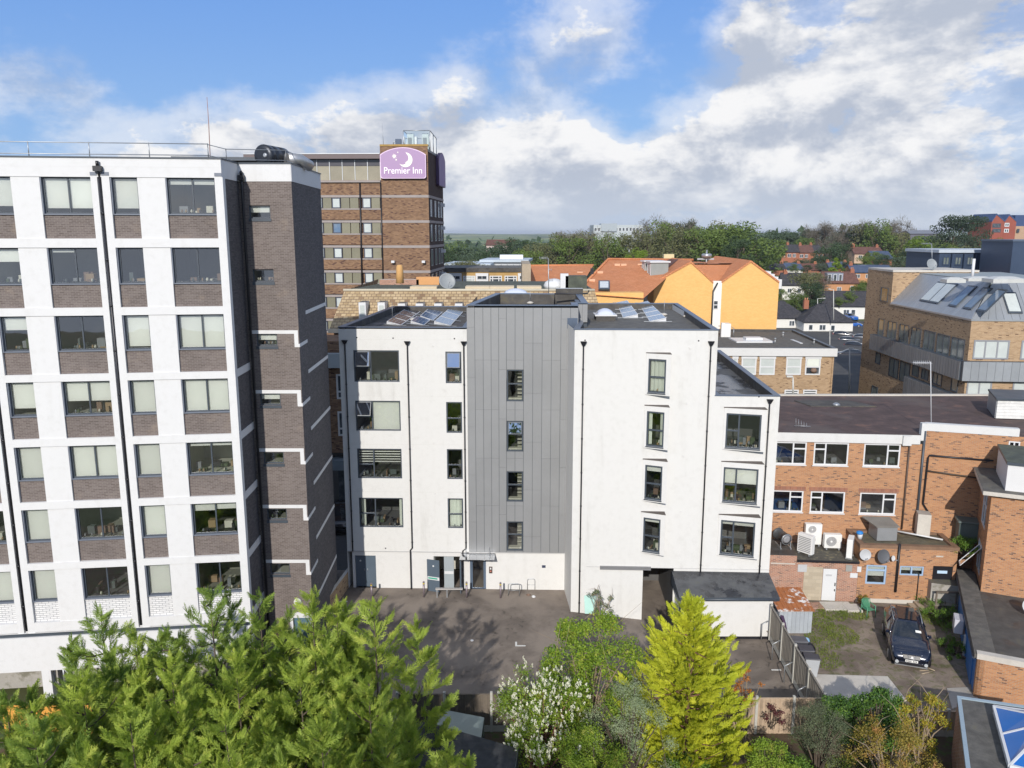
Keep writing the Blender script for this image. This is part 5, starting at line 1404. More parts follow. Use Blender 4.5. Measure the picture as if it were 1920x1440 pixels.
# sloping roof in standing seam panels
slope_in, rise = 2.6, 2.9
L12 = kT
edge = 0.55; npan = int(L12 / edge)
for i in range(npan):
    a = kS - L12 + i * L12 / npan; b = a + L12 / npan
    sa = 0 if b < kS - slope_in else 0
    m2 = MB()
    def q12(k, t_, off): return S12.P(min(k, kS - slope_in * t_ * 1.0), ZE + .1 + rise * t_ + off * .5, -slope_in * t_ + off)
    p = [q12(a + .012, 0, .03), q12(b - .012, 0, .03), q12(b - .012, 1, .03), q12(a + .012, 1, .03)]
    lo = [q12(a + .012, 0, -.02), q12(b - .012, 0, -.02), q12(b - .012, 1, -.02), q12(a + .012, 1, -.02)]
    m2.hexa(lo, p); m2.build('roof_panel', ZINC, mo)
def q13(k, t_, off): return F12.P(max(k, slope_in * t_), ZE + .1 + rise * t_ + off * .5, -slope_in * t_ + off)
for i in range(13):
    a = i * .62; b = a + .62
    m2 = MB(); m2.hexa([q13(a + .012, 0, -.02), q13(b - .012, 0, -.02), q13(b - .012, 1, -.02), q13(a + .012, 1, -.02)], [q13(a + .012, 0, .03), q13(b - .012, 0, .03), q13(b - .012, 1, .03), q13(a + .012, 1, .03)]); m2.build('roof_panel', ZINC, mo)
c0 = S12.P(kS - slope_in, ZE, -slope_in); c1 = S12.P(kq, ZE, -slope_in); c2 = F12.P(9, ZE, -slope_in)
mb = MB(); mb.prism([(c0.x - .1, c0.y - .1), (c2.x, c2.y - .1), (c2.x + 3, c1.y + 2), (c1.x, c1.y + 2)], ZE + .1, ZE + rise + .16, 0, 0); mb.build('roof_top', plain('pale_roof_membrane', (.27, .31, .32), .6, 0, .15, .4), mo)
mb = MB(); mb.fbox(S12, kq, ZE - .02, kS + .06, ZE + .12, -.2, .07); mb.fbox(F12, .0, ZE - .02, 12, ZE + .12, -.2, .07); mb.build('eaves_trim', ZINC, mo)
def roofwin(px, y0, y1, t0, t1, pane, blind=False):
    k0 = S12.st(px, y1)[0]; w = .62
    m2 = MB(); f = lambda k, t_, o: S12.P(k, ZE + .1 + rise * t_ + o * .5, -slope_in * t_ + o)
    m2.hexa([f(k0, t0, .03), f(k0 + w, t0, .03), f(k0 + w, t1, .03), f(k0, t1, .03)], [f(k0, t0, .12), f(k0 + w, t0, .12), f(k0 + w, t1, .12), f(k0, t1, .12)])
    w_ = m2.build('roof_window', ANTH, mo)
    m2 = MB(); m2.face([f(k0 + .07, t0 + .03, .13), f(k0 + w - .07, t0 + .03, .13), f(k0 + w - .07, t1 - .03, .13), f(k0 + .07, t1 - .03, .13)]); m2.build('pane', pane, w_)
for px, pm in ((1716, WPANE), (1733, WPANE), (1768, BPANE), (1795, BPANE), (1821, BPANE)):
    kk = S12.st(px - 4 if px < 1760 else px - 2, 580)[0]
    m2 = MB(); w = 1.35 if px > 1760 else 1.8
    f = lambda k, t_, o: S12.P(k, ZE + .1 + rise * t_ + o * .5, -slope_in * t_ + o)
    t0, t1 = .22, .82
    m2.hexa([f(kk, t0, .03), f(kk + w, t0, .03), f(kk + w, t1, .03), f(kk, t1, .03)], [f(kk, t0, .12), f(kk + w, t0, .12), f(kk + w, t1, .12), f(kk, t1, .12)])
    w_ = m2.build('roof_window', ANTH, mo)
    m2 = MB(); m2.face([f(kk + .09, t0 + .04, .13), f(kk + w - .09, t0 + .04, .13), f(kk + w - .09, t1 - .04, .13), f(kk + .09, t1 - .04, .13)]); m2.build('pane', pm, w_)
f = lambda k, t_, o: F12.P(k, ZE + .1 + rise * t_ + o * .5, -slope_in * t_ + o)
m2 = MB(); m2.hexa([f(2.9, .15, .03), f(4.0, .15, .03), f(4.0, .7, .03), f(2.9, .7, .03)], [f(2.9, .15, .12), f(4.0, .15, .12), f(4.0, .7, .12), f(2.9, .7, .12)]); w_ = m2.build('roof_window', ANTH, mo)
m2 = MB(); m2.face([f(3.0, .20, .13), f(3.9, .20, .13), f(3.9, .66, .13), f(3.0, .66, .13)]); m2.build('pane', WPANE, w_)
# windows of the side facade
for (x0, x1) in [(1648, 1656.5), (1666, 1680), (1688, 1703), (1710, 1726), (1734, 1752), (1759, 1779), (1786, 1807)]:
    xm = (x0 + x1) / 2
    y0 = 600 + (xm - 1652) * (632 - 600) / 150; y1 = 625 + (xm - 1652) * (668 - 625) / 148
    a = S12.st(x0, y0); b = S12.st(x1, y1)
    swin(mo, S12, (a[0], 10.95 if xm > 1660 else 11.1, b[0], 12.98), cols=(.5,) if x1 - x0 > 10 else (), fr=ANTH, pane=GPANE, fw=.09)
for (x0, x1, yt, yb) in [(1643, 1650, 660, 684), (1669, 1683, 670, 711), (1689, 1704, 676, 720), (1712, 1722, 683, 708), (1729, 1740, 690, 714), (1750, 1765, 697, 725), (1785, 1795, 705, 737), (1636, 1645, 722, 745)]:
    a = S12.st(x0, yt); b = S12.st(x1, yb)
    swin(mo, S12, (a[0], b[1], b[0], a[1]), cols=(.5,) if x1 - x0 > 10 else (), fr=ANTH, pane=GPANE, fw=.09)
# metal bands
ka, kb = S12.st(1641, 640)[0], kS + .05
mb = MB(); mb.fbox(S12, ka, 9.75, kb, 11.3, .05, .55); mb.build('band_core', ANTH, mo)
nn = 40
for i in range(nn):
    a = ka + (kb - ka) * i / nn; b = ka + (kb - ka) * (i + 1) / nn
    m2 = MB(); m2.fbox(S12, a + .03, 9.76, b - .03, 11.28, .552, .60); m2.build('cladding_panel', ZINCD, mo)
ka2 = S12.st(1706, 715)[0]
mb = MB(); mb.fbox(S12, ka2, 6.4, kb, 8.4, .05, .55); mb.build('band_core', ANTH, mo)
for i in range(24):
    a = ka2 + (kb - ka2) * i / 24; b = ka2 + (kb - ka2) * (i + 1) / 24
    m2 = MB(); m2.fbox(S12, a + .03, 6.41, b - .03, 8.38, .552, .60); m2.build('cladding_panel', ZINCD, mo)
mb = MB(); mb.fbox(F12, -.5, 9.75, 12, 11.35, .05, .45); mb.build('band_core', ANTH, mo)
for i in range(9):
    m2 = MB(); m2.fbox(F12, -.48 + i * .62, 9.76, -.48 + (i + 1) * .62 - .02, 11.33, .452, .49); m2.build('cladding_panel', ZINC, mo)
for (k0, k1, n) in ((.35, 3.1, 3), (4.0, 6.6, 3)):
    swin(mo, F12, (k0, 11.5, k1, 13.05), cols=(.33, .67), fr=plain('grey_frame', (.24, .25, .27), .5), pane=WPANE, fw=.12)
for (k0, k1) in ((.15, 2.1), (3.7, 6.2)):
    swin(mo, F12, (k0, 7.6, k1, 9.7), cols=(.5,), fr=MT['grey_frame'], pane=WPANE, fw=.12)
for (x, y, w, d2, h) in [(1793, 527, 1.5, 1.0, .4), (1841, 524, 2.2, 1.2, .35), (1893, 527, 2.6, 1.6, .45)]:
    c = G(x, y + 3, ZE + rise + .16)
    m2 = MB(); m2.box(c.x - w / 2, c.y, c.z - .02, c.x + w / 2, c.y + d2, c.z + h * .6); m2.hexa([(c.x - w/2, c.y, c.z + h*.602), (c.x + w/2, c.y, c.z + h*.602), (c.x + w/2, c.y + d2, c.z + h*.602), (c.x - w/2, c.y + d2, c.z + h*.602)], [(c.x - w/4, c.y + d2*.3, c.z + h), (c.x + w/4, c.y + d2*.3, c.z + h), (c.x + w/4, c.y + d2*.7, c.z + h), (c.x - w/4, c.y + d2*.7, c.z + h)], 0); m2.build('rooflight', plain('white_plastic_dome', (.50, .51, .49), .4), mo)
c = G(1822, 528, ZE + rise); m2 = MB(); m2.tube([c, c + Vector((0, 0, 1.9))], .12, 8); m2.build('flue', UPVC, mo)

# dark blue mansard block behind, tall dark wall at the edge
db = thing('mansard_block', tuple(D(1765, 540, 92)), 'dark blue metal clad mansard block with row of recessed windows at the right edge', 'building')
DB = Fac(D(1762, 500, 92), 91); DBM = plain('dark_blue_metal', (.045, .068, .115), .4, .2, .15, .4)
r_ = DB.rect(1762, 474, 1903, 512)
mb = MB(); mb.fbox(DB, r_[0], r_[1], r_[2], r_[3], -8, 0); mb.build('mansard', DBM, db)
mb = MB(); mb.fbox(DB, r_[0] - .2, r_[3] + .01, r_[2], r_[3] + .35, -8, .2); mb.build('roof_edge', plain('pale_blue_roof', (.45, .50, .56), .5), db)
mb = MB(); mb.fbox(DB, r_[0] - .5, 0, r_[2] + 3, r_[1] - .01, -8, -.1); mb.build('wall', B_RED, db)
for i in range(6):
    x0 = 1768 + i * 22.5; q = DB.rect(x0, 481, x0 + 11, 497)
    swin(db, DB, q, cols=(.5,), fr=DBM, pane=GPANE, fw=.1, d=.02)
    m2 = MB(); m2.fbox(DB, q[2] + .12, r_[1], q[2] + .45, r_[3] - .1, .003, .35); m2.build('fin', DBM, db)
tw = thing('dark_tower', tuple(D(1905, 520, 84)), 'plain dark blue clad tower wall cut by the right edge of the frame', 'building')
TWF = Fac(D(1900, 500, 84), 92); q = TWF.rect(1900, 453, 1990, 530)
mb = MB(); mb.fbox(TWF, q[0], 0, q[2], q[3], -6, 0); mb.build('wall', DBM, tw)
mb = MB(); mb.fbox(TWF, q[0] - .1, q[3] + .003, q[2], q[3] + .2, -6, .1); mb.build('coping', ANTH2, tw)

# ================================================ LOW FLAT-ROOFED BRICK BUILDING (white fascia)
P10 = D(1350, 650, 80); F10 = Fac((P10.x, P10.y), 92.5)
lo = thing('brick_building', (P10.x, P10.y, 0), 'low tan brick building with white fascia and tall white windows behind the white block', 'building')
ke = F10.st(1569, 656)[0]
mb = MB(); wall(mb, F10, -4, 0, ke - .2, 9.35); mb.build('wall', B_TAN, lo)
q = G(1480, 620, 10.1)
mb = MB(); mb.fbox(F10, -4, 9.35, ke, 10.15, -.3, .25); mb.build('fascia', MT['fascia_white'], lo)
rp = [F10.P(-4, 0, .1), F10.P(ke - .1, 0, .1), G(1488, 621, 10.0), G(1340, 619, 10.0) + Vector((-4, 0, 0))]
flat_roof(lo, pts(*rp), 10.2, TARG, up=.25, w=.3, cop=ANTH)
mb = MB(); mb.face([(rp[1].x - .3, rp[1].y, 0), (rp[2].x - .3, rp[2].y, 0), (rp[2].x - .3, rp[2].y, 9.9), (rp[1].x - .3, rp[1].y, 9.9)]); mb.face([(rp[2].x, rp[2].y, 0), (rp[3].x, rp[3].y, 0), (rp[3].x, rp[3].y, 9.9), (rp[2].x, rp[2].y, 9.9)]); mb.build('side_wall', B_TAN, lo)
for i, (x0, x1) in enumerate([(1374, 1382), (1391, 1417), (1425, 1452), (1475, 1501), (1511, 1537)]):
    q = F10.rect(x0, 667, x1, 703); w_ = swin(lo, F10, q, rows=(.42,), fr=UPVC, pane=DPANE if i == 4 else WPANE, fw=.13)
    if i == 4:
        m2 = MB(); m2.fbox(F10, q[0] + .15, q[1] + (q[3] - q[1]) * .45, q[2] - .15, q[3] - .15, .05, .056); m2.build('net_curtain', CURT, w_)
        m2 = MB(); m2.lathe(F10.P((q[0] + q[2]) / 2 + .1, q[1] + .25, .09), [(.2, 0), (.35, .2), (.2, .45)], 10); m2.build('plant', FURN[5], w_)
    m2 = MB(); m2.fbox(F10, q[0] - .05, q[3] - .3, q[2] + .05, q[3] - .02, .06, .08); m2.build('pelmet', UPVC, w_)
for (x0, x1) in [(1471, 1497), (1506, 1531)]:
    swin(lo, F10, F10.rect(x0, 730.5, x1, 741), rows=(.5,), fr=UPVC, pane=DPANE, fw=.12)
c = G(1412, 640, 10.0)
m2 = MB(); m2.box(c.x - 2, c.y - .8, c.z - .1, c.x + 2, c.y + 2.4, c.z + .1); m2.box(c.x - .7, c.y + .2, c.z + .102, c.x + 1.1, c.y + 1.4, c.z + .35); m2.build('rooflight', UPVC, lo)
c = G(1496, 640, 10.0); m2 = MB(); m2.box(c.x - .3, c.y - 1.5, c.z - .04, c.x + .0, c.y + 1.5, c.z + .02); m2.build('roof_strip', UPVC, lo)
for (x, y) in [(1453, 644), (1468, 632), (1526, 646)]:
    c = G(x, y, 10.0); m2 = MB(); m2.tube([c - Vector((0, 0, .1)), c + Vector((0, 0, .45))], .06, 6); m2.lathe(c + Vector((0, 0, .45)), [(.12, 0), (.14, .1), (.05, .16)], 8); m2.build('roof_vent', GALV, lo)
ac = thing('air_conditioner', tuple(G(1362, 632, 10.0)), 'white condenser with guard rail on the low roof against the yellow gable', 'air conditioner')
c = G(1362, 632, 9.95); mb = MB(); mb.box(c.x - .2, c.y, c.z, c.x + .45, c.y + 1.2, c.z + 1.5); mb.box(c.x - .6, c.y, c.z, c.x - .21, c.y + .4, c.z + 1.6); mb.build('casing', ACW, ac)
mb = MB(); mb.tube([c + Vector((.8, 0, 0)), c + Vector((.8, 0, 1.0)), c + Vector((.7, 1.4, 1.1)), c + Vector((-.6, 1.4, 1.1))], .04, 6); mb.build('guard_rail', GALV, ac)

# ================================================ YELLOW GABLED BLOCK WITH ORANGE ROOFS
def gabled(parent, Fg, k0, k1, zb, ze, zp, depth, mw, mr, kp=None, over=.25, name_w='gable_wall', th=.25, ridge=True):
    """front gable wall and two roof slopes going back"""
    kp = (k0 + k1) / 2 if kp is None else kp
    m2 = MB(); m2.face([Fg.P(k0, zb), Fg.P(k1, zb), Fg.P(k1, ze), Fg.P(kp, zp), Fg.P(k0, ze)])
    m2.face([Fg.P(k0, zb, -depth), Fg.P(k0, zb), Fg.P(k0, ze), Fg.P(k0, ze, -depth)]); m2.face([Fg.P(k1, zb), Fg.P(k1, zb, -depth), Fg.P(k1, ze, -depth), Fg.P(k1, ze)])
    m2.face([Fg.P(k1, zb, -depth), Fg.P(k0, zb, -depth), Fg.P(k0, ze, -depth), Fg.P(kp, zp, -depth), Fg.P(k1, ze, -depth)])
    m2.build(name_w, mw, parent)
    for (a, b, za, zb2) in ((k0, kp, ze, zp), (kp, k1, zp, ze)):
        m2 = MB(); m2.hexa([Fg.P(a, za + .01, .12), Fg.P(b, zb2 + .01, .12), Fg.P(b, zb2 + .01, -depth), Fg.P(a, za + .01, -depth)], [Fg.P(a, za + th, .12), Fg.P(b, zb2 + th, .12), Fg.P(b, zb2 + th, -depth), Fg.P(a, za + th, -depth)])
        m2.build('roof', mr, parent)
TILE_O = brickmat('orange_clay_tiles', (.60, .235, .10), (.70, .31, .15), (.44, .165, .075), bw=.30, bh=.24, mort=.03, stain_amt=.25, bump=.6)
TILE_D = brickmat('dark_slate_tiles', (.045, .045, .052), (.075, .072, .08), (.025, .025, .03), bw=.35, bh=.28, mort=.02, stain_amt=.3, patch=((.11, .10, .085), .3, .55, .5))
TILE_B = brickmat('brown_roof_tiles', (.13, .065, .05), (.20, .10, .08), (.07, .04, .035), bw=.35, bh=.28, mort=.02, stain_amt=.3)
yb_ = thing('gabled_block', tuple(D(1350, 618, 98)), 'bright yellow brick block with two gables and orange tiled roofs', 'building')
FY = Fac(D(1350, 560, 98), 92.0)
def ky(x, y=560): return FY.st(x, y)[0]
zy = lambda x, y: FY.st(x, y)[1]
gabled(yb_, FY, ky(1351), ky(1459), 4, zy(1458, 531), zy(1404, 492), 20, B_YEL, TILE_O, ky(1404))
FY2 = Fac(FY.P(ky(1224), 0, .6), 92.0); o2 = ky(1224)
gabled(yb_, FY2, 0, ky(1334) - o2, 4, zy(1228, 531), zy(1290, 493), 20, B_YEL, TILE_O, ky(1291) - o2)
m2 = MB(); m2.fbox(FY, ky(1334), 4, ky(1352), zy(1343, 527), -.6, .1); m2.build('white_infill', plain('cream_infill', (.74, .74, .70), .7), yb_)
swin(yb_, FY, FY.rect(1337, 563, 1346, 580), rows=(.5,), fr=UPVC, pane=DPANE, fw=.1, d=.1)
m2 = MB(); k_ = ky(1334); z_ = zy(1340, 535); m2.tube([FY.P(ky(1343), z_ + .3, .3), FY.P(k_ - .02, z_ - .6, .85), FY.P(k_ - .05, 5, .85)], .09, 8); m2.build('downpipe', BLACKP, yb_)
# valley roof behind and cross ridge roofs
m2 = MB(); m2.face([FY.P(ky(1291), zy(1291, 497), -6), FY.P(ky(1404), zy(1404, 497), -6), FY.P(ky(1404), zy(1404, 497), -12), FY.P(ky(1291), zy(1291, 497), -12)]); m2.build('roof', TILE_O, yb_)
m2 = MB(); m2.face([FY.P(ky(1343) - .1, zy(1343, 530), -.5), FY.P(ky(1343) + .1, zy(1343, 530), -.5), FY.P(ky(1404), zy(1404, 500), -6), FY.P(ky(1291), zy(1291, 500), -6)]); m2.build('roof', TILE_O, yb_)
# side wing with dormers
FS = Fac(D(1197, 560, 104), 160)
SL = (FY2.P(0, 0) - Vector((FS.A.x, FS.A.y, 0))).length
v = FY2.P(0, 0) - Vector((FS.A.x, FS.A.y, 0)); FS = Fac(FS.A, math.degrees(math.atan2(v.x, v.y)))
m2 = MB(); wall(m2, FS, 0, 4, SL, zy(1210, 524)); m2.build('side_wall', B_YEL, yb_)
zE = zy(1210, 524)
m2 = MB(); e = FY2.P(ky(1291) - o2, 0, -4)
m2.face([FS.P(0, zE, .2), FS.P(SL, zE, .2), Vector((e.x, e.y + 4, zy(1290, 493) + .2)), Vector((e.x - 2, e.y + 12, zy(1290, 493) + .2))]); m2.build('roof', TILE_B, yb_)
m2 = MB(); m2.fbox(FS, -.1, zE - .25, SL, zE + .05, 0, .35); m2.build('gutter', ANTH, yb_)
for k in (SL * .18, SL * .55):
    m2 = MB(); m2.fbox(FS, k, zE - .2, k + 1.5, zE + 2.0, -2.2, .0); m2.build('dormer', plain('dormer_cheek', (.26, .28, .27), .6), yb_)
    m2 = MB(); m2.fbox(FS, k - .2, zE + 2.002, k + 1.7, zE + 2.18, -2.4, .2); m2.build('dormer_roof', UPVC, yb_)
    swin(yb_, FS, (k + .1, zE + .1, k + 1.4, zE + 1.9), cols=(.5,), fr=UPVC, pane=DPANE, fw=.12)
for (k0, z0, z1) in ((.6, 6, 9.4), (1.5, 6, 9.4), (SL * .42, 4, zE - .3), (SL * .65, 6, 9.2), (SL * .85, 6, 9.0)):
    m2 = MB(); m2.fbox(FS, k0, z0, k0 + (.8 if z0 > 4 else 1.4), z1, .003, .06); m2.build('white_panel', UPVC, yb_)
m2 = MB(); c = D(1253, 486, 112); m2.box(c.x - .7, c.y - .5, c.z - 3, c.x + .7, c.y + .5, c.z + .7); m2.build('chimney', plain('cream_chimney', (.60, .52, .30), .8), yb_)
m2 = MB(); c = D(1324, 497, 108); m2.box(c.x - 3.2, c.y, c.z - 2.5, c.x + 6, c.y + 2, c.z + .1); m2.build('roof_box', plain('grey_roof_box', (.45, .44, .42), .7), yb_)
m2 = MB(); c = D(1324, 500, 107); m2.tube([c - Vector((0, 0, 1)), c + Vector((0, 0, 2.2))], .10, 6); m2.lathe(c + Vector((0, 0, 1.2)), [(.6, 0), (.7, .3), (.6, .5)], 10); m2.box(c.x - 1.2, c.y, c.z + .9, c.x + 1.0, c.y + .2, c.z + 1.1); m2.build('vent_stack', GALV, yb_)
# stepped white coping at the right slope
for i in range(4):
    x = 1432 + i * 7.0; y = 513 + i * 5.2
    p = FY.P(*FY.st(x, y), -2.5); m2 = MB(); m2.box(p.x - .1, p.y, p.z - 1, p.x + 1.6, p.y + 2.2, p.z + .15); m2.build('stepped_coping', UPVC, yb_)

# long orange roof to the left
ro = thing('tiled_roof_building', tuple(D(1090, 560, 96)), 'long building with plain orange clay tiled roof behind the white block', 'building')
A1, A2 = D(990, 551, 90), D(1200, 566, 90)
R1, R2 = D(990, 498, 104), D(1113, 497, 104)
H1, H2 = D(1140, 487, 108), D(1300, 487, 108)
m2 = MB()
m2.face([A1, D(1080, 551, 90), R2, R1]); m2.build('roof', TILE_O, ro)
m2 = MB(); m2.face([D(1080, 551, 89.9), D(1206, 560, 89.9), D(1262, 510, 100), H2, H1, ]); m2.build('roof', TILE_O, ro)
m2 = MB(); m2.tube([D(1079, 550, 89.8), H1 + Vector((0, 0, .1)), H2], .16, 6); m2.tube([R1, R2], .14, 6); m2.build('ridge', TILE_O, ro)
m2 = MB(); a, b = D(1075, 562, 90.2), D(1206, 575, 90.2); m2.box(a.x, 90.2, 4, b.x, 92, D(1100, 549, 90).z); m2.build('wall', B_YEL, ro)
a = D(983, 500, 92); m2 = MB(); m2.box(a.x - .25, 92, 6, a.x + .75, 103, a.z + .3); m2.build('party_wall', plain('stone_party_wall', (.36, .30, .22), .9, 0, .3, .8), ro)
a = D(1123, 528, 93); b = D(1142, 543, 93)
a = Vector((a.x, 94.0, D(1123, 528, 95).z)); 
def onroof(x, y): # plane through the lower and ridge edges
    P0, P1, P2 = D(1080, 551, 89.9), D(1206, 551, 89.9), H1
    n = (P1 - P0).cross(P2 - P0); r = Vector(_ray(x, y)); o = Vector((0, 0, CAMH)); t = (P0 - o).dot(n) / r.dot(n); return o + r * t
n_ = Vector((0, -.4, .5))
q = [onroof(x, y) + n_ * .3 for (x, y) in ((1122, 544), (1143, 544), (1143, 528), (1122, 528))]
m2 = MB(); m2.hexa([p - n_ * .4 for p in q], q); w_ = m2.build('roof_window', ANTH, ro)
q2 = [onroof(x, y) + n_ * .34 for (x, y) in ((1124.5, 542), (1140.5, 542), (1140.5, 530), (1124.5, 530))]
m2 = MB(); m2.face(q2); m2.build('pane', plain('white_blind_pane', (.66, .68, .66), .3), w_)
for (x, y) in [(1157, 497), (1169, 497), (1200, 497), (1125, 511), (1110, 526), (1087, 512)]:
    c = onroof(x, y); m2 = MB(); m2.box(c.x - .35, c.y - .3, c.z - .1, c.x + .35, c.y + .2, c.z + .18); m2.build('roof_tile_vent', plain('pale_orange_vent', (.62, .38, .24), .7), ro)
c = onroof(1110, 517); m2 = MB(); m2.box(c.x - .2, c.y - .2, c.z - .1, c.x + .15, c.y + .1, c.z + .9); m2.build('flue', BLACKP, ro)

# ================================================ STONE-TILED MANSARD BLOCK
mn = thing('mansard_block', tuple(D(850, 560, 70)), 'block with steep stone tiled mansard and flat green grey roof behind the white block', 'building')
TILE_S = brickmat('stone_roof_tiles', (.40, .29, .16), (.58, .45, .28), (.20, .14, .09), bw=.42, bh=.26, mort=.030, stain_amt=.3, bump=.8, dark=(.26, .17, .10))
T0, T1 = D(646, 545, 70), D(1115, 548, 70); T1.z = T0.z
B0, B1 = D(618, 616, 66.5), Vector((T1.x + .6, 66.5, 0)); B1.z = B0.z
mb = MB(); mb.face([B0, B1, T1, T0]); 
o = mb.build('mansard', TILE_S, mn)
m2 = MB(); L_ = D(640, 545, 88); m2.face([Vector((B0.x, 88, B0.z)), B0, T0, Vector((T0.x, 88, T0.z))]); m2.build('mansard', TILE_S, mn)
m2 = MB(); m2.face([T0 + Vector((0, 0, .0)), T1, Vector((T1.x, 84, T0.z)), Vector((D(735, 528, 84).x, 84, T0.z)), Vector((T0.x, 71, T0.z))]); m2.build('roof', TARGR, mn)
m2 = MB(); m2.tube([T0 + Vector((-.1, 0, .05)), T1 + Vector((0, 0, .05))], .12, 6); m2.build('ridge', plain('pale_ridge', (.5, .46, .36), .8), mn)
mb = MB(); mb.box(B0.x + .3, 66.7, 0, B1.x - .3, 84, B0.z - .02); mb.build('wall', B_HOTEL, mn)
mb = MB(); mb.box(B0.x - .1, 66.3, B0.z - .35, B1.x, 66.68, B0.z - .022); mb.build('eaves_trim', plain('cream_eaves', (.62, .55, .42), .8), mn)
for x in (685, 720, 757, 790, 824, 862):
    yt = 567 if x < 740 else 569
    a = D(x - 7, yt, 68.6); b = D(x + 7, 596, 68.6)
    m2 = MB(); m2.box(a.x, 67.2, b.z, b.x, 70, a.z + .12, 0, 1); w_ = m2.build('dormer', [UPVC, ANTH], mn)
    m2 = MB(); m2.box(a.x + .12, 67.17, b.z + .1, b.x - .12, 67.19, a.z - .12); m2.build('pane', WPANE, w_)
for (x, w) in ((795, 1.2), (896, 1.1), (941, 1.1), (992, 1.1)):
    c = G(x, 541, T0.z); m2 = MB(); m2.box(c.x - w, c.y - .6, c.z - .1, c.x + w, c.y + 1.2, c.z + .22); m2.build('rooflight', plain('cream_kerb', (.58, .48, .33), .7), mn)
c = G(1039, 541, T0.z); m2 = MB(); m2.lathe(c, [(.9, 0), (.95, .3), (.8, .6), (.4, .85), (.05, .9)], 16); m2.build('dome', UPVC, mn)
c = G(1057, 543, T0.z); m2 = MB(); m2.box(c.x - .3, c.y, c.z, c.x + .4, c.y + .5, c.z + 1.4); m2.build('white_post', UPVC, mn)
c = G(1075, 543, T0.z); m2 = MB(); m2.box(c.x - .7, c.y, c.z, c.x + 1.2, c.y + 1.5, c.z + 1.2); m2.build('plant_box', TARGR, mn)
c = G(838, 543, T0.z); dish(c + Vector((0, 0, .7)), .75, plain('grey_dish', (.25, .27, .28), .5), 'grey satellite dish on the flat green roof of the mansard block', 160, 25, pole=c)
c = G(735, 534, T0.z); m2 = MB(); m2.box(c.x - 1.2, c.y, c.z, c.x + 2.6, c.y + 1.0, c.z + .5, 0, 1); m2.build('roof_upstand', [B_RED2, CONC_L], mn)
c = G(750, 531, T0.z + .6); m2 = MB(); m2.lathe(c, [(.35, 0), (.3, 1.4), (.2, 1.6)], 10); m2.build('chimney_pot', plain('tan_pot', (.55, .32, .12), .8), mn)
c = G(802, 534, T0.z); m2 = MB(); m2.box(c.x - 1.1, c.y, c.z, c.x + 1.1, c.y + .8, c.z + .75); m2.build('chimney', plain('orange_render', (.58, .30, .12), .8), mn)
# television aerials
def aerial(x, ytop, ybase, Y, label, arms=((0, -34, 5),), mat=GALV, r=.03, name='television_aerial'):
    b = D(x, ybase, Y); t_ = D(x - 1, ytop, Y)
    a = thing(name, tuple(b), label, 'aerial')
    m2 = MB(); m2.tube([b, t_], r, 6); m2.build('mast', mat, a)
    for (dz, dx0, n) in arms:
        y = ytop + dz; p0 = D(x - 1, y, Y); p1 = D(x + dx0, y, Y)
        m2 = MB(); m2.tube([p0, p1], r * .6, 5)
        for i in range(n):
            p = p0.lerp(p1, (i + .7) / n); m2.tube([p - Vector((0, .35, 0)), p + Vector((0, .35, 0))], r * .4, 4); m2.tube([p - Vector((0, 0, .12)), p + Vector((0, 0, .12))], r * .4, 4)
        m2.build('antenna_boom', mat, a)
aerial(1029, 484, 560, 58, 'tall thin television aerial with side arm on the dark tower roof', ((0, -18, 6), (22, 6, 2), (41, 8, 3)))
aerial(1748, 457, 502, 80, 'television aerial above the tan brick stair head', ((0, -20, 7), (12, -14, 3)))
aerial(1069, 517, 548, 74, 'small television aerial on the flat green roof', ((0, -8, 4), (4, 6, 2)))
aerial(1746, 678, 800, 46.8, 'tall white aerial mast fixed to the corner of the orange brick building', ((2, -34, 9),), UPVC, .022)
dish(D(1746, 496, 79), .55, MT['grey_dish'], 'grey satellite dish beside the aerial on the tan stair head', 170, 20)

# white-bay terrace beyond
tr = thing('bay_terrace', tuple(D(910, 530, 108)), 'flat roofed terrace with white panelled bays and wide windows beyond the mansard', 'building')
FT = Fac(D(830, 520, 108), 90)
q = FT.rect(830, 510, 984, 545); mb = MB(); mb.fbox(FT, q[0] - 2, 3, q[2], q[3], -9, 0); mb.build('wall', plain('ochre_wall', (.42, .27, .10), .8, 0, .25, .8), tr)
mb = MB(); mb.fbox(FT, q[0] - 2, q[3] + .002, q[2], q[3] + .55, -9, .15, 0, 1); mb.build('roof', [TAR, TARG], tr)
for x in (842, 892, 971):
    w = 24 if x < 950 else 14
    r_ = FT.rect(x, 512, x + w, 536); m2 = MB(); m2.fbox(FT, r_[0], r_[1] - 1, r_[2], r_[3], .004, .5); m2.build('bay', UPVC, tr)
    r2 = FT.rect(x + 3, 518, x + w - 3, 522); swin(tr, FT, (r2[0], r2[1] - .1, r2[2], r2[3] + .1), cols=(.5,), fr=UPVC, pane=DPANE, fw=.05, d=.5)
for x in (832, 868, 918, 946):
    w = 23 if x > 840 else 9
    swin(tr, FT, FT.rect(x, 517, x + w, 535), cols=(.25, .75) if w > 10 else (), rows=(.7,), fr=UPVC, pane=WPANE if x == 868 else DPANE, fw=.12)
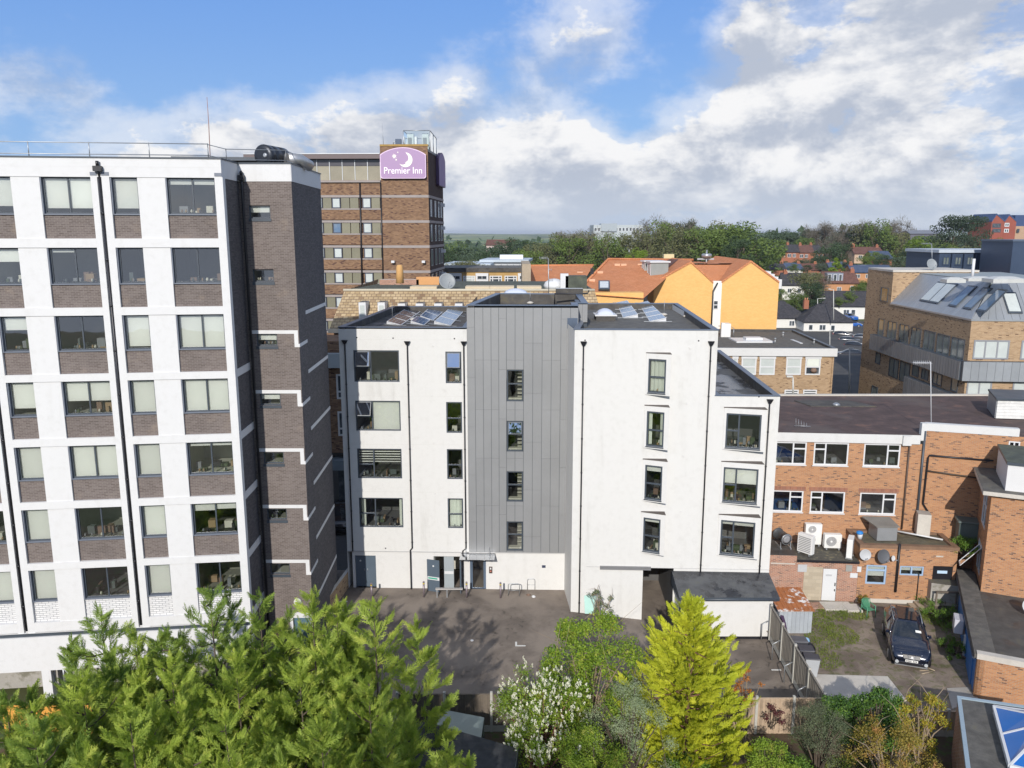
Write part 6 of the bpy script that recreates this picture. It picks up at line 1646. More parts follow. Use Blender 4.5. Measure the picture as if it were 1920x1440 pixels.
# pale low commercial roofs further away
cm = thing('commercial_building', tuple(D(930, 495, 165)), 'low pale flat roofed commercial building with dark glazing in the middle distance', 'building')
FC = Fac(D(835, 500, 165), 95)
for (x0, x1, y0, y1, dd) in [(836, 915, 494, 512, 0), (905, 986, 487, 506, -6)]:
    r_ = FC.rect(x0, y0, x1, y1, dd); mb = MB(); mb.fbox(FC, r_[0], r_[1] - 3, r_[2], r_[3] - .5, dd - 14, dd, 0, 0); mb.build('wall', plain('pale_office_wall', (.36, .38, .40), .7, 0, .15, .2), cm)
    mb = MB(); mb.fbox(FC, r_[0] - .6, r_[3] - .49, r_[2] + .6, r_[3], dd - 14, dd + .6); mb.build('roof', plain('pale_blue_grey_roof', (.42, .48, .54), .5, 0, .15, .15), cm)
    n_w = 7
    for i in range(n_w):
        a = r_[0] + (r_[2] - r_[0]) * (i + .1) / n_w; b = a + (r_[2] - r_[0]) * .8 / n_w
        swin(cm, FC, (a, r_[1], b, r_[3] - 1.0), fr=UPVC, pane=DPANE, fw=.15, d=dd)
c = FC.P(13, FC.rect(905, 487, 986, 506, -6)[3], -12); mb = MB(); mb.box(c.x - 3, c.y - 2, c.z, c.x + 2, c.y + 2, c.z + .9); mb.build('roof_plant', UPVC, cm)

# ================================================ HOTEL TOWER WITH SIGN
HP = D(712, 272, 90); HF = Fac((HP.x, HP.y), 92)
ho = thing('hotel_tower', (HP.x, HP.y, 0), 'brown brick hotel tower with purple sign rising behind the tall block', 'building')
kE = HF.st(803, 365)[0] + .03
KS = Fac(HF.P(kE, 0), 3.5)
mb = MB(); wall(mb, HF, 0, 0, kE, 30.75); mb.build('tower_wall', B_HOTEL, ho)
mb = MB(); wall(mb, KS, 0, 0, 11, 30.4); mb.build('side_wall', B_HOTEL_SHADE, ho)
mb = MB(); mb.fbox(HF, -7.4 - 8, 0, -.0, 27.2, -9, -.25); mb.build('wing_core', B_HOTEL, ho)
mb = MB(); mb.fbox(HF, 0, 30.752, kE + .05, 30.95, -.4, .05); mb.build('coping', plain('lichen_coping', (.34, .22, .07), .9, 0, .35, 2.0), ho)
mb = MB(); mb.fbox(KS, 0.06, 30.2, 11, 30.45, -.4, .06); mb.build('coping', ANTH, ho)
mb = MB(); q0, q1 = HF.P(0, 0, -.1), HF.P(kE - .1, 0, -.1); q2 = KS.P(11, 0, -.1); mb.face([(q0.x, q0.y, 30.3), (q1.x, q1.y, 30.3), (q2.x, q2.y, 30.3), (q0.x, q2.y, 30.3)]); mb.build('roof', TAR, ho)
BANDC = plain('grey_concrete_band', (.30, .265, .25), .85, 0, .2, 1.0); OLIVE = plain('olive_panel', (.19, .18, .125), .35, 0, .12, .6, per_obj=.10)
zf = [25.60, 22.89, 20.17, 17.42, 14.7, 12.0]
for z in zf[:4]:
    m2 = MB(); m2.fbox(HF, 0.003, z - .28, kE - .003, z, 0, .05); m2.build('concrete_band', BANDC, ho)
    m2 = MB(); m2.fbox(KS, 0.05, z - .28, 11, z, 0, .05); m2.build('concrete_band', BANDC, ho)
for z in zf:
    mb = MB(); mb.fbox(HF, -15, z - .25, -.01, z, -.24, .04); mb.build('concrete_band', BANDC, ho)
    mb = MB(); mb.fbox(HF, -15, z - 2.74 + .25 - .15 + .0, -.01, z - 1.58, -.24, .0); mb.build('brick_panel', B_HOTEL, ho)
    mb = MB(); mb.fbox(HF, -15, z - 1.57, -.01, z - 1.42, -.24, .05); mb.build('concrete_band', BANDC, ho)
    k = -.15
    col = 0
    while k > -15:
        w = .98
        if k < -1.9 and k > -2.4:
            k -= .38; continue
        a, b = k - w, k
        iswin = col % 5 == 1 or col % 5 == 4
        if iswin:
            swin(ho, HF, (a + .02, z - 1.40, b - .02, z - .27), fr=plain('navy_frame', (.05, .06, .09), .4), pane=BPANE if (col == 4 and z == 22.89) else WPANE, fw=.10, d=-.06)
        else:
            m2 = MB(); m2.fbox(HF, a + .03, z - 1.41, b - .03, z - .26, -.2, -.04); m2.build('olive_panel', OLIVE, ho)
        k -= w + .02; col += 1
mb = MB(); mb.fbox(HF, -15, 25.61, -.01, 26.95, -.24, .02); mb.build('brick_panel', B_HOTEL, ho)
mb = MB(); mb.tube([HF.P(-2.3, 26.9, .12), HF.P(-2.45, 14, .12)], .09, 6); mb.tube([HF.P(-.02, 26.9, .1), HF.P(-.05, 14, .1)], .07, 6); mb.build('downpipe', BLACKP, ho)
# top glazed storey
mb = MB(); mb.fbox(HF, -15, 26.95, -.02, 27.15, -.9, .25); mb.build('ledge', BANDC, ho)
mb = MB(); mb.fbox(HF, -15, 27.15, -.02, 29.45, -8, -.7); mb.build('top_core', ROOMD, ho)
k = -.15; GPB = plain('glazed_panel_cream', (.29, .265, .20), .2, 0, .15, .8, per_obj=.12); GPT = plain('glazed_panel_dark', (.09, .085, .095), .15, 0, .2, .5)
while k > -14:
    m2 = MB(); m2.fbox(HF, k - 1.34, 27.2, k, 28.72, -.69, -.58); m2.build('glazed_panel', GPB, ho)
    m2 = MB(); m2.fbox(HF, k - 1.34, 28.75, k, 29.4, -.69, -.58); m2.build('glazed_panel', GPT, ho)
    m2 = MB(); m2.fbox(HF, k - .0, 27.16, k + .06, 29.42, -.69, -.50); m2.build('mullion', GALV, ho)
    k -= 1.40
mb = MB(); mb.fbox(HF, -15, 29.46, -.02, 29.95, -8, .1); mb.build('parapet', plain('brown_fascia', (.13, .10, .10), .6), ho)
mb = MB(); mb.fbox(HF, -15, 29.952, -.02, 30.03, -8, .15); mb.build('coping', GALV, ho)
# side windows
for z in zf[:4]:
    for k in (1.0, 4.0, 6.6, 8.6):
        swin(ho, KS, (k, z - 2.3, k + 1.1, z - .45), fr=GALV, pane=DPANE, fw=.08)
    m2 = MB(); m2.fbox(KS, 8.5, z - 1.0, 9.0, z - .6, .004, .5); m2.build('side_fitting', UPVC, ho)
for x in (735, 792):
    k, z = HF.st(x, 491); m2 = MB(); m2.fbox(HF, k, z - .1, k + .35, z + .15, 0, .5); m2.build('floodlight', UPVC, ho)
# rooftop condensers in a glazed cage
cg = thing('condenser_cage', tuple(HF.P(3.4, 30.4, -2)), 'glass screened cage with white condensers on top of the hotel tower', 'plant')
c = HF.P(2.45, 30.4, -.9); w, dpt, hh = 2.9, 7.5, 2.1
GC = glassmat('cage_glass', (.82, .9, .9), 1.2, .12)
for (x, y) in ((0, 0), (w, 0), (w, dpt), (0, dpt), (w, dpt / 2), (0, dpt / 2)):
    m2 = MB(); m2.tube([c + Vector((x, y, 0)), c + Vector((x, y, hh))], .05, 5); m2.build('post', GALV, cg)
m2 = MB()
for (a, b) in (((0, 0), (w, 0)), ((w, 0), (w, dpt)), ((w, dpt), (0, dpt)), ((0, dpt), (0, 0))):
    m2.tube([c + Vector((*a, hh)), c + Vector((*b, hh))], .05, 5)
m2.build('rail', GALV, cg)
for (a, b) in (((0.06, 0), (w - .06, 0)), ((w, 0.06), (w, dpt)), ((0, dpt), (0, 0.06))):
    m2 = MB(); m2.face([c + Vector((*a, .05)), c + Vector((*b, .05)), c + Vector((*b, hh - .05)), c + Vector((*a, hh - .05))]); m2.build('glass_screen', GC, cg)
for x in (.35, 2.0):
    m2 = MB(); m2.box(c.x + x, c.y + .5, c.z, c.x + x + .7, c.y + 1.3, c.z + 1.85); u2 = m2.build('condenser', ACW, cg)
    m2 = MB(); m2.box(c.x + x + .08, c.y + .47, c.z + .1, c.x + x + .5, c.y + .498, c.z + 1.4); m2.build('grille', GRL, u2)
    m2 = MB(); m2.box(c.x + x, c.y + 3.5, c.z, c.x + x + .7, c.y + 4.3, c.z + 1.85); m2.build('condenser', ACW, cg)
bx = thing('roof_fan_box', tuple(HF.P(1.9, 30.9, -.5)), 'small dark blue fan box on the hotel tower parapet', 'fan')
m2 = MB(); m2.fbox(HF, 1.65, 30.96, 2.25, 31.55, -.9, -.3); m2.build('body', DBM, bx)
m2 = MB(); p = HF.P(1.4, 30.95, -.5); m2.tube([p, p + Vector((0, 0, .3)), p + Vector((.3, 0, .4))], .05, 6); m2.build('duct', GALV, bx)
mk = thing('mast', tuple(HF.P(.35, 30.9, -.3)), 'thin pole standing on the left corner of the hotel tower', 'mast')
m2 = MB(); m2.tube([HF.P(.35, 30.9, -.3), HF.P(.28, 33.1, -.3)], [.03, .015], 5); m2.build('pole', GALV, mk)

# the sign: rounded purple board, crescent moon, stars, lettering
SGN = plain('sign_purple', (.34, .22, .38), .45, 0, .03, .5); SGNE = plain('sign_edge_pale', (.66, .50, .66), .5); SGW = plain('sign_cream', (.80, .78, .70), .5, 0, .03); SGD = plain('sign_side', (.05, .02, .08), .5)
def sign(par_name, F, k0, k1, zb, zs, zt_, d, label, text, mats):
    s_ = thing(par_name, tuple(F.P(k0, zb, d)), label, 'sign')
    def outline(m):
        a0, a1 = k0 + m, k1 - m; o_ = []
        r = .25
        for i in range(5):
            t_ = math.pi / 2 * i / 4; o_.append((a0 + r - r * math.sin(math.pi / 2 - t_) if False else a0 + r - r * math.cos(t_), zb + m + r - r * math.sin(t_)))
        for i in range(5):
            t_ = math.pi / 2 * i / 4; o_.append((a1 - r + r * math.sin(t_), zb + m + r - r * math.cos(t_)))
        n = 18
        for i in range(n + 1):
            u = 1 - 2 * i / n
            o_.append(((a0 + a1) / 2 + u * (a1 - a0) / 2, zs - m + (zt_ - zs) * (1 - u * u) ** .9))
        return o_
    def slab(m, d0, d1, mat, nm, par):
        o_ = outline(m); mb = MB(); n = len(o_)
        mb.face([F.P(k, z, d1) for k, z in o_])
        for i in range(n):
            j = (i + 1) % n; mb.face([F.P(*o_[i], d1), F.P(*o_[i], d0), F.P(*o_[j], d0), F.P(*o_[j], d1)])
        return mb.build(nm, mat, par)
    slab(0, d, d + .30, mats[3], 'sign_box', s_); slab(.0, d + .301, d + .33, mats[1], 'sign_rim', s_); slab(.075, d + .331, d + .345, mats[0], 'sign_face', s_)
    if not text: return s_
    K, Z = (k0 + k1) / 2, zb; W2 = (k1 - k0)
    e = d + .36
    mo_ = MB(); cx, cz, r = K + W2 * .055, Z + (zt_ - zb) * .60, W2 * .155
    outer = []; inner = []
    n = 22; c2 = (cx - r * .42, cz + r * .20); r2 = r * .86
    for i in range(n + 1):
        t_ = R_(-148 + 236 * i / n)
        outer.append((cx + r * math.cos(t_), cz + r * math.sin(t_)))
        ti = R_(-115 + 168 * i / n)
        p = (c2[0] + r2 * math.cos(ti), c2[1] + r2 * math.sin(ti)); inner.append(p)
    inner[0] = outer[0]; inner[-1] = outer[-1]
    for i in range(n):
        # nose bump on the inner edge of the crescent face
        b0 = .07 * W2 * math.exp(-((i - 10) / 1.8) ** 2) * .5; b1 = .07 * W2 * math.exp(-((i + 1 - 10) / 1.8) ** 2) * .5
        mo_.face([F.P(inner[i][0] - b0, inner[i][1], e), F.P(*outer[i], e), F.P(*outer[i + 1], e), F.P(inner[i + 1][0] - b1, inner[i + 1][1], e)])
    mo_.build('moon', mats[2], s_)
    for (sx, sz, sr, npt) in ((-.185, .715, .060, 8), (-.145, .60, .026, 5), (-.105, .84, .020, 5)):
        st = MB(); c = (K + sx * W2, Z + sz * (zt_ - zb)); rr_ = sr * W2; P_ = []
        for i in range(npt * 2):
            q = rr_ * (1 if i % 2 == 0 else .42); t_ = math.pi * i / npt + .3; P_.append((c[0] + q * math.cos(t_), c[1] + q * math.sin(t_)))
        for i in range(npt * 2):
            st.face([F.P(*c, e), F.P(*P_[i], e), F.P(*P_[(i + 1) % (npt * 2)], e)])
        st.build('star', mats[2], s_)
    cu = bpy.data.curves.new('lettering', 'FONT'); cu.body = text; cu.size = 1.0; cu.align_x = 'CENTER'; cu.extrude = .03; cu.offset = .004; cu.resolution_u = 3
    ob = bpy.data.objects.new('lettering_tmp', cu); COL.objects.link(ob)
    bpy.context.view_layer.update()
    w0 = ob.dimensions.x; sc_ = W2 * .83 / w0
    me = bpy.data.meshes.new_from_object(ob); bpy.data.objects.remove(ob)
    M4 = Matrix(((F.u.x, 0, F.n.x, 0), (F.u.y, 0, F.n.y, 0), (0, 1, 0, 0), (0, 0, 0, 1)))
    me.transform(M4 @ Matrix.Diagonal((sc_, sc_ * 1.12, 1, 1)))
    p = F.P(K, Z + (zt_ - zb) * .155, e) - worg(s_); me.transform(Matrix.Translation(p))
    me.materials.clear(); me.materials.append(mats[4])
    lo_ = bpy.data.objects.new('lettering', me); COL.objects.link(lo_); lo_.parent = s_
    return s_
r_ = HF.rect(713, 277, 800, 335)
SGL = plain('sign_white', (.86, .84, .86), .5, 0, .02)
sign('hotel_sign', HF, r_[0], r_[2], r_[1], r_[3] - .75, r_[3], .05, 'large purple rounded sign with cream moon and white lettering on the tower front', 'Premier Inn', (SGN, SGNE, SGW, SGD, SGL))
SGN2 = plain('sign_purple_shade', (.16, .09, .26), .5)  # sign purple darkened to carry the shade of the side face
sign('hotel_sign', KS, 5.4, 10.6, 26.9, 30.0, 30.8, .05, 'shade darkened purple side sign seen edge on at the right of the hotel tower', None, (SGN2, SGD, SGW, SGD, SGL))

# ================================================ SLICE OF STREET SEEN BETWEEN THE BLOCKS
al = thing('brick_building', (-14, 63, 0), 'narrow slice of brown brick shop building with white windows seen between the blocks', 'building')
FA = Fac((-18, 62), 90)
mb = MB(); mb.fbox(FA, 0, 4.2, 9, 13.2, -4, 0); mb.build('wall', B_HOTEL, al)
mb = MB(); mb.fbox(FA, 0, 0, 9, 4.2, -4, -.8); mb.build('shop_front', ROOMD, al)
mb = MB(); mb.fbox(FA, 0, 11.2, 9, 12.3, .003, .7); mb.build('balcony_box', plain('pale_box', (.36, .40, .42), .6), al)
for z in (8.6, 5.6):
    swin(al, FA, (4.15, z, 5.6, z + 2.0), rows=(.3,), fr=UPVC, pane=DPANE, fw=.14)
mb = MB(); mb.fbox(FA, 3.6, 2.9, 8, 3.7, -.78, .6, 0, 0); mb.build('fascia', plain('shop_fascia', (.20, .24, .27), .5), al)
mb = MB(); mb.fbox(FA, 4.0, .1, 8, 2.8, -.78, .0); mb.build('shop_window', DPANE, al)
# distant hill top block
hb = thing('hilltop_block', tuple(D(1150, 430, 520)), 'long pale flat roofed block on the far wooded hilltop', 'building')
a, b = D(1113, 430, 520), D(1205, 424, 520)
mb = MB(); mb.box(a.x, 520, 5, b.x, 545, b.z + .8); mb.build('wall', plain('far_pale_wall', (.40, .44, .46), .7), hb)
c0, c1 = D(1127, 425, 519), D(1157, 419, 519); mb = MB(); mb.box(c0.x, 519, c0.z - 3, c1.x, 530, c1.z); mb.build('roof_plant', plain('far_grey', (.33, .37, .40), .7), hb)
FH = Fac((a.x, 520), 90)
for i in range(14):
    k = (i + .2) * (b.x - a.x) / 14; swin(hb, FH, (k, b.z - 3.2, k + 1.6, b.z - .9), fr=UPVC, pane=DPANE, fw=.2)
# red brick flats on the hill at the right
rf = thing('brick_flats', tuple(D(1880, 460, 300)), 'red brick gabled flats with balconies on the hill at the far right', 'building')
RFm = plain('far_red_brick', (.27, .075, .05), .85, 0, .15, .3); FR = Fac(D(1857, 460, 300), 88)
def kz(x, y): return FR.st(x, y)
k0, z0 = kz(1857, 440); k1, _ = kz(1903, 440)
gabled(rf, FR, k0, kz(1882, 430)[0], 8, kz(1870, 416)[1], kz(1870, 403)[1], 14, RFm, plain('far_blue_roof', (.04, .07, .16), .5), kz(1869, 400)[0], th=.5)
gabled(rf, FR, kz(1882, 430)[0] + .05, k1, 8, kz(1890, 416)[1], kz(1893, 404)[1], 14, RFm, MT['far_blue_roof'], kz(1893, 400)[0], th=.5)
mb = MB(); mb.fbox(FR, k1 + .05, 8, k1 + 20, kz(1910, 424)[1], -14, -.5); mb.build('side_wing', plain('far_tan', (.40, .27, .18), .8), rf)
mb = MB(); mb.fbox(FR, k1 + .05, kz(1910, 424)[1] + .01, k1 + 20, kz(1910, 403)[1], -14, -1); mb.build('wing_roof', MT['far_blue_roof'], rf)
for (x0, y0, x1, y1) in [(1861, 419, 1876, 427), (1861, 429, 1876, 436), (1884, 418, 1892, 425), (1883, 429, 1891, 436), (1907, 429, 1911, 436)]:
    swin(rf, FR, FR.rect(x0, y0, x1, y1), cols=(.5,), fr=UPVC if x0 in (1884, 1883) else ANTH, pane=DPANE, fw=.25)
# ================================================ ROOF EQUIPMENT OF THE WHITE BLOCK
PVD = panemat('solar_cells_brown', (.050, .040, .045), .25, .12); PVB_REFL = panemat('solar_cells_sky_reflection', (.045, .11, .24), .14, .30); PVL_REFL = panemat('solar_cells_pale_reflection', (.26, .33, .42), .25, .3)  # blue and pale cells have the sky's reflection put into their colour
def solar(pxs, z, n, mat, label, h=.22, flip=False):
    """pxs: front-left, front-right, back-right, back-left pixels on the deck"""
    q = [G(x, y, z) for x, y in pxs]
    t_ = thing('solar_array', tuple(q[0]), label, 'solar panels', 'solar arrays on the flat roofs')
    ha, hb = (h, .05) if not flip else (.05, h)
    def L(s, t): return q[0].lerp(q[1], s).lerp(q[3].lerp(q[2], s), t) + Vector((0, 0, ha + (hb - ha) * s))
    for i in range(n):
        a, b = i / n + .008, (i + 1) / n - .008
        m2 = MB(); p = [L(0, a), L(1, a), L(1, b), L(0, b)]; m2.hexa([v - Vector((0, 0, .05)) for v in p], p); fr = m2.build('solar_panel', UPVC, t_)
        m2 = MB(); p = [L(.04, a + .03 / n), L(.96, a + .03 / n), L(.96, b - .03 / n), L(.04, b - .03 / n)]; m2.face([v + Vector((0, 0, .006)) for v in p])
        m2.build('solar_cells', mat, fr)
        m2 = MB()
        for s in (.25, .5, .75):
            m2.face([L(s - .004, a) + Vector((0, 0, .010)), L(s + .004, a) + Vector((0, 0, .010)), L(s + .004, b) + Vector((0, 0, .010)), L(s - .004, b) + Vector((0, 0, .010))])
        m2.build('cell_lines', UPVC, fr)
    m2 = MB()
    a0, a1, b0, b1 = L(0, 0), L(1, 0), L(0, 1), L(1, 1)
    m2.face([Vector((a0.x, a0.y, z)), Vector((a1.x, a1.y, z)), a1 - Vector((0, 0, .05)), a0 - Vector((0, 0, .05))])
    m2.face([Vector((b0.x, b0.y, z)), Vector((a0.x, a0.y, z)), a0 - Vector((0, 0, .05)), b0 - Vector((0, 0, .05))])
    m2.build('wind_shield', UPVC, t_)
    for i in range(n + 1):
        a, b = L(0, i / n), L(1, i / n); v = (b - a); v.z = 0
        m2 = MB(); p0 = a - v * .35; p1 = b + v * .35; p0.z = p1.z = z + .04; m2.tube([p0, p1], .03, 4, smooth=False); m2.build('rail', GALV, t_)
    return t_
zd = 15.74
solar([(725, 609), (752, 611), (790, 584), (766, 580)], zd, 4, PVD, 'dark brown four panel solar array at the left of the left flat roof')
solar([(788, 598), (812, 602), (830, 586), (806, 581)], zd, 2, PVB_REFL, 'short solar array with painted blue reflection in the middle of the left flat roof')
solar([(770, 608), (795, 611), (807, 601), (782, 598)], zd, 1, PVB_REFL, 'single solar panel with painted blue reflection in front of the short array')
solar([(814, 609), (845, 612), (869, 585), (845, 581)], zd, 3, PVL_REFL, 'three panel solar array with painted pale blue reflection next to the grey tower')
zr = 16.02
solar([(1168, 597), (1196, 597), (1176, 569), (1156, 568)], zr, 4, PVL_REFL, 'long solar array with painted pale reflection left of the pair on the right flat roof', .26, True)
solar([(1218, 604), (1249, 604), (1214, 570), (1197, 569)], zr, 5, PVL_REFL, 'long solar array with painted pale reflection right of the pair on the right flat roof', .26, True)
def rooflight(x, y, z, w, label, kerb=.45, dm=True):
    c = G(x, y, z); t_ = thing('rooflight', tuple(c), label, 'rooflight')
    m2 = MB(); m2.box(c.x - w, c.y, c.z - .02, c.x + w, c.y + 1.3, c.z + kerb); m2.build('kerb', TAR, t_)
    m2 = MB(); m2.box(c.x - w - .08, c.y - .08, c.z + kerb + .002, c.x + w + .08, c.y + 1.38, c.z + kerb + .09); m2.build('frame', UPVC, t_)
    m2 = MB(); n = 10; rows = []
    for j in range(n + 1):
        v = -1 + 2 * j / n; rows.append([Vector((c.x + w * .93 * (-1 + 2 * i / n), c.y + .65 + .58 * v, c.z + kerb + .09 + .36 * (1 - (-1 + 2 * i / n) ** 2) ** .7 * (1 - v * v) ** .6)) for i in range(n + 1)])
    for j in range(n):
        for i in range(n): m2.face([rows[j][i], rows[j][i+1], rows[j+1][i+1], rows[j+1][i]], 0, True)
    m2.build('dome', plain('frosted_dome', (.52, .56, .66), .15, 0, .05), t_)
rooflight(967, 566, 16.8, .95, 'domed rooflight on top of the grey clad tower')
rooflight(1136, 601, 16.02, .62, 'small domed rooflight on the right flat roof beside the grey tower', .28)
pb2 = thing('roof_pipework', tuple(G(1070, 566, 16.8)), 'white pipe insulation and black pipe on the grey tower roof', 'pipework')
m2 = MB(); c = G(1044, 566, 16.8); m2.box(c.x, c.y + 1.0, c.z, c.x + 1.9, c.y + 1.6, c.z + .85, 0, 1); m2.build('box', [TAR, UPVC], pb2)
m2 = MB(); c = G(1040, 572, 16.8); m2.tube([c, c + Vector((0, 0, .75)), c + Vector((2.2, .3, .75)), c + Vector((2.3, .3, .95))], .06, 6); m2.build('pipe', BLACKP, pb2)
def rod(x, y, z, h, label):
    c = G(x, y, z); t_ = thing('lightning_rod', tuple(c), label, 'rod')
    m2 = MB(); m2.tube([c, c + Vector((0, 0, h))], [.02, .008], 5); m2.build('rod', GALV, t_)
    m2 = MB(); m2.lathe(c, [(.22, 0), (.24, .06), (.14, .12), (.05, .15)], 12); m2.build('base', CONC_L, t_)
rod(736, 604, zd, 1.35, 'thin lightning rod at the left of the left flat roof')
rod(775, 600, zd, .5, 'short lightning rod between the left roof solar arrays')
rod(1245, 591, zr, 1.0, 'thin lightning rod on the right flat roof beside the solar array')
rod(994, 569, 16.8, .9, 'thin lightning rod on the grey tower roof')
rod(1287, 594, zr, .35, 'stubby white vent near the right parapet of the flat roof')
ld = thing('access_ladder', tuple(R.P(KE + .1, 13, -1.5)), 'small galvanised ladder between the upper and lower white roofs', 'ladder')
for s in (0, .45):
    m2 = MB(); p = R.P(KE + .12, 12.4, -1.2 - s); m2.tube([p, p + Vector((0, 0, 4.0))], .02, 5); m2.build('stile', GALV, ld)
for i in range(10):
    m2 = MB(); m2.tube([R.P(KE + .12, 12.6 + i * .3, -1.2), R.P(KE + .12, 12.6 + i * .3, -1.65)], .012, 4); m2.build('rung', GALV, ld)

# ================================================ CAR PARK FURNITURE
BOLM = plain('bollard_steel', (.24, .20, .22), .4, .4, .1); YELB = plain('bollard_yellow', (.60, .47, .06), .5)
def bollard():
    t_ = thing('bollard', (0, 0, 0), 'tmp', 'bollard', 'steel bollards along the white wall')
    m2 = MB(); m2.lathe((0, 0, 0), [(.06, 0), (.06, .82)], 12); m2.build('post', BOLM, t_)
    m2 = MB(); m2.lathe((0, 0, .822), [(.062, 0), (.062, .07)], 12); m2.build('yellow_band', YELB, t_)
    m2 = MB(); m2.lathe((0, 0, .894), [(.061, 0), (.061, .08), (.045, .1)], 12); m2.build('cap', BOLM, t_)
    return t_
b0 = bollard()
spots = [((697, 1122), 'steel bollard with yellow band in front of the closed double doors'), ((795, 1119), 'steel bollard with yellow band left of the open door'), ((875, 1120), 'steel bollard with yellow band just left of the glazed entrance'),
         ((938.5, 1121), 'steel bollard with yellow band right of the intercom')]
for i, ((x, y), lb) in enumerate(spots):
    p = G(x, y)
    if i == 0: b0.location = p; b0['label'] = lb
    else: copy_tree(b0, p, lb)
def hoop(x0, x1, y, h, label, depth=0.0, name='bike_rack', rz=None):
    a, b = G(x0, y), G(x1, y)
    t_ = thing(name, tuple(a), label, 'bike rack', 'steel hoops along the white wall')
    m2 = MB(); r = .12; d_ = (b - a).normalized(); P_ = [a, a + Vector((0, 0, h - r))]
    for i in range(1, 5):
        t1 = math.pi / 2 * i / 4; P_.append(a + Vector((0, 0, h - r)) + d_ * (r - r * math.cos(t1)) + Vector((0, 0, r * math.sin(t1))))
    for i in range(0, 5):
        t1 = math.pi / 2 * i / 4; P_.append(b + Vector((0, 0, h - r)) - d_ * (r - r * math.sin(t1)) + Vector((0, 0, r * math.cos(t1))))
    P_.append(b); m2.tube(P_, .025, 8); m2.build('hoop', GALV, t_)
    m2 = MB(); m2.tube([a.lerp(b, .0) + Vector((0, 0, h * .45)), b + Vector((0, 0, h * .45))], .014, 6); m2.build('crossbar', GALV, t_)
    return t_
hoop(953, 974, 1117, .78, 'bent steel bicycle hoop right of the entrance, nearer one')
hoop(989, 1003, 1105.5, .70, 'bent steel bicycle hoop close to the wall, further right')
bn = thing('bench', tuple(G(828, 1112)), 'low grey rail on three short legs by the open door', 'bench')
a, b = G(817, 1120), G(860, 1120)
m2 = MB(); m2.box(a.x, a.y - .06, .50, b.x + .25, a.y + .14, .56); m2.build('seat', plain('pale_grey_seat', (.42, .40, .38), .5), bn)
for x in (a.x + .05, a.x + .65):
    m2 = MB(); m2.box(x, a.y - .04, 0, x + .07, a.y + .10, .498); m2.build('leg', GALV, bn)
def small(name, x, y, z, prof, mat, label, cat, n=12):
    c = G(x, y, z); m2 = MB(); m2.lathe(c, prof, n); o = m2.build(name, mat, None, tuple(c)); tag(o, label, cat)
small('litter', 991, 1116, 0, [(.10, 0), (.14, .03), (.05, .09)], FURN[5], 'small orange scrap on the ground by the bike hoops', 'litter')
small('litter', 1000.5, 1120, 0, [(.09, 0), (.13, .04), (.08, .10)], UPVC, 'small white scrap on the ground by the bike hoops', 'litter')
small('litter', 885, 1201, 0, [(.10, 0), (.08, .03)], UPVC, 'scrap of white paper on the shaded tarmac', 'litter', 6)
# weeds, dead plant and green board by the right-hand white wall
gb3 = MB(); p = R.P(.75, 0, .12); q = R.P(1.45, 0, .12); gb3.hexa([(p.x, p.y - .1, 0), (q.x, q.y - .1, 0), (q.x, q.y, 0), (p.x, p.y, 0)], [(p.x - .05, p.y + .02, 1.05), (q.x - .05, q.y + .02, 1.05), (q.x, q.y + .06, 1.05), (p.x, p.y + .06, 1.05)])
o = gb3.build('board', plain('pale_mint_board', (.42, .66, .60), .6), None, (p.x, p.y, 0)); tag(o, 'pale mint green board leaning on the white wall', 'board')

# ================================================ YARD: rusty shed, bins, chair, steps
RUST = plain('rusty_sheet', (.36, .13, .045), .8, 0, .35, 3.0, .3, spots=((.72, .70, .68), 1.9, .52))
sh = thing('shed', tuple(G(1485, 1175, 0)), 'small grey shed with rusty corrugated roof behind the leaning fence', 'shed')
sx0, sx1 = 14.55, 16.35; sy0, sy1 = 40.45, 42.6
m2 = MB(); m2.box(sx0, sy0, 0, sx1 - .05, sy1, 1.33); m2.build('wall', plain('pale_blue_grey_sheet', (.38, .41, .45), .6, 0, .15, 2.0), sh)
for i in range(15):
    x = sx0 - .12 + i * .132
    m2 = MB(); m2.hexa([(x, sy0 - .15, 1.36), (x + .128, sy0 - .15, 1.36), (x + .128, sy1, 1.66), (x, sy1, 1.66)], [(x, sy0 - .15, 1.38 + .02 * (i % 2)), (x + .128, sy0 - .15, 1.38 + .02 * (i % 2)), (x + .128, sy1, 1.69 + .02 * (i % 2)), (x, sy1, 1.69 + .02 * (i % 2))]); m2.build('roof_sheet', RUST, sh)
for i in range(8):
    x = sx0 + i * .224
    m2 = MB(); m2.box(x + .01, sy0 - .03, .05, x + .215, sy0 - .003, 1.31); m2.build('board', plain('pale_grey_board', (.36, .39, .42), .7, 0, .15, 2.0, per_obj=.08), sh)
BINM = plain('dark_grey_bin', (.05, .05, .06), .45)
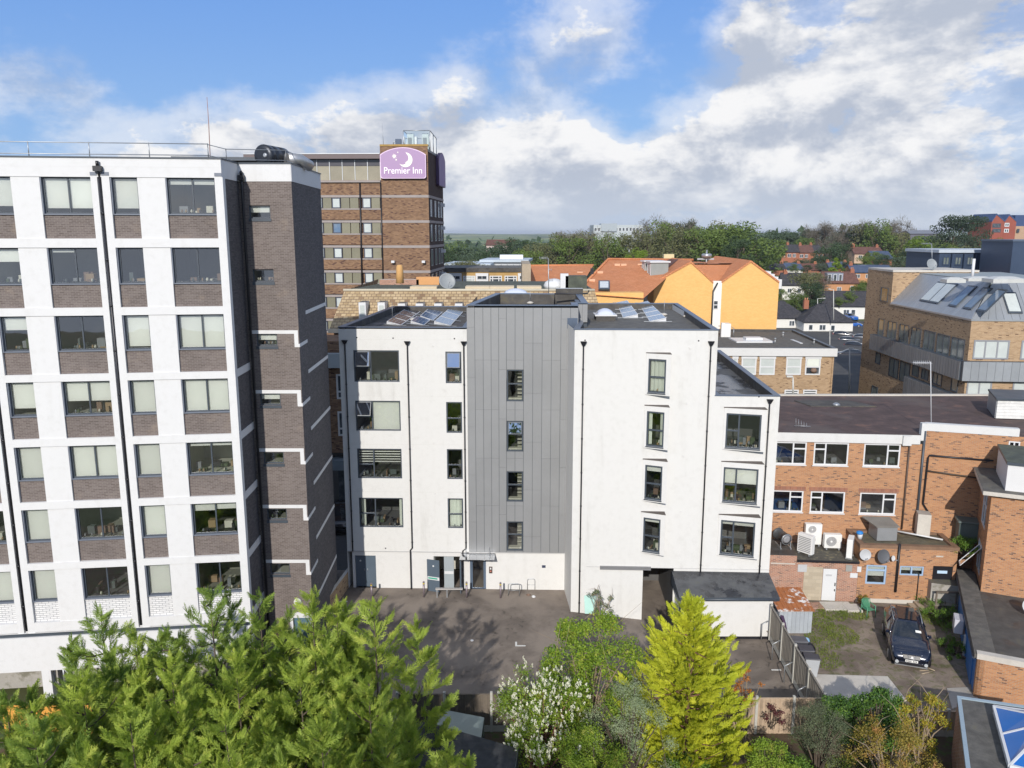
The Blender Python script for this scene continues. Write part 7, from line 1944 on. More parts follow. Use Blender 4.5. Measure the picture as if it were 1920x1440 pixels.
def wheelie(x, y, rz, body, lid, label):
    t_ = thing('wheelie_bin', (0, 0, 0), label, 'bin', 'bins beside the leaning fence')
    m2 = MB(); m2.hexa([(-.22, -.26, .06), (.22, -.26, .06), (.22, .22, .06), (-.22, .22, .06)], [(-.28, -.36, .98), (.28, -.36, .98), (.28, .32, .98), (-.28, .32, .98)]); m2.build('body', body, t_, bevel=.02)
    m2 = MB(); m2.hexa([(-.31, -.40, .985), (.31, -.40, .985), (.31, .38, .985), (-.31, .38, .985)], [(-.27, -.36, 1.06), (.27, -.36, 1.06), (.29, .38, 1.08), (-.29, .38, 1.08)]); m2.build('lid', lid, t_, bevel=.02)
    for s in (-1, 1):
        m2 = MB(); m2.lathe((s * .24 - .02, .24, .1), [(.1, -.02), (.1, .02)], 12, 0, (1, 0, 0)); m2.build('wheel', BLACKP, t_)
    m2 = MB(); m2.tube([(-.24, .40, 1.0), (.24, .40, 1.0)], .018, 6); m2.build('handle', BINM, t_)
    t_.location = (x, y, 0); t_.rotation_euler = (0, 0, rz)
wheelie(14.75, 36.2, R_(80), plain('pale_bin_body', (.40, .42, .44), .6), BINM, 'pale bodied bin with black lid nearest the camera by the leaning fence')
wheelie(14.75, 37.0, R_(84), BINM, BINM, 'black wheeled bin second along beside the leaning fence')
wheelie(14.75, 37.9, R_(88), BINM, plain('worn_black_lid', (.09, .09, .10), .5), 'black wheeled bin with scuffed lid behind the two nearer bins')
cv = thing('tarpaulin', (14.6, 38.9, 0), 'dark purple folded cover leaning between fence and bins', 'cover')
m2 = MB(); m2.hexa([(14.25, 38.6, 0), (14.65, 38.6, 0), (14.65, 39.2, 0), (14.25, 39.2, 0)], [(14.2, 38.9, 1.5), (14.35, 38.9, 1.45), (14.4, 39.4, 1.6), (14.2, 39.4, 1.65)]); m2.build('cover', plain('dark_purple_cloth', (.06, .03, .07), .8), cv, bevel=.03)
bb = thing('rubbish_bag', (15.4, 38.2, 0), 'shiny black and blue rubbish bag against the bins', 'bag')
m2 = MB(); m2.lathe((15.4, 38.2, 0), [(.18, 0), (.34, .15), (.32, .4), (.18, .6), (.06, .68)], 9); m2.build('sack', BLACKP, bb)
m2 = MB(); m2.lathe((15.3, 38.4, .55), [(.05, 0), (.2, .1), (.14, .25), (.03, .3)], 8); m2.build('sack', plain('blue_white_bag', (.25, .42, .60), .4, 0, .3, 12), bb)
# green plastic chair
ch = thing('plastic_chair', (0, 0, 0), 'green moulded plastic garden chair beside the parked car', 'chair')
GRC = plain('green_plastic', (.07, .26, .15), .4)
m2 = MB(); m2.hexa([(-.25, -.25, .42), (.25, -.25, .42), (.22, .22, .40), (-.22, .22, .40)], [(-.25, -.25, .45), (.25, -.25, .45), (.22, .22, .43), (-.22, .22, .43)]); m2.build('seat', GRC, ch, bevel=.01)
for i in range(7):
    x = -.21 + i * .07; m2 = MB(); m2.hexa([(x - .022, .21, .43), (x + .022, .21, .43), (x + .022, .24, .43), (x - .022, .24, .43)], [(x - .022, .33, .86 - .3 * x * x), (x + .022, .33, .86 - .3 * x * x), (x + .022, .36, .86 - .3 * x * x), (x - .022, .36, .86 - .3 * x * x)]); m2.build('back_slat', GRC, ch)
m2 = MB(); m2.tube([(-.27, .28, .84), (-.12, .34, .91), (.12, .34, .91), (.27, .28, .84)], .022, 6); m2.build('top_rail', GRC, ch)
for sx in (-1, 1):
    m2 = MB(); m2.tube([(sx * .27, -.26, .64), (sx * .29, .05, .66), (sx * .26, .28, .72)], .022, 6); m2.build('armrest', GRC, ch)
    for sy, ty in ((-.25, .64), (.24, .84)):
        m2 = MB(); m2.tube([(sx * .29, sy * 1.12, 0), (sx * .255, sy, ty)], .024, 6); m2.build('leg', GRC, ch)
ch.location = G(1627, 1154); ch.rotation_euler = (0, 0, R_(14))
# steps, platform, planks by the black door
stp = thing('door_platform', tuple(G(1775, 1140)), 'weathered timber platform with railing outside the black door', 'platform')
p = E_.P(5.2, 0, .02); 
m2 = MB(); m2.fbox(E_, 5.05, .0, 7.3, .5, .06, 1.15); m2.build('base', WOODD, stp)
for i in range(8):
    m2 = MB(); m2.fbox(E_, 5.0, .505, 7.35, .54, .06 + i * .14, .06 + i * .14 + .125); m2.build('board', WOODG, stp)
for k in (5.1, 6.2, 7.3):
    m2 = MB(); m2.fbox(E_, k - .04, .54, k + .04, 1.35, 1.08, 1.16); m2.build('post', WOODD, stp)
m2 = MB(); m2.fbox(E_, 5.05, 1.28, 7.35, 1.36, 1.05, 1.18); m2.build('handrail', WOODD, stp)
sp_ = thing('timber_steps', tuple(G(1737, 1150)), 'rough timber steps leading up to the door platform', 'steps')
for i in range(3):
    m2 = MB(); m2.fbox(E_, 3.95 + i * .33, .02, 4.28 + i * .33, .13 + i * .14, .15, 1.05); m2.build('step', plain('pale_plank', (.36, .29, .21), .8, 0, .25, 4.0, per_obj=.12), sp_)
cs_ = thing('path_slabs', tuple(G(1580, 1140)), 'old concrete slabs and step below the white door', 'paving')
for (x0, y0, x1, y1) in [(1548, 1146, 1590, 1131), (1590, 1149, 1606, 1136), (1525, 1143, 1547, 1132)]:
    a, b = G(x0, y0), G(x1, y1); m2 = MB(); m2.box(a.x, a.y, -.01, b.x, b.y, .09 + (x0 - 1525) * .0008); m2.build('slab', CONC_L if x0 != 1525 else B_RED2, cs_, bevel=.01)
a = G(1652, 1283); dk = MB(); dk.box(a.x + 3.0, a.y + .2, .0, a.x + 5.3, a.y + 1.0, .02); 
for i, (x, y, r, an) in enumerate([(1738, 1262, .7, 20), (1744, 1255, .45, -50), (1733, 1258, .5, 5)]):
    c = G(x, y); v = Vector((math.cos(R_(an)), math.sin(R_(an)), 0)) * r
    m2 = MB(); m2.tube([c - v * .5 + Vector((0, 0, .03)), c + v * .5 + Vector((0, 0, .03))], .025, 5); o = m2.build('timber_scrap', MT['pale_plank'], None, tuple(c)); tag(o, ['long thin timber offcut on the ground in front of the parked car', 'short timber offcut lying crossways in front of the parked car', 'thin timber offcut under the front of the parked car'][i], 'timber')

# ================================================ CARS
def carpaint(name, col, rough=.18):
    m, t = newmat(name)
    _bsdf(t, col, rough, .2, spec=.6, extra={'Coat Weight': 1.0, 'Coat Roughness': .04}); return m
CARG = panemat('car_glass', (.015, .02, .028), .04, .0); TYRE = plain('tyre_rubber', (.02, .02, .02), .85); RIM = plain('alloy_rim', (.45, .46, .48), .35, .7); LAMP = plain('headlamp_clear', (.55, .58, .60), .12, .3, .1, 6.0); REDL = plain('tail_lamp', (.35, .02, .02), .3); PLATE = plain('number_plate', (.75, .75, .72), .5)
def make_car(paint, label, k=1.0, low=0.0, detail=True, plate=False):
    t_ = thing('parked_car', (0, 0, 0), label, 'car')
    xs = [-.0, .07, .28, .62, 1.02, 1.22, 1.98, 2.6, 3.25, 3.85, 4.22, 4.36]
    zb = [.56, .74, .87, .95, 1.01, 1.04, 1.07, 1.09, 1.12, 1.14, 1.08, .86]
    zr_ = [.58, .77, .91, 1.0, 1.06, 1.10, 1.53, 1.59, 1.58, 1.50, 1.16, .9]
    wr = [.50, .62, .68, .72, .74, .72, .60, .61, .61, .58, .66, .66]
    ws = [.72, .84, .93, .98, 1, 1, 1, 1, 1, .98, .94, .86]
    zr_ = [z - (low * (z - 1.0) if z > 1.0 else 0) for z in zr_]
    L = 4.36; rings = []
    mb = MB()
    for i, x in enumerate(xs):
        y = (x - L / 2) * k; w = ws[i]; 
        half = [(0, .24), (.76 * w, .24), (.86 * w, .33), (.905 * w, .58), (.90 * w, zb[i] - .10), (.865 * w, zb[i]), (wr[i] * (1 if i in (5, 6, 7, 8, 9, 10) else 1), zr_[i] - .045 if 5 < i < 10 else zr_[i] - .02), (wr[i] * .55, zr_[i] - .004), (0, zr_[i])]
        ring = [(a, y, b) for a, b in half] + [(-a, y, b) for a, b in half[-2:0:-1]]
        rings.append(len(mb.v)); mb.v += ring
    n = 16
    for i in range(len(xs) - 1):
        a, b = rings[i], rings[i + 1]
        for q in range(n):
            w2 = (q + 1) % n
            cabin = 5 <= i <= 9
            mi = 0
            if q in (5, 10) and cabin: mi = 1
            if q in (6, 7, 8, 9) and (i == 5 or i == 9): mi = 1
            if q in (5, 10) and i == 9: mi = 1
            if q in (0, 15): mi = 2
            mb.f.append((a + q, a + w2, b + w2, b + q)); mb.m.append(mi); mb.sm.append(True)
    mb.f.append(tuple(rings[0] + n - 1 - q for q in range(n))); mb.m.append(0); mb.sm.append(False)
    mb.f.append(tuple(rings[-1] + q for q in range(n))); mb.m.append(0); mb.sm.append(False)
    mb.f = [tuple(reversed(f)) for f in mb.f]
    body = mb.build('body', [paint, CARG, BLACKP], t_)
    def Y(x): return (x - L / 2) * k
    for (x, s) in ((.83, 1), (.83, -1), (3.42, 1), (3.42, -1)):
        m2 = MB(); m2.lathe((s * .70, Y(x), .34), [(.40, 0), (.40, .212)], 24, 0, (s, 0, 0)); m2.build('wheel_arch', BLACKP, t_)
        m2 = MB(); m2.lathe((s * .72, Y(x), .33), [(.30, 0), (.33, .03), (.33, .18), (.29, .205)], 24, 0, (s, 0, 0)); wh = m2.build('tyre', TYRE, t_)
        m2 = MB(); m2.lathe((s * .92, Y(x), .33), [(.225, 0), (.225, .012), (.05, .02)], 10, 0, (s, 0, 0)); m2.build('rim', RIM, wh)
    for s in (1, -1):
        if detail:
            m2 = MB(); m2.hexa([(s * .42, Y(.06), .70), (s * .80, Y(.34), .80), (s * .80, Y(.42), .80), (s * .42, Y(.16), .72)], [(s * .42, Y(.10), .79), (s * .80, Y(.36), .90), (s * .78, Y(.62), .96), (s * .42, Y(.30), .87)]); m2.build('headlight', LAMP, t_)
            m2 = MB(); m2.lathe((s * .62, Y(-.02), .42), [(.08, 0), (.08, .05)], 12, 0, (0, -1, 0)); m2.build('fog_lamp', LAMP, t_)
            m2 = MB(); m2.tube([(s * .63, Y(2.0), 1.54), (s * .65, Y(2.7), 1.62), (s * .64, Y(3.7), 1.57)], .022, 6); m2.build('roof_rail', GALV, t_)
            m2 = MB(); m2.tube([(s * .86, Y(1.3), 1.07), (s * .615, Y(2.0), 1.50)], .03, 6); m2.tube([(s * .875, Y(2.6), 1.10), (s * .63, Y(2.6), 1.55)], .028, 6); m2.build('pillar', paint, t_)
            m2 = MB(); m2.box(s * .52 - .16, Y(1.95), .8, s * .52 + .0, Y(2.05), 1.15) if False else None
            m2 = MB(); m2.hexa([(s * .93 - .08, Y(1.52), 1.02), (s * .93 + .08, Y(1.52), 1.02), (s * .93 + .08, Y(1.68), 1.04), (s * .93 - .08, Y(1.68), 1.04)], [(s * .93 - .07, Y(1.54), 1.17), (s * .93 + .07, Y(1.54), 1.17), (s * .93 + .07, Y(1.68), 1.17), (s * .93 - .07, Y(1.68), 1.17)]); m2.build('wing_mirror', paint, t_, bevel=.02)
            m2 = MB()
            m2.tube([(s * .912, Y(1.35), .62), (s * .912, Y(1.35), 1.0)], .006, 4); m2.tube([(s * .912, Y(2.55), .45), (s * .912, Y(2.55), 1.0)], .006, 4); m2.build('door_gap', BLACKP, t_)
            m2 = MB(); m2.box(s * .90 - .02, Y(2.25), .93, s * .90 + .03, Y(2.42), .96); m2.build('door_handle', GALV, t_)
        else:
            m2 = MB(); m2.box(s * .68 - .14, Y(.02) , .68, s * .68 + .10, Y(.35), .80); m2.build('headlight', LAMP, t_)
        m2 = MB(); m2.box(s * .68 - .14, Y(4.2), .85, s * .68 + .12, Y(4.375), 1.02); m2.build('tail_light', REDL, t_)
    if detail:
        m2 = MB(); m2.hexa([(-.34, Y(-.045), .62), (.34, Y(-.045), .62), (.34, Y(.0), .62), (-.34, Y(.0), .62)], [(-.40, Y(.02), .78), (.40, Y(.02), .78), (.40, Y(.08), .78), (-.40, Y(.08), .78)]); g_ = m2.build('grille', BLACKP, t_)
        m2 = MB(); m2.tube([(-.20, Y(.02), .80), (-.10, Y(-.06), .66), (.10, Y(-.06), .66), (.20, Y(.02), .80)], .014, 5); m2.lathe((0, Y(-.055), .71), [(.06, 0), (.06, .02)], 18, 0, (0, -1, .3)); m2.build('badge', RIM, g_)
        m2 = MB(); m2.box(-.62, Y(-.01), .28, .62, Y(.10), .40); m2.build('lower_grille', BLACKP, t_)
        m2 = MB(); m2.box(-.70, Y(-.03), .24, .70, Y(.14), .275); m2.build('skid_plate', GALV, t_)
        m2 = MB(); m2.box(-.27, Y(-.075), .475, .27, Y(-.055), .585); pl = m2.build('number_plate', PLATE, t_)
        m2 = MB()
        for q in range(8):
            if q == 4: continue
            x = -.225 + q * .058; m2.box(x, Y(-.080), .50, x + .034, Y(-.0755), .56)
        m2.build('plate_characters', BLACKP, pl)
        m2 = MB()
        for s in (-1, 1):
            m2.tube([(s * .30, Y(.35), .93), (s * .42, Y(1.15), 1.055)], .012, 5)
        m2.build('bonnet_crease', paint, t_)
        m2 = MB(); m2.hexa([(.30, Y(1.50), 1.262), (.55, Y(1.50), 1.252), (.54, Y(1.60), 1.315), (.29, Y(1.60), 1.325)], [(.30, Y(1.50), 1.272), (.55, Y(1.50), 1.262), (.54, Y(1.60), 1.325), (.29, Y(1.60), 1.335)]); m2.build('dashboard_note', PLATE, t_)
        m2 = MB(); m2.hexa([(-.42, Y(2.15), 1.575), (.42, Y(2.15), 1.575), (.42, Y(3.5), 1.60), (-.42, Y(3.5), 1.60)], [(-.42, Y(2.15), 1.585), (.42, Y(2.15), 1.585), (.42, Y(3.5), 1.61), (-.42, Y(3.5), 1.61)]); m2.build('roof_glass', CARG, t_)
    return t_
NAVY = carpaint('midnight_blue_paint', (.008, .014, .035))
car = make_car(NAVY, 'midnight blue sport utility car parked in the dirt yard facing the camera')
car.location = (20.7, 38.85, 0); car.scale = (1.06, 1.08, 1.05); car.rotation_euler = (0, 0, R_(-19.5)); 
def GT(x, y):
    z = 0.0
    for _ in range(12):
        p = G(x, y, z); z = z * .4 + .6 * zt(p.x, p.y)
    p.z = z; return p
def surf(x, y, up=0.03):
    return Vector((x, y, zt(x, y) + up))
cg_ = make_car(carpaint('silver_grey_paint', (.10, .11, .13)), 'silver grey estate car parked beyond the low brick building', low=.05, detail=False)
p = GT(1594, 646); cg_.location = surf(p.x, p.y); cg_.rotation_euler = (0, 0, R_(76)); cg_['group'] = 'cars parked in the far car park'
cd_ = make_car(carpaint('black_paint', (.012, .012, .018)), 'black hatchback nearest in the car park beyond the low brick building', low=.05, detail=False)
p = GT(1589, 671); cd_.location = surf(p.x, p.y); cd_.rotation_euler = (0, 0, R_(-98)); cd_['group'] = 'cars parked in the far car park'
p = GT(1582, 635); copy_tree(cd_, surf(p.x, p.y), 'dark car furthest left of the row beside the bungalow', R_(72))
p = GT(1606, 656); copy_tree(cd_, surf(p.x, p.y), 'dark car half hidden by the tan brick block at the row end', R_(60))
p = GT(1620, 641); copy_tree(cg_, surf(p.x, p.y), 'grey car mostly hidden behind the tan brick block', R_(70))
cb_ = make_car(carpaint('bright_blue_paint', (.02, .12, .45)), 'bright blue car parked by the white terrace beyond the bungalows', low=.05, detail=False)
p = GT(1594, 600); cb_.location = surf(p.x, p.y); cb_.rotation_euler = (0, 0, R_(10)); cb_['group'] = 'cars parked in the far car park'
p = GT(1596, 614); copy_tree(cb_, surf(p.x, p.y), 'blue car end on behind the nearest bungalow', R_(80))
c2 = copy_tree(cd_, Vector((-12.9, 57.0, 0)), 'dark car in the shaded gap between the tall blocks', R_(10)); 

# street lamps
def street_lamp(x, y0, y1, Y, label, arm=1.4, r=.09, mat=None):
    b = D(x, y1, Y); t = D(x, y0, Y); t_ = thing('street_lamp', (b.x, b.y, b.z), label, 'street lamp')
    m2 = MB(); m2.tube([b, t], [r, r * .6], 8); m2.build('post', mat or GALV, t_)
    m2 = MB(); m2.tube([t, t + Vector((arm, 0, .12))], r * .5, 6); m2.build('arm', mat or GALV, t_)
    m2 = MB(); e = t + Vector((arm, 0, .1)); m2.box(e.x - .1, e.y - .12, e.z - .06, e.x + .45, e.y + .12, e.z + .08); m2.build('lamp_head', mat or GALV, t_)
LPM = plain('pale_lamp_post', (.55, .55, .52), .5)
street_lamp(1593, 655, 745, 100, 'tall pale pole standing at the car park edge beside the tan brick block', .02, .12, LPM)
street_lamp(1487, 708, 742, 72, 'short lamp post in front of the low tan brick building', -.5, .10, LPM)
street_lamp(1556, 621, 660, 140, 'white sign post at the corner of the far car park', .1, .08, LPM)
street_lamp(1563, 543, 600, 165, 'thin grey lamp post beside the bungalow roofs', -1.0, .10, LPM)
street_lamp(1533, 560, 590, 175, 'curved street lamp behind the brick chimney', 1.2, .10, LPM)

# ================================================ HOUSES BEYOND
FWH = plain('house_white', (.66, .65, .61), .8, 0, .08, .3); FRB = plain('house_red_brick', (.30, .115, .065), .85, 0, .18, .5); FOB = plain('house_orange_brick', (.46, .23, .11), .85, 0, .15, .5); FBL = panemat('blue_slate', (.035, .055, .11), .4, .1)  # blue is the slate's own colour
def house(X, Y, w, d, h, rh, az, wm, rm, label, hip=0.0, chim=(), wins=(), base=None, cat='house', dormer=None):
    z = zt(X, Y) if base is None else base
    t_ = thing('house', (X, Y, z), label, cat, 'houses beyond the car park')
    F = Fac((X, Y), az); b = z - 1.0; e = z + h; p = e + rh
    m2 = MB(); q = [F.P(0, 0), F.P(w, 0), F.P(w, 0, -d), F.P(0, 0, -d)]
    m2.hexa([(v.x, v.y, b) for v in q], [(v.x, v.y, e) for v in q])
    if hip <= 0:
        m2.face([F.P(0, e, -d), F.P(0, e, 0), F.P(0, p, -d / 2)]); m2.face([F.P(w, e, 0), F.P(w, e, -d), F.P(w, p, -d / 2)])
    m2.build('wall', wm, t_)
    o = .35
    r0, r1 = (hip, w - hip) if hip > 0 else (-.1, w + .1)
    for (a, c, s) in ((o, 0, 1), (-d - o, 1, -1)):
        m2 = MB(); P_ = [F.P(-o, e - .08, a), F.P(w + o, e - .08, a), F.P(r1, p, -d / 2), F.P(r0, p, -d / 2)]
        if s < 0: P_ = P_[::-1]
        m2.face(P_); m2.face([v + Vector((0, 0, .14)) for v in P_]); m2.build('roof', rm, t_)
    if hip > 0:
        m2 = MB(); m2.face([F.P(-o, e, -d - o), F.P(-o, e, o), F.P(r0, p + .06, -d / 2)]); m2.face([F.P(w + o, e, o), F.P(w + o, e, -d - o), F.P(r1, p + .06, -d / 2)]); m2.build('roof_hip', rm, t_)
    m2 = MB(); m2.tube([F.P(r0, p + .1, -d / 2), F.P(r1, p + .1, -d / 2)], .13, 5); m2.build('ridge', rm, t_)
    for (k, hh) in chim:
        c = F.P(k, p, -d / 2); m2 = MB(); m2.box(c.x - .5, c.y - .4, c.z - 1.0, c.x + .5, c.y + .4, c.z + hh); cn = m2.build('chimney', FRB, t_)
        m2 = MB(); m2.lathe(c + Vector((-.22, 0, hh)), [(.14, 0), (.11, .45)], 8); m2.lathe(c + Vector((.22, 0, hh)), [(.14, 0), (.11, .45)], 8); m2.build('chimney_pot', plain('terracotta_pot', (.50, .22, .12), .8), cn)
    for (k0, z0, k1, z1) in wins:
        swin(t_, F, (k0, z + z0, k1, z + z1), cols=(.5,) if k1 - k0 > 1 else (), fr=UPVC, pane=DPANE, fw=.1)
    if dormer:
        k0, k1 = dormer; m2 = MB(); m2.fbox(F, k0, e + .1, k1, p - .1, -d / 2, -.5); m2.build('dormer', plain('dormer_grey', (.20, .22, .27), .7), t_)
        F3 = Fac(F.P(0, 0, -.5), az)
        for i in range(3):
            a = k0 + (k1 - k0) * (i + .2) / 3; swin(t_, F3, (a, e + .5, a + (k1 - k0) * .2, p - .4), fr=UPVC, pane=DPANE, fw=.1)
    return t_
a = GT(1506, 628)
house(a.x, a.y, 10.2, 9, 2.7, 3.4, 92, FWH, TILE_D, 'white bungalow with dark hipped slate roof beside the far car park', hip=4.2, chim=((1.6, .9),), wins=((3.2, 1.0, 4.6, 2.2), (5.6, 0, 6.5, 2.1), (1.0, 1.0, 1.9, 2.2)))
house(a.x - 6.3, a.y + 5.5, 9, 9, 2.7, 3.3, 92, FWH, TILE_D, 'white bungalow half hidden behind the yellow gabled block', hip=4.0, chim=((2.0, .9),), wins=((5.0, 1.0, 6.2, 2.2), (7.0, 1, 8.2, 2.2)))
b_ = GT(1556, 602)
house(b_.x - .5, b_.y + 3, 9.5, 8, 2.9, 3.2, 93, FWH, TILE_D, 'white terrace bungalow behind the lamp post with long dark roof', hip=0, wins=((.8, 1, 1.6, 2.2), (4.6, .9, 6.0, 2.2), (6.4, .9, 7.4, 2.2)))
house(b_.x + 9.2, b_.y + 3, 10, 8, 2.9, 3.2, 93, FWH, TILE_D, 'white terrace bungalow beside the tan brick block', hip=0, wins=((1, 1, 2.2, 2.2),))
h1_ = D(1561, 552, 205)
house(D(1545, 552, 206).x, 206, 8.2, 7, 3.5, 2.7, 95, FOB, TILE_B, 'orange brick house with grey dormer and tall chimney', chim=((7.6, .8), (5.2, -.2)), wins=((6.4, 1.6, 7.4, 2.9), (3.1, 1.4, 4.2, 2.6)), base=D(1545, 557, 206).z, dormer=(.6, 4.6))
house(D(1465, 552, 215).x, 215, 9.0, 7, 3.0, 3.0, 100, FWH, TILE_D, 'white rendered house with slate roof beside the yellow block', chim=((1.2, .6), (7.5, .4)), wins=((1.5, 1, 2.6, 2.2), (4, 1, 5, 2.2)), base=D(1465, 556, 215).z)
house(D(1597, 520, 240).x, 240, 12, 8, 2.0, 2.0, 93, FOB, FBL, 'brick house with long blue looking slate roof behind the tan stair head', chim=((.8, .8),), wins=((1, .4, 2.4, 1.6), (4, .4, 5.2, 1.6)), base=D(1597, 524, 240).z)
for i, (x, y) in enumerate([(1405, 512), (1436, 511), (1468, 511), (1500, 512), (1532, 513), (1556, 509)]):
    p = D(x, y, 262)
    house(p.x, 262, 6.4, 8, 1.2, 1.9, 92, FRB if i % 2 else FWH, (TILE_B, TILE_D, FBL, TILE_B, TILE_D, FBL)[i],
          ['terrace house with brown tiled roof at the left end of the row', 'terrace house with dark roof second in the distant row', 'terrace house with blue slate roof in the middle of the row',
           'terrace house with brown roof right of the blue slate one', 'terrace house with dark roof near the pointed lime tree', 'terrace house with blue slate roof at the right end of the row'][i], chim=((.4, .5), (6.0, .4)), wins=(), base=p.z - .3)
for i, (x, y, w, az) in enumerate([(1424, 484, 9, 96), (1459, 486, 8, 100), (1482, 487, 9, 96), (1512, 487, 7.2, 84)]):
    p = D(x, y, 330)
    house(p.x, 330, w, 9, 4.0, 2.9, az, FRB, TILE_D if i != 2 else TILE_B, ['brick house with dark roof at the left of the hillside group', 'brick gabled house with blue dark roof in the hillside group', 'wide brick house with brown roof in the hillside group', 'brick gable ended house at the right of the hillside group'][i], chim=((w * .5, .8),), wins=((1, 2.0, 2.4, 3.4), (3.6, 2.0, 5.0, 3.4), (5.6, 2.0, 6.8, 3.4)), base=p.z - 1.2)
p = D(1428, 492, 300); house(p.x, 300, 8, 7, 2.6, 2.6, 95, FRB, TILE_D, 'low red house with white fronted garage among the trees', wins=((2, .8, 5.5, 2.2),), base=p.z)
p = D(1602, 484, 310); house(p.x, 310, 11, 8, 2.6, 2.4, 90, plain('far_cream', (.50, .36, .26), .8), TILE_B, 'cream and brick house with brown roof in front of the tall trees', chim=((.8, 1.2), (10, .8)), wins=((1.5, .8, 3, 2.1), (5, .8, 6.5, 2.1)), base=p.z - 1.0)
p = D(1636, 492, 290); house(p.x, 290, 7, 8, 1.2, 2.6, 90, FRB, FBL, 'house with plain blue slate roof among trees above the tan stair head', base=p.z)
p = D(912, 476, 330); house(p.x, 330, 12, 8, 3.5, 2.0, 92, plain('far_pale_brick', (.45, .36, .33), .8), TILE_B, 'pale building with brown roof among the dark trees left of centre', wins=((1, 1, 3, 2.6), (5, 1, 7, 2.6)), base=p.z)
p = D(1706, 452, 345); house(p.x, 345, 13, 10, 3.0, 1.4, 92, plain('slate_shed', (.12, .12, .15), .7), plain('slate_shed_roof', (.18, .19, .22), .6), 'long dark roofed building on the hill behind the cedar', base=p.z, cat='building')

an = G(1492, 803, 9.7); t_ = thing('fallen_aerial', tuple(an), 'small aerial lying on the edge of the brown flat roof', 'aerial')
m2 = MB(); m2.tube([an + Vector((0, .3, .1)), an + Vector((.9, 0, .12))], .02, 5)
for i in range(5):
    q = an + Vector((.1 + .15 * i, .25 - .05 * i, .1)); m2.tube([q - Vector((0, 0, .05)), q + Vector((0, .1, .45 - .06 * i))], .012, 4)
m2.build('antenna_boom', GALV, t_)
# ================================================ VEGETATION
def npmesh(name, V, F4, mats, parent=None, midx=None, loc=None):
    org = np.array(worg(parent)) if parent is not None else np.array(loc if loc is not None else (0, 0, 0))
    V = (V - org).astype(np.float32); nv = len(V); nf = len(F4); k = F4.shape[1]
    me = bpy.data.meshes.new(name)
    me.vertices.add(nv); me.vertices.foreach_set('co', V.ravel())
    me.loops.add(nf * k); me.loops.foreach_set('vertex_index', F4.astype(np.int32).ravel())
    me.polygons.add(nf); me.polygons.foreach_set('loop_start', np.arange(0, nf * k, k, dtype=np.int32))
    try: me.polygons.foreach_set('loop_total', np.full(nf, k, dtype=np.int32))
    except Exception: pass
    for m in (mats if isinstance(mats, (list, tuple)) else [mats]): me.materials.append(m)
    if midx is not None: me.polygons.foreach_set('material_index', midx.astype(np.int32))
    me.update(calc_edges=True); me.validate()
    o = bpy.data.objects.new(name, me); COL.objects.link(o)
    if parent is not None: o.parent = parent
    elif loc is not None: o.location = loc
    return o
def unit(a):
    return a / np.maximum(np.linalg.norm(a, axis=-1, keepdims=True), 1e-9)
def rhombi(P, T, B, l, w):
    """leaf quads: centre P, long axis T, cross axis B"""
    n = len(P); V = np.empty((n, 4, 3))
    l = np.asarray(l).reshape(-1, 1) * .5; w = np.asarray(w).reshape(-1, 1) * .5
    V[:, 0] = P - T * l; V[:, 1] = P + B * w; V[:, 2] = P + T * l; V[:, 3] = P - B * w
    return V.reshape(-1, 3), np.arange(n * 4).reshape(n, 4)
def tris3(P, T, B, l, w):
    n = len(P); V = np.empty((n, 3, 3)); l = np.asarray(l).reshape(-1, 1) * .5; w = np.asarray(w).reshape(-1, 1) * .62
    V[:, 0] = P - T * l + B * w; V[:, 1] = P - T * l - B * w; V[:, 2] = P + T * l * 1.1
    return V.reshape(-1, 3), np.arange(n * 3).reshape(n, 3)
def plume_template(seed, nside=10, nl=5, ang=38, rg=None):
    r = np.random.default_rng(seed); C = []; T = []; L = []; W = []
    for i in range(nside):
        t = .08 + .90 * i / (nside - 1)
        for s in (-1, 1):
            ln = .34 * (1 - t) ** .75 * (0.75 + .5 * r.random()) + .06
            a = R_(ang + r.uniform(-10, 10)); dx = s * math.sin(a); dz = math.cos(a); dy = r.uniform(-.22, .22)
            base = np.array([0, 0, t]); d = unit(np.array([[dx, dy, dz]]))[0]
            m = max(2, int(nl * ln / .36 + 1))
            for j in range(m):
                u = (j + .6) / m; c = base + d * ln * u + np.array([0, -.10 * u * u, 0])
                C.append(c); T.append(d); L.append(ln / m * 2.15); W.append(.034 * (1.2 - .5 * u))
                if j < m - 1:
                    a2 = a + s * R_(32) * (1 if j % 2 else -1); d2 = np.array([s * math.sin(abs(a2)) if a2 * s > 0 else s * math.sin(a2), dy, math.cos(a2)])
                    C.append(c + d2 * .045); T.append(unit(d2[None])[0]); L.append(.12); W.append(.030)
    for j in range(5):
        C.append(np.array([0, 0, .55 + .1 * j])); T.append(np.array([0, 0, 1.0])); L.append(.14); W.append(.045)
    return np.array(C), np.array(T), np.array(L), np.array(W)
PLT = [plume_template(s) for s in range(4)]
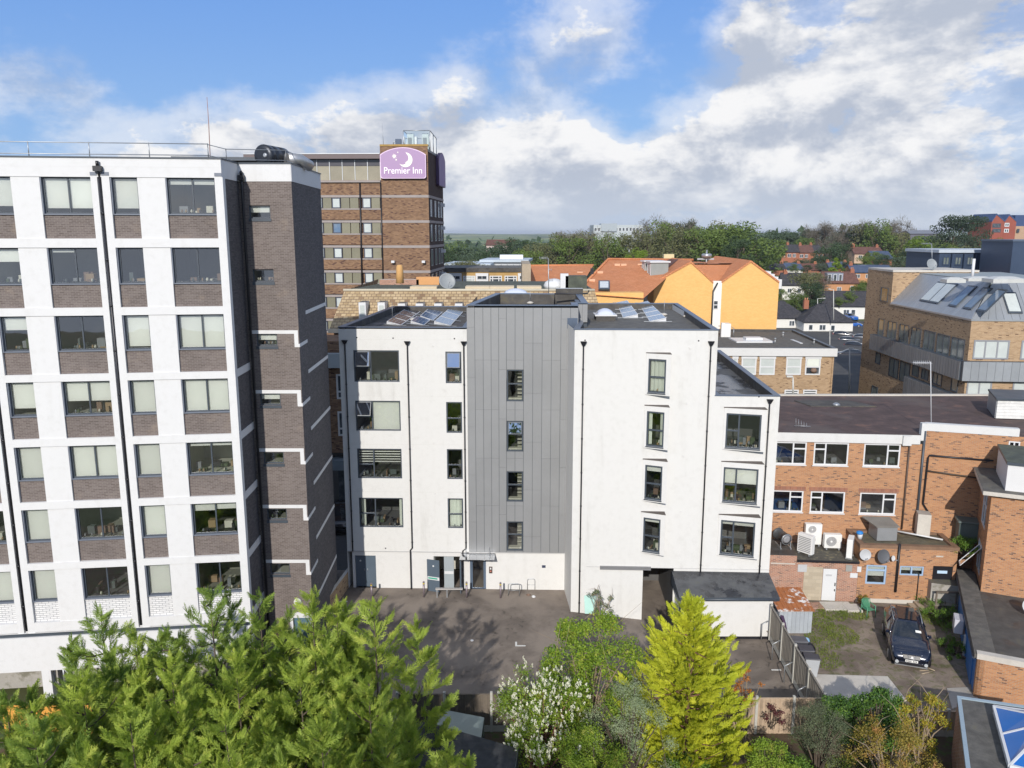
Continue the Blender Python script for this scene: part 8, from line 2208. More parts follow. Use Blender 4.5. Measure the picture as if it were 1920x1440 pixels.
def plumes(pos, dirs, nrm, size, seed=0, squash=1.0):
    """returns verts/faces of many plumes"""
    r = np.random.default_rng(seed); VV = []; FF = []; off = 0
    which = r.integers(0, len(PLT), len(pos))
    for k, (C, T, L, W) in enumerate(PLT):
        ix = np.where(which == k)[0]
        if not len(ix): continue
        z = unit(dirs[ix]); y = nrm[ix] - z * np.sum(nrm[ix] * z, 1, keepdims=True); y = unit(y); x = np.cross(y, z)
        Rm = np.stack([x, y, z], axis=2)                       # columns
        s = size[ix][:, None, None]
        P = np.einsum('nij,mj->nmi', Rm, C) * s + pos[ix][:, None, :]
        TT = np.einsum('nij,mj->nmi', Rm, T)
        YY = np.broadcast_to(y[:, None, :], TT.shape) + r.normal(0, .35, TT.shape)
        BB = unit(np.cross(TT, unit(YY)))
        ll = (L[None, :] * size[ix][:, None]).ravel(); ww = (W[None, :] * size[ix][:, None]).ravel() * squash
        V, F = tris3(P.reshape(-1, 3), TT.reshape(-1, 3), BB.reshape(-1, 3), ll, ww)
        VV.append(V); FF.append(F + off); off += len(V)
    return np.concatenate(VV), np.concatenate(FF)
BARK = plain('tree_bark', (.10, .075, .055), .9, 0, .3, 6.0, .3)
BARKR = plain('red_brown_bark', (.17, .085, .055), .9, 0, .3, 6.0, .3)
TWIG = plain('pale_twig', (.26, .20, .14), .9, 0, .2, 4.0)
def conifer(loc, H, Rm, mat, label, seed, nl=70, elev=(35, 62), per=11, psize=(.55, .95), prof=None, up=.45, spread=.30, bark=None, name='conifer_tree', grp=None, tmin=.04, top=15, squash=1.0, cat='tree', leaders=None):
    r = np.random.default_rng(seed); loc = np.array(loc, float)
    prof = prof or (lambda t: min(1.0, ((1 - t) / .50)) ** .70)
    t_ = thing(name, tuple(loc), label, cat, grp)
    m2 = MB(); m2.tube([Vector(loc), Vector(loc) + Vector((.05, .03, H * .5)), Vector(loc) + Vector((0, 0, H * .97))], [.15 * H / 8, .045 * H / 8, .006], 7); m2.build('trunk', bark or BARK, t_)
    pos = []; dr = []; nm = []; sz = []
    bm = MB()
    lead = [(0.0, 0.0, 1.0, 1.0)] + (leaders or [])
    nls = [max(6, int(nl * q[3] / sum(z[3] for z in lead))) for q in lead]
    for (lx, ly, lh, lr), nq in zip(lead, nls):
      H_ = H * lh; loc_ = loc + np.array([lx * Rm, ly * Rm, 0]); R1_ = Rm * (lr if lr < 1 else 1)
      for i in range(nq):
        t = tmin + (1 - tmin) * ((i + r.random()) / nq) ** .88; t = min(t, .985)
        phi = i * 2.39996 + r.uniform(-.35, .35); ln = max(.22, R1_ * prof(t) * r.uniform(.70, 1.22))
        el = R_(r.uniform(*elev)) ; ho = np.array([math.cos(phi), math.sin(phi), 0])
        tip = loc_ + ho * ln + np.array([0, 0, t * H_]); root = loc_ + ho * ln * .04 + np.array([0, 0, max(.1, t * H_ - ln * math.tan(el) * .75)])
        mid = (tip + root) / 2 + np.array([0, 0, -.12 * ln])
        if i % 4 == 0: bm.tube([Vector(root), Vector(mid), Vector(tip)], [.035, .022, .006], 4, cap=False)
        k = max(3, int(per * (.35 + .65 * prof(t))))
        for j in range(k):
            u = r.uniform(.12, 1.0) ** .75 if j else 1.0
            p = root * (1 - u) ** 2 + mid * 2 * u * (1 - u) + tip * u * u
            d = (tip - mid); d = d / np.linalg.norm(d)
            side = np.array([-ho[1], ho[0], 0]); sv = (1 if j % 2 else -1) * r.uniform(.25, 1) if j else 0
            off = side * sv * spread * ln * .60 * (1.08 - u) + r.normal(0, .05, 3)
            dd = d * .75 + side * sv * .55 + np.array([0, 0, up]) + r.normal(0, .16, 3) + ho * .25
            pos.append(p + off - dd * .2); dr.append(dd); nm.append(ho * .55 + np.array([0, 0, .75]) + r.normal(0, .28, 3)); sz.append(r.uniform(*psize) * (.75 + .35 * prof(t)) * (1.28 - .55 * u))
    for j in range(top * len(lead)):
        a = r.uniform(0, 6.28); q = np.array([math.cos(a), math.sin(a), 0]); lx, ly, lh, lr = lead[j // top]; j = j % top
        pos.append(loc + np.array([lx * Rm, ly * Rm, H * lh * (.965 - .019 * j)])); dr.append(np.array([0, 0, 1.0]) + q * (.12 + .09 * j)); nm.append(q * .6 + np.array([0, 0, .5]) if j > 2 else q); sz.append(.42 + .012 * j)
    V, F = plumes(np.array(pos), np.array(dr, float), np.array(nm, float), np.array(sz), seed, squash)
    bm.build('branches', bark or BARK, t_)
    npmesh('crown', V, F, mat, t_)
    return t_
LEY = leafmat('cypress_foliage', (.19, .28, .045), (.48, .57, .10), (.58, .61, .14), .38)
LEYD = leafmat('cypress_foliage_deep', (.11, .20, .04), (.33, .43, .08), (.45, .52, .11), .32)
GOLD = leafmat('golden_cypress_foliage', (.36, .42, .028), (.68, .67, .060), (.50, .54, .05), .34)
cons = [  # px x, y of the tip, distance, radius, label
 (392, 1102, 27.5, 2.5, 'tall dark cypress with pointed tip in front of the downpipe of the tall block', 1),
 (484, 1106, 28.2, 1.7, 'cypress with slim tip at the corner of the tall block', 1),
 (583, 1108, 27.4, 2.1, 'bright green cypress in the middle of the row below the stair tower', 0),
 (630, 1122, 28.4, 1.6, 'slim cypress left of the rightmost tall tip', 0),
 (700, 1124, 27.2, 2.5, 'rightmost tall cypress of the row beside the car park', 0),
 (187, 1140, 27.0, 2.3, 'dark cypress with thin top in front of the left white base wall', 1),
 (300, 1186, 26.8, 2.2, 'bushy cypress behind the lower front one at left', 1),
 (60, 1322, 23.2, 1.8, 'low cypress just below the orange fence', 0),
 (250, 1176, 26.4, 2.0, 'short bushy cypress in front of the white painted base wall', 0),
 (8, 1302, 24.6, 2.0, 'dark cypress at the left edge of the frame', 1),
 (150, 1262, 24.2, 2.2, 'green cypress at lower left in front of the orange fence', 0),
 (318, 1228, 24.6, 2.2, 'lower front cypress below the tall dark one', 0),
 (440, 1222, 24.8, 2.2, 'front row cypress left of centre with bright tips', 0),
 (560, 1240, 24.4, 2.2, 'front row cypress below the bright green one', 0),
 (690, 1268, 24.0, 2.1, 'front row cypress at the right end beside the dark shed', 0),
 (240, 1318, 21.8, 2.0, 'nearest cypress at the bottom left of the frame', 0),
 (60, 1350, 21.6, 2.0, 'nearest cypress in the bottom left corner', 1),
 (420, 1330, 21.8, 2.0, 'nearest cypress at the bottom, left of centre', 0),
 (600, 1345, 21.8, 2.0, 'nearest cypress at the bottom below the front row', 0),
 (838, 1400, 23.6, 1.15, 'small low cypress in front of the dark shed roof', 0)]
for i, (x, y, Y, rad, lb, dk) in enumerate(cons):
    p = D(x, y, Y)
    conifer((p.x, p.y, 0), p.z, rad, LEYD if dk else LEY, lb, 100 + i, nl=int(82 * rad / 2.2) + 20, per=10, psize=(.48, .95), elev=(24, 60), leaders=[(q[0], q[1], q[2], .62) for q in [[(-.55, -.25, .86), (.5, -.45, .78), (.1, .5, .92)], [(.6, .1, .90), (-.35, -.55, .82), (-.5, .4, .76)], [(-.6, .15, .84), (.35, -.6, .90), (.55, .35, .74)]][i % 3]], tmin=.22 if Y > 26 else .30, grp='cypress trees along the garden boundary')
p = D(1297, 1120, 29.0)
conifer((p.x, p.y, 0), p.z, 2.75, GOLD, 'big golden yellow conifer standing in front of the white bin store', 300, nl=165, elev=(22, 55), per=15, psize=(.45, .78), prof=lambda t: (1 - t ** 2.3) ** .72 * (1 if t > .2 else .72 + 1.4 * t), up=.40, spread=.5, bark=BARKR, tmin=.08, squash=1.5)
def leafcloud(C, Rd, n, size, r, flat=.0, asp=.55, surf=.55, grav=0.0):
    """leaves through ellipsoidal clumps. C (k,3), Rd (k,) or (k,3)"""
    k = r.integers(0, len(C), n); d = unit(r.normal(0, 1, (n, 3))); rad = (surf + (1 - surf) * r.random((n, 1))) ** 1.0
    Rk = np.asarray(Rd, float); Rk = Rk[:, None] * np.ones((1, 3)) if Rk.ndim == 1 else Rk
    P = C[k] + d * rad * Rk[k]
    T = unit(d * .35 + r.normal(0, 1, (n, 3)) + np.array([0, 0, -grav])); N = unit(d * .9 + r.normal(0, .7, (n, 3)) + np.array([0, 0, .5]))
    B = unit(np.cross(T, N)); s = size * r.uniform(.65, 1.25, n)
    return rhombi(P, T, B, s, s * asp)
def bush(loc, H, Rx, mat, label, seed, n=9000, leaf=.09, k=26, asp=.55, name='shrub', cat='shrub', bark=None, flowers=None, grp=None, base=.25, cl=.28, Ry=None, trunk=.05, top=None, bare=0, rad_pow=.5, fr=None):
    r = np.random.default_rng(seed); loc = np.array(loc, float); Ry = Ry or Rx
    t_ = thing(name, tuple(loc), label, cat, grp)
    C = []; bm = MB()
    for i in range(k):
        a = r.uniform(0, 6.283); q = r.random() ** rad_pow; h = r.uniform(base, 1.0)
        w = math.sqrt(max(.05, 1 - ((h - (base + 1) * .42) / (1.02 - (base + 1) * .42)) ** 2)) if h > (base + 1) * .42 else 1
        C.append(loc + np.array([Rx * q * w * math.cos(a), Ry * q * w * math.sin(a), H * h * (1 - cl * .35)]))
        c = Vector(C[-1]); b0_ = Vector(loc) + Vector((r.uniform(-.1, .1), r.uniform(-.1, .1), 0)); md_ = b0_.lerp(c, .55) + Vector((0, 0, H * .10))
        bm.tube([b0_, md_, c], [trunk, trunk * .6, .008], 5, cap=False)
    for i in range(bare):
        a = r.uniform(0, 6.283); h = r.uniform(.6, 1.12); c = Vector(loc + np.array([Rx * 1.1 * math.cos(a) * r.random(), Ry * math.sin(a) * .7, H * h])); b0_ = Vector(C[i % k])
        bm.tube([b0_, b0_.lerp(c, .5) + Vector((r.uniform(-.2, .2), 0, .15)), c], [.02, .013, .004], 4, cap=False)
    C = np.array(C); Rd = np.full(k, Rx * cl) * r.uniform(.7, 1.3, k)
    bm.build('branches', bark or BARK, t_)
    V, F = leafcloud(C, Rd, n, leaf, r, asp=asp, surf=.25)
    npmesh('foliage', V, F, mat, t_)
    if flowers:
        fm, nf, fs = flowers; d = unit(r.normal(0, 1, (nf, 3)) + np.array([0, -.35, .55])); kk = r.integers(0, k, nf)
        P0 = C[kk] + d * Rd[kk][:, None] * r.uniform(.75, 1.12, (nf, 1)); m = 30; fs = fs * r.uniform(.5, 1.25, (nf, 1, 1))
        ax = unit(d * .4 + np.array([0, -.1, 1.0]) + r.normal(0, .2, (nf, 3)))
        u = r.random((nf, m)); rr_ = .045 * (1 - u) + .012; an = r.uniform(0, 6.283, (nf, m))
        e1 = unit(np.cross(ax, np.array([0.3, 1, .1]))); e2 = np.cross(ax, e1)
        P = P0[:, None, :] + ax[:, None, :] * (u[..., None] * fs) + e1[:, None, :] * (rr_ * np.cos(an))[..., None] * fs / .2 + e2[:, None, :] * (rr_ * np.sin(an))[..., None] * fs / .2
        P = P.reshape(-1, 3); T = unit(r.normal(0, 1, P.shape)); B = unit(np.cross(T, r.normal(0, 1, P.shape)))
        V, F = rhombi(P, T, B, np.full(len(P), .045), np.full(len(P), .04)); npmesh('blossom', V, F, fm, t_)
    if fr:
        V, F = leafcloud(C, Rd * 1.1, fr[1], leaf, r, asp=asp, surf=.5); npmesh('new_leaves', V, F, fr[0], t_)
    return t_
L_GR = leafmat('fresh_green_leaf', (.15, .25, .028), (.34, .44, .05), (.42, .42, .08), .38)
L_MG = leafmat('mid_green_leaf', (.075, .16, .025), (.19, .31, .045), None, .32)
L_DG = leafmat('dark_glossy_leaf', (.035, .09, .022), (.10, .19, .045), None, .2, .35)
L_OL = leafmat('grey_olive_leaf', (.085, .11, .06), (.19, .22, .125), None, .25)
L_SI = leafmat('silver_leaf', (.22, .28, .16), (.42, .48, .30), None, .3)
L_YE = leafmat('yellow_leaf', (.30, .24, .025), (.52, .42, .06), None, .35)
L_OR = leafmat('orange_leaf', (.36, .13, .030), (.55, .24, .07), None, .35)
L_OG = leafmat('orange_green_leaf', (.20, .19, .035), (.42, .30, .07), (.40, .20, .07), .35)
L_PU = leafmat('purple_leaf', (.09, .025, .03), (.16, .05, .05), None, .3)
BLOS = leafmat('white_blossom', (.72, .70, .60), (.88, .86, .80), None, .3)
def atz(x, y, Y):          # point at pixel (x,y) at distance Y
    return D(x, y, Y)
p = atz(1105, 1168, 30.6); bush((p.x, p.y, 0), p.z + .25, 2.7, L_GR, 'large fresh green shrub tree with bare twigs in front of the white wall', 401, n=24000, leaf=.12, k=64, cl=.20, base=.12, bare=16, bark=TWIG, name='shrub_tree', fr=(L_MG, 3500))
p = atz(1035, 1180, 31.2); bush((p.x, p.y, 0), p.z - .1, .55, L_MG, 'thin leafy green shoot at the left of the big shrub', 402, n=1500, leaf=.10, k=9, base=.6)
p = atz(1010, 1258, 28.3); bush((p.x, p.y, 0), p.z, 2.3, L_GR, 'lilac bush covered in white blossom beside the dark shed', 403, n=15000, leaf=.085, k=52, cl=.21, base=.15, bark=BARKR, flowers=(BLOS, 620, .18), name='lilac_bush', bare=8, fr=(L_MG, 3500))
p = atz(1180, 1275, 27.6); bush((p.x, p.y, 0), p.z, 1.75, L_SI, 'pale silvery leaved shrub between the lilac and the golden conifer', 404, n=17000, leaf=.055, k=34, cl=.26, asp=.45, bare=6)
p = atz(1120, 1370, 26.4); bush((p.x, p.y, 0), p.z, 1.7, L_GR, 'low green bush below the silvery shrub', 405, n=12000, leaf=.08, k=22)
p = atz(1400, 1245, 30.9); bush((p.x, p.y, 0), p.z, .75, L_OR, 'thin young tree with orange leaves against the timber fence', 406, n=900, leaf=.10, k=26, cl=.20, base=.45, bark=TWIG, name='young_tree', cat='tree', trunk=.03)
p = atz(1450, 1320, 31.0); bush((p.x, p.y, .6), p.z - .7, .5, L_PU, 'sparse purple leaved shrub against the brown fence', 407, n=420, leaf=.09, k=9, cl=.3, base=.5, trunk=.02)
p = atz(1545, 1312, 28.8); bush((p.x, p.y, 0), p.z, 1.25, L_OL, 'dark grey olive shrub with slim trunk at lower right', 408, n=14000, leaf=.055, k=34, base=.45, cl=.30, name='shrub_tree', asp=.4)
for i, (x, y, Y, rr_, lb) in enumerate([(1572, 1286, 30.2, .65, 'upright evergreen shrub left of the group behind the fence'), (1610, 1300, 30.4, .6, 'upright evergreen shrub second in the group'), (1652, 1280, 30.0, .7, 'tall evergreen shrub in the middle of the group'), (1680, 1296, 30.3, .75, 'evergreen shrub at the right of the group beside the yellow bush')]):
    p = atz(x, y, Y); bush((p.x, p.y, 0), p.z, rr_, L_DG, lb, 410 + i, n=5200, leaf=.10, k=20, cl=.42, base=.25, grp='evergreen shrubs at the end of the yard', fr=(L_MG, 1300))
p = atz(1738, 1290, 29.6); bush((p.x, p.y, 0), p.z, .95, L_YE, 'yellow leaved bush with tangled bare stems at lower right', 420, n=4200, leaf=.085, k=26, cl=.25, bark=TWIG, bare=12, fr=(L_GR, 900))
p = atz(1672, 1352, 27.0); bush((p.x, p.y, 0), p.z, 1.7, L_OG, 'broad orange and green leaved bush at the bottom right', 421, n=11000, leaf=.075, k=40, cl=.22, bark=TWIG, bare=10)
p = atz(1440, 1388, 26.8); bush((p.x, p.y, 0), p.z, 1.1, L_GR, 'bright green bush at the bottom below the timber fence', 422, n=8000, leaf=.08, k=26)
p = atz(1500, 1400, 27.3); bush((p.x, p.y, 0), p.z * .8, 1.0, L_MG, 'low mid green bush beside the bright green one at the bottom', 423, n=5000, leaf=.08, k=20)
p = atz(1290, 1380, 28.3); bush((p.x + .2, p.y, 0), 1.3, 1.2, L_MG, 'low plants growing under the golden conifer', 424, n=3500, leaf=.09, k=18)
p = atz(1123, 1130, 41.5); bush((p.x, p.y, 0), 2.1, .8, L_OL, 'straggly half bare shrub against the lower white wall', 425, n=700, leaf=.10, k=16, cl=.22, bark=TWIG, bare=12, trunk=.03, base=.5)
p = G(1640, 1128); bush((p.x - .9, p.y - .3, 0), .7, .5, L_OG, 'small weedy bush at the corner of the brick extension', 426, n=1400, leaf=.06, k=10)
p = G(1780, 1165); bush((p.x - .2, p.y, 0), 1.0, 1.3, L_MG, 'tangle of green weeds beside the blue garage wall', 427, n=6000, leaf=.07, k=30, cl=.2, Ry=2.8)
p = G(1790, 1225); bush((p.x, p.y, 0), .6, .8, L_MG, 'low weeds at the near end of the blue garage wall', 428, n=3500, leaf=.07, k=20, cl=.25, Ry=1.8)
p = W_.P(2.3, 0, 1.6); bush((p.x, p.y, 3.0), 1.1, .9, L_MG, 'leafy green plant growing in front of the oil tank', 429, n=3500, leaf=.09, k=18)
# ground cover
def cover(name, polys, n, h, mats, label, seed, leaf=.06):
    r = np.random.default_rng(seed); P = []
    per = n // len(polys)
    for (cx, cy, rx, ry) in polys:
        a = r.uniform(0, 6.283, per); q = np.sqrt(r.random(per)); P.append(np.stack([cx + rx * q * np.cos(a), cy + ry * q * np.sin(a), r.random(per) * h], 1))
    P = np.concatenate(P); T = unit(r.normal(0, .5, P.shape) + np.array([0, 0, .8])); B = unit(np.cross(T, r.normal(0, 1, P.shape)))
    V, F = rhombi(P, T, B, leaf * r.uniform(.6, 1.4, len(P)), leaf * .35 * r.uniform(.6, 1.3, len(P)))
    o = npmesh(name, V, F, mats, None, loc=(0, 0, 0)); tag(o, label, 'ground cover', None, 'stuff')
L_GRASS = leafmat('grass_blades', (.10, .16, .025), (.24, .27, .05), None, .3)
q = [G(*a) for a in [(1535, 1165), (1545, 1200), (1540, 1235), (1560, 1150), (1600, 1148), (1580, 1190), (1750, 1160), (1740, 1150)]]
cover('grass', [(a.x, a.y, 1.0 if i in (1, 2) else .8, 1.1) for i, a in enumerate(q)], 9000, .10, L_GRASS, 'patchy weeds and grass along the edges of the dirt yard', 501, .10)
cover('grass', [(13.5, 27.5, 3.0, 2.4), (9.5, 26.5, 2.6, 2.2), (16, 27, 2.5, 2.5), (3.5, 26.2, 3.0, 2.0)], 26000, .12, L_GRASS, 'garden grass and low plants at the bottom of the picture', 502, .12)

# ---- far trees
def far_tree(kind, seed, mat, n=1500, bare=False):
    r = np.random.default_rng(seed)
    t_ = thing('tree', (0, 0, 0), 'tmp', 'tree')
    k = 26; C = []; Rd = []
    if kind == 'cone':
        for i in range(k):
            h = r.uniform(.12, 1); a = r.uniform(0, 6.283); q = .24 * (1 - h) ** .8
            C.append((q * math.cos(a), q * math.sin(a), h * .96)); Rd.append(.05 + .09 * (1 - h))
    elif kind == 'cedar':
        for i in range(k + 22):
            lv = r.choice([.4, .5, .6, .7, .8, .88, .95]); a = r.uniform(0, 6.283); q = r.uniform(.05, .62) * (1.15 - lv * .5)
            C.append((q * math.cos(a), q * math.sin(a), lv - .03 * q)); Rd.append((.17, .17, .075))
    else:
        for i in range(k):
            a = r.uniform(0, 6.283); h = r.uniform(.22, .90); w = .36 * math.sqrt(max(.06, 1 - ((h - .52) / .46) ** 2)); q = w * r.random() ** .45
            C.append((q * math.cos(a), q * math.sin(a), h)); Rd.append(r.uniform(.09, .15))
    C = np.array(C); Rd = np.array(Rd)
    m2 = MB(); m2.tube([(0, 0, -.1), (.01, 0, .35), (0, .01, .7)], [.03, .022, .008], 6)
    for i in range(0, len(C), 1 if bare else 3):
        c = Vector(C[i]); m2.tube([(0, 0, .12 + .3 * c.z), Vector((0, 0, .12 + .3 * c.z)).lerp(c, .6) + Vector((0, 0, .03)), c * 1.03], [.012, .007, .002], 4, cap=False)
    m2.build('trunk', BARK, t_)
    if bare:
        # twiggy crown: thin long quads
        nn = n; kk = r.integers(0, k, nn); d = unit(r.normal(0, 1, (nn, 3)) + np.array([0, 0, .4])); P = C[kk] + d * (r.random((nn, 1)) * Rd[kk][:, None]) * 1.25
        T = unit(d + r.normal(0, .4, (nn, 3))); B = unit(np.cross(T, r.normal(0, 1, (nn, 3)))); V, F = rhombi(P, T, B, r.uniform(.04, .09, nn), np.full(nn, .006))
    else:
        V, F = leafcloud(C, Rd, n, .033 if kind != 'cone' else .034, r, asp=.7, surf=.6)
    npmesh('crown', V, F, mat, t_)
    return t_
FT_ = {}
def fleaf(nm, a, b): return leafmat(nm, a, b, None, .2, .8, .05)
defs = {'green': ('round', fleaf('far_green', (.085, .13, .035), (.17, .23, .055))), 'lime': ('round', fleaf('far_lime', (.10, .17, .02), (.19, .27, .03))), 'olive': ('round', fleaf('far_olive', (.11, .12, .055), (.19, .195, .09))),
        'brown': ('bare', fleaf('far_brown_twig', (.13, .115, .095), (.22, .195, .16))), 'dark': ('round', fleaf('far_dark', (.032, .060, .032), (.075, .115, .05))), 'cone': ('cone', fleaf('far_lime2', (.12, .20, .02), (.22, .30, .03))),
        'cedar': ('cedar', fleaf('far_cedar', (.03, .055, .035), (.075, .10, .06))), 'bluish': ('round', fleaf('far_bluish', (.055, .09, .06), (.12, .16, .095)))}
protos = {}
names = {'green': 'mid green leafy tree', 'lime': 'bright lime green tree', 'olive': 'olive brown budding tree', 'brown': 'bare twiggy brown tree', 'dark': 'dark evergreen tree', 'cone': 'pointed lime green conifer', 'cedar': 'spreading dark cedar', 'bluish': 'dull blue green tree'}
for kd, (kind, mt) in defs.items():
    protos[kd] = [far_tree('round' if kind == 'bare' else kind, 900 + 31 * i + len(kd), mt, n={'bare': 5200, 'cedar': 5200}.get(kind, 3600), bare=kind == 'bare') for i in range(2 if kd not in ('cone', 'cedar') else 1)]
used = set(); rt = random.Random(5)
def ptree(kd, x, ytop, Y, hgt, wid=1.0, where='in the wooded hillside beyond the roofs', lab=None, nm=None):
    p = D(x, ytop, Y); pr_ = rt.choice(protos[kd]); s = hgt
    lb = lab or '%s %s' % (names[kd], where)
    loc = (p.x, p.y, p.z - hgt); scl = (s * wid, s * wid, s); rz = rt.uniform(0, 6.28)
    if pr_.name not in used:
        used.add(pr_.name); pr_.location = loc; pr_.scale = scl; pr_.rotation_euler = (0, 0, rz); pr_['label'] = lb; pr_['group'] = 'trees beyond the rooftops'; LABELS.add(lb); return pr_
    c = copy_tree(pr_, loc, lb, rz, scl, 'trees beyond the rooftops'); return c
ORD = ['first', 'second', 'third', 'fourth', 'fifth', 'sixth', 'seventh', 'eighth', 'ninth', 'tenth', 'eleventh', 'twelfth', 'thirteenth', 'fourteenth', 'fifteenth', 'sixteenth']
def plant(lst, where):
    for (kd, x, y, Y, h, w) in lst:
        same = sorted(q[1] for q in lst if q[0] == kd); i = same.index(x)
        lb = names[kd] + (', %s of its kind from the left,' % ORD[i] if len(same) > 1 else '') + ' ' + where
        ptree(kd, x, y, Y, h, w, where, lb)
W1 = 'behind the orange roofs'
plant([
  ('green', 985, 462, 240, 13, 1.1), ('olive', 1002, 455, 250, 14, 1.1), ('bluish', 1022, 448, 260, 15, 1.1), ('olive', 1045, 436, 255, 16, 1.1), ('green', 1068, 438, 245, 15, 1.1), ('brown', 1072, 428, 265, 17, 1.1),
  ('olive', 1095, 434, 250, 16, 1.2), ('brown', 1120, 430, 255, 16, 1.2), ('green', 1140, 437, 235, 14, 1.2), ('olive', 1168, 433, 245, 15, 1.2), ('brown', 1195, 428, 250, 16, 1.1), ('lime', 1198, 462, 205, 8, 1.1),
  ('olive', 1215, 424, 240, 17, 1.1), ('green', 1240, 412, 255, 18, 1.1), ('brown', 1228, 408, 270, 20, 1.0), ('olive', 1262, 420, 230, 15, 1.2), ('brown', 1272, 408, 262, 19, 1.0), ('dark', 1285, 410, 265, 18, .8),
  ('olive', 1290, 428, 220, 15, 1.2), ('green', 1306, 424, 240, 16, 1.1), ('bluish', 1318, 416, 265, 17, 1.0), ('green', 1338, 420, 215, 16, 1.35), ('olive', 1352, 413, 260, 18, 1.1), ('green', 1368, 411, 255, 18, 1.1),
  ('green', 1397, 416, 212, 17, 1.45), ('dark', 1385, 440, 200, 9, 1.2), ('dark', 1420, 440, 240, 14, 1.2), ('green', 1443, 443, 250, 10, 1.3), ('bluish', 1432, 428, 290, 15, 1.2)], W1)
W2 = 'left of the orange roofs'
plant([('dark', 842, 458, 260, 14, 1.1), ('green', 858, 452, 270, 15, 1.1), ('dark', 876, 456, 265, 13, 1.2), ('bluish', 893, 460, 260, 13, 1.2), ('dark', 915, 462, 250, 12, 1.3), ('dark', 938, 458, 270, 14, 1.2), ('bluish', 955, 448, 300, 16, 1.1),
  ('dark', 972, 444, 310, 16, 1.2), ('dark', 984, 448, 300, 15, 1.1), ('green', 998, 447, 320, 15, 1.1), ('olive', 1015, 450, 280, 13, 1.1), ('bluish', 868, 470, 220, 9, 1.4), ('dark', 900, 474, 225, 8, 1.4), ('bluish', 940, 472, 225, 9, 1.4), ('green', 975, 470, 215, 9, 1.3), ('dark', 845, 472, 215, 9, 1.3)], W2)
for (x, y, lb) in [(858, 487, 'feathery pale tree in front of the low commercial roofs, left one'), (878, 484, 'feathery pale tree in front of the low commercial roofs, middle one'), (906, 494, 'small feathery tree beside the dark glazed commercial building')]:
    ptree('olive', x, y, 135, 5, 1.2, lab=lb)
W3 = 'behind the brick houses'
plant([('dark', 1440, 430, 380, 16, 1.2), ('bluish', 1462, 430, 385, 16, 1.3), ('dark', 1484, 427, 390, 17, 1.2), ('bluish', 1505, 432, 385, 16, 1.2), ('dark', 1522, 428, 390, 16, 1.2), ('green', 1512, 442, 360, 12, 1.2),
  ('brown', 1536, 420, 370, 20, 1.1), ('brown', 1553, 413, 365, 22, 1.1), ('brown', 1566, 432, 350, 16, 1.2), ('bluish', 1575, 430, 360, 17, 1.1), ('dark', 1560, 456, 310, 13, 1.3), ('dark', 1580, 452, 315, 14, 1.2), ('dark', 1604, 424, 350, 22, .8),
  ('brown', 1620, 410, 350, 24, 1.0), ('olive', 1630, 412, 345, 23, 1.0), ('green', 1650, 410, 335, 24, .95), ('brown', 1668, 413, 350, 24, .9), ('brown', 1690, 409, 355, 24, .8), ('olive', 1683, 430, 340, 17, 1.0),
  ('lime', 1720, 440, 290, 13, 1.3), ('green', 1740, 436, 300, 14, 1.3), ('dark', 1715, 465, 240, 10, 1.4), ('dark', 1745, 462, 235, 11, 1.4), ('bluish', 1700, 475, 230, 8, 1.4), ('green', 1782, 455, 240, 11, 1.3),
  ('olive', 1800, 458, 230, 10, 1.4), ('lime', 1880, 444, 250, 8, 1.3), ('lime', 1905, 448, 250, 8, 1.2), ('olive', 1830, 462, 225, 8, 1.4)], W3)
ptree('cedar', 1792, 405, 250, 17, .95, lab='big spreading dark cedar tree behind the dark blue mansard block')
ptree('cedar', 1824, 406, 262, 17, .62, lab='smaller dark cedar beside the big spreading one')
ptree('cone', 1568, 482, 225, 9.5, 1.25, lab='pointed lime green conifer above the dormer house')
W4 = 'among the far houses'
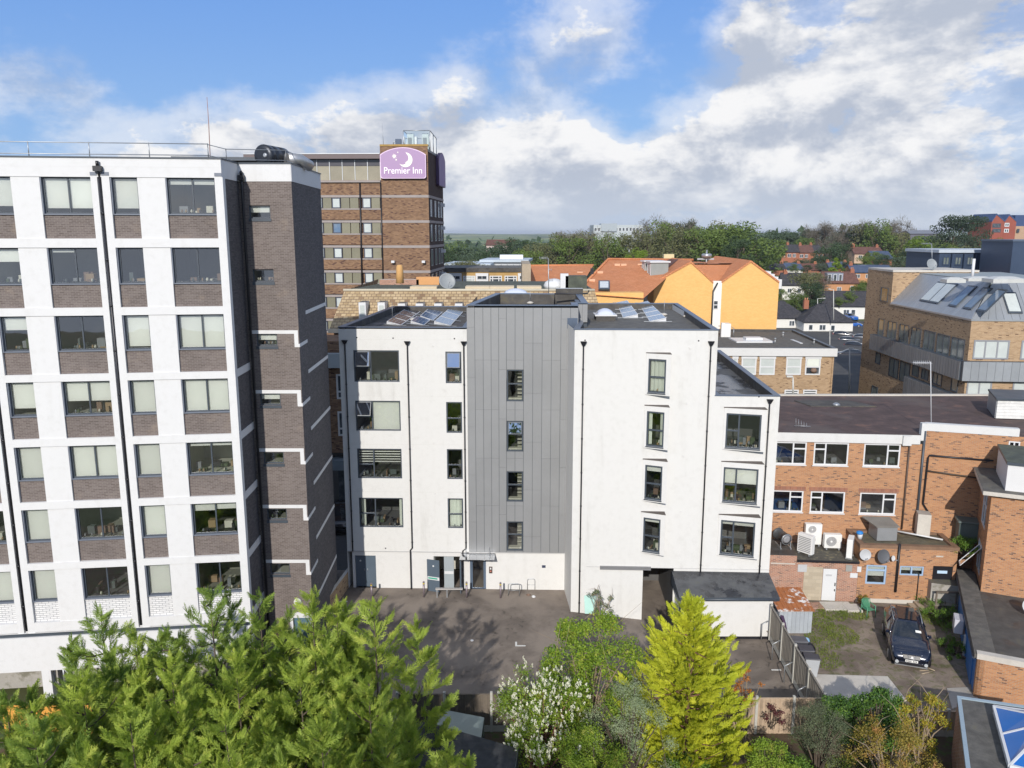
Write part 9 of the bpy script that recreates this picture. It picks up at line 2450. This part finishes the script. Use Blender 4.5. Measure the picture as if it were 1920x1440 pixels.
plant([('olive', 1515, 505, 192, 9, 1.25), ('brown', 1530, 508, 200, 9, 1.1), ('dark', 1522, 528, 185, 6.5, 1.5), ('green', 1495, 548, 180, 4.5, 1.5), ('dark', 1543, 540, 195, 5.5, 1.2), ('green', 1615, 522, 215, 6, 1.3), ('green', 1608, 530, 205, 5, 1.1),
  ('green', 1455, 470, 290, 7, 1.4), ('bluish', 1470, 488, 285, 5, 1.6), ('dark', 1500, 484, 290, 6, 1.5), ('bluish', 1525, 480, 285, 7, 1.4), ('dark', 1545, 478, 280, 7, 1.5), ('green', 1625, 478, 270, 6, 1.4), ('dark', 1650, 484, 262, 5, 1.5), ('green', 1595, 545, 190, 4, 1.3), ('green', 1466, 540, 190, 4, 1.0), ('olive', 1440, 505, 240, 3.5, 1.4), ('dark', 1410, 488, 270, 3.5, 1.6), ('green', 1425, 492, 265, 3, 1.7), ('bluish', 1448, 492, 270, 3.5, 1.7), ('green', 1488, 494, 262, 3, 1.7), ('dark', 1512, 496, 255, 3, 1.7), ('bluish', 1540, 492, 262, 3.5, 1.6), ('green', 1578, 500, 245, 3.5, 1.5), ('dark', 1590, 490, 262, 4, 1.5), ('green', 1480, 516, 225, 3.5, 1.4), ('olive', 1505, 518, 222, 4, 1.4), ('dark', 1535, 520, 212, 4, 1.2), ('bluish', 1612, 500, 248, 4, 1.5), ('green', 1575, 556, 188, 2.5, 1.6), ('dark', 1514, 556, 180, 3.5, 1.5), ('green', 1476, 562, 178, 2.5, 1.6), ('olive', 1545, 545, 196, 3.2, 1.5), ('dark', 1660, 474, 275, 6, 1.5), ('green', 1640, 470, 285, 6, 1.4)], W4)
# tall trees of the gardens behind the viewpoint: their shadows reach the car park
for (X, Y, H, w, lb) in [(-8.6, -2.5, 21.5, .42, 'tall slim garden tree behind the viewpoint at left'), (-5.6, -6, 21.0, .5, 'tall garden tree directly behind the viewpoint'), (-3.0, -9.5, 21.8, .5, 'second tall garden tree directly behind the viewpoint'), (4.5, -12, 19, .7, 'broad garden tree behind the viewpoint at right')]:
    c = copy_tree(protos['green'][0], (X, Y, 0), lb, 1.0, (H * w, H * w, H), 'trees beyond the rooftops')
for ls in protos.values():
    for o in ls:
        if o.name not in used:
            for c in list(o.children): bpy.data.objects.remove(c)
            bpy.data.objects.remove(o)
# unbroken far woods on the plain: one mass
r = np.random.default_rng(77); P = []
for i in range(26):
    x0 = r.uniform(-1, 1); yy = r.uniform(650, 2600); n = 260
    cx = (x0 * .9) * yy; P.append(np.stack([cx + r.normal(0, 55, n), yy + r.normal(0, 18, n), np.abs(r.normal(0, 4.5, n))], 1))
P = np.concatenate(P); P[:, 2] += np.array([zt(a, b) for a, b in P[:, :2]]); T = unit(r.normal(0, 1, P.shape)); B = unit(np.cross(T, r.normal(0, 1, P.shape)))
V, F = rhombi(P, T, B, r.uniform(5, 9, len(P)), r.uniform(5, 9, len(P))); o = npmesh('woodland', V, F, defs['dark'][1], None, loc=(0, 0, 0)); tag(o, 'far off dark woods and hedges on the plain towards the horizon', 'woodland', None, 'stuff')

# ---- the air
hm = bpy.data.materials.new('haze_air'); hm.use_nodes = True; t = NT(hm.node_tree)
vol = t.n('ShaderNodeVolumePrincipled', {'Color': (0.80, 0.87, 0.98), 'Density': 0.00012, 'Anisotropy': 0.2}); ou = t.n('ShaderNodeOutputMaterial'); t.t.links.new(vol.outputs[0], ou.inputs['Volume'])
mb = MB(); mb.box(-12000, -400, -2.0, 12000, 9800, 42.0); o = mb.build('haze', hm, None, (0, 0, 0)); tag(o, 'thin pale haze in the air over the town and plain', None, None, 'stuff')
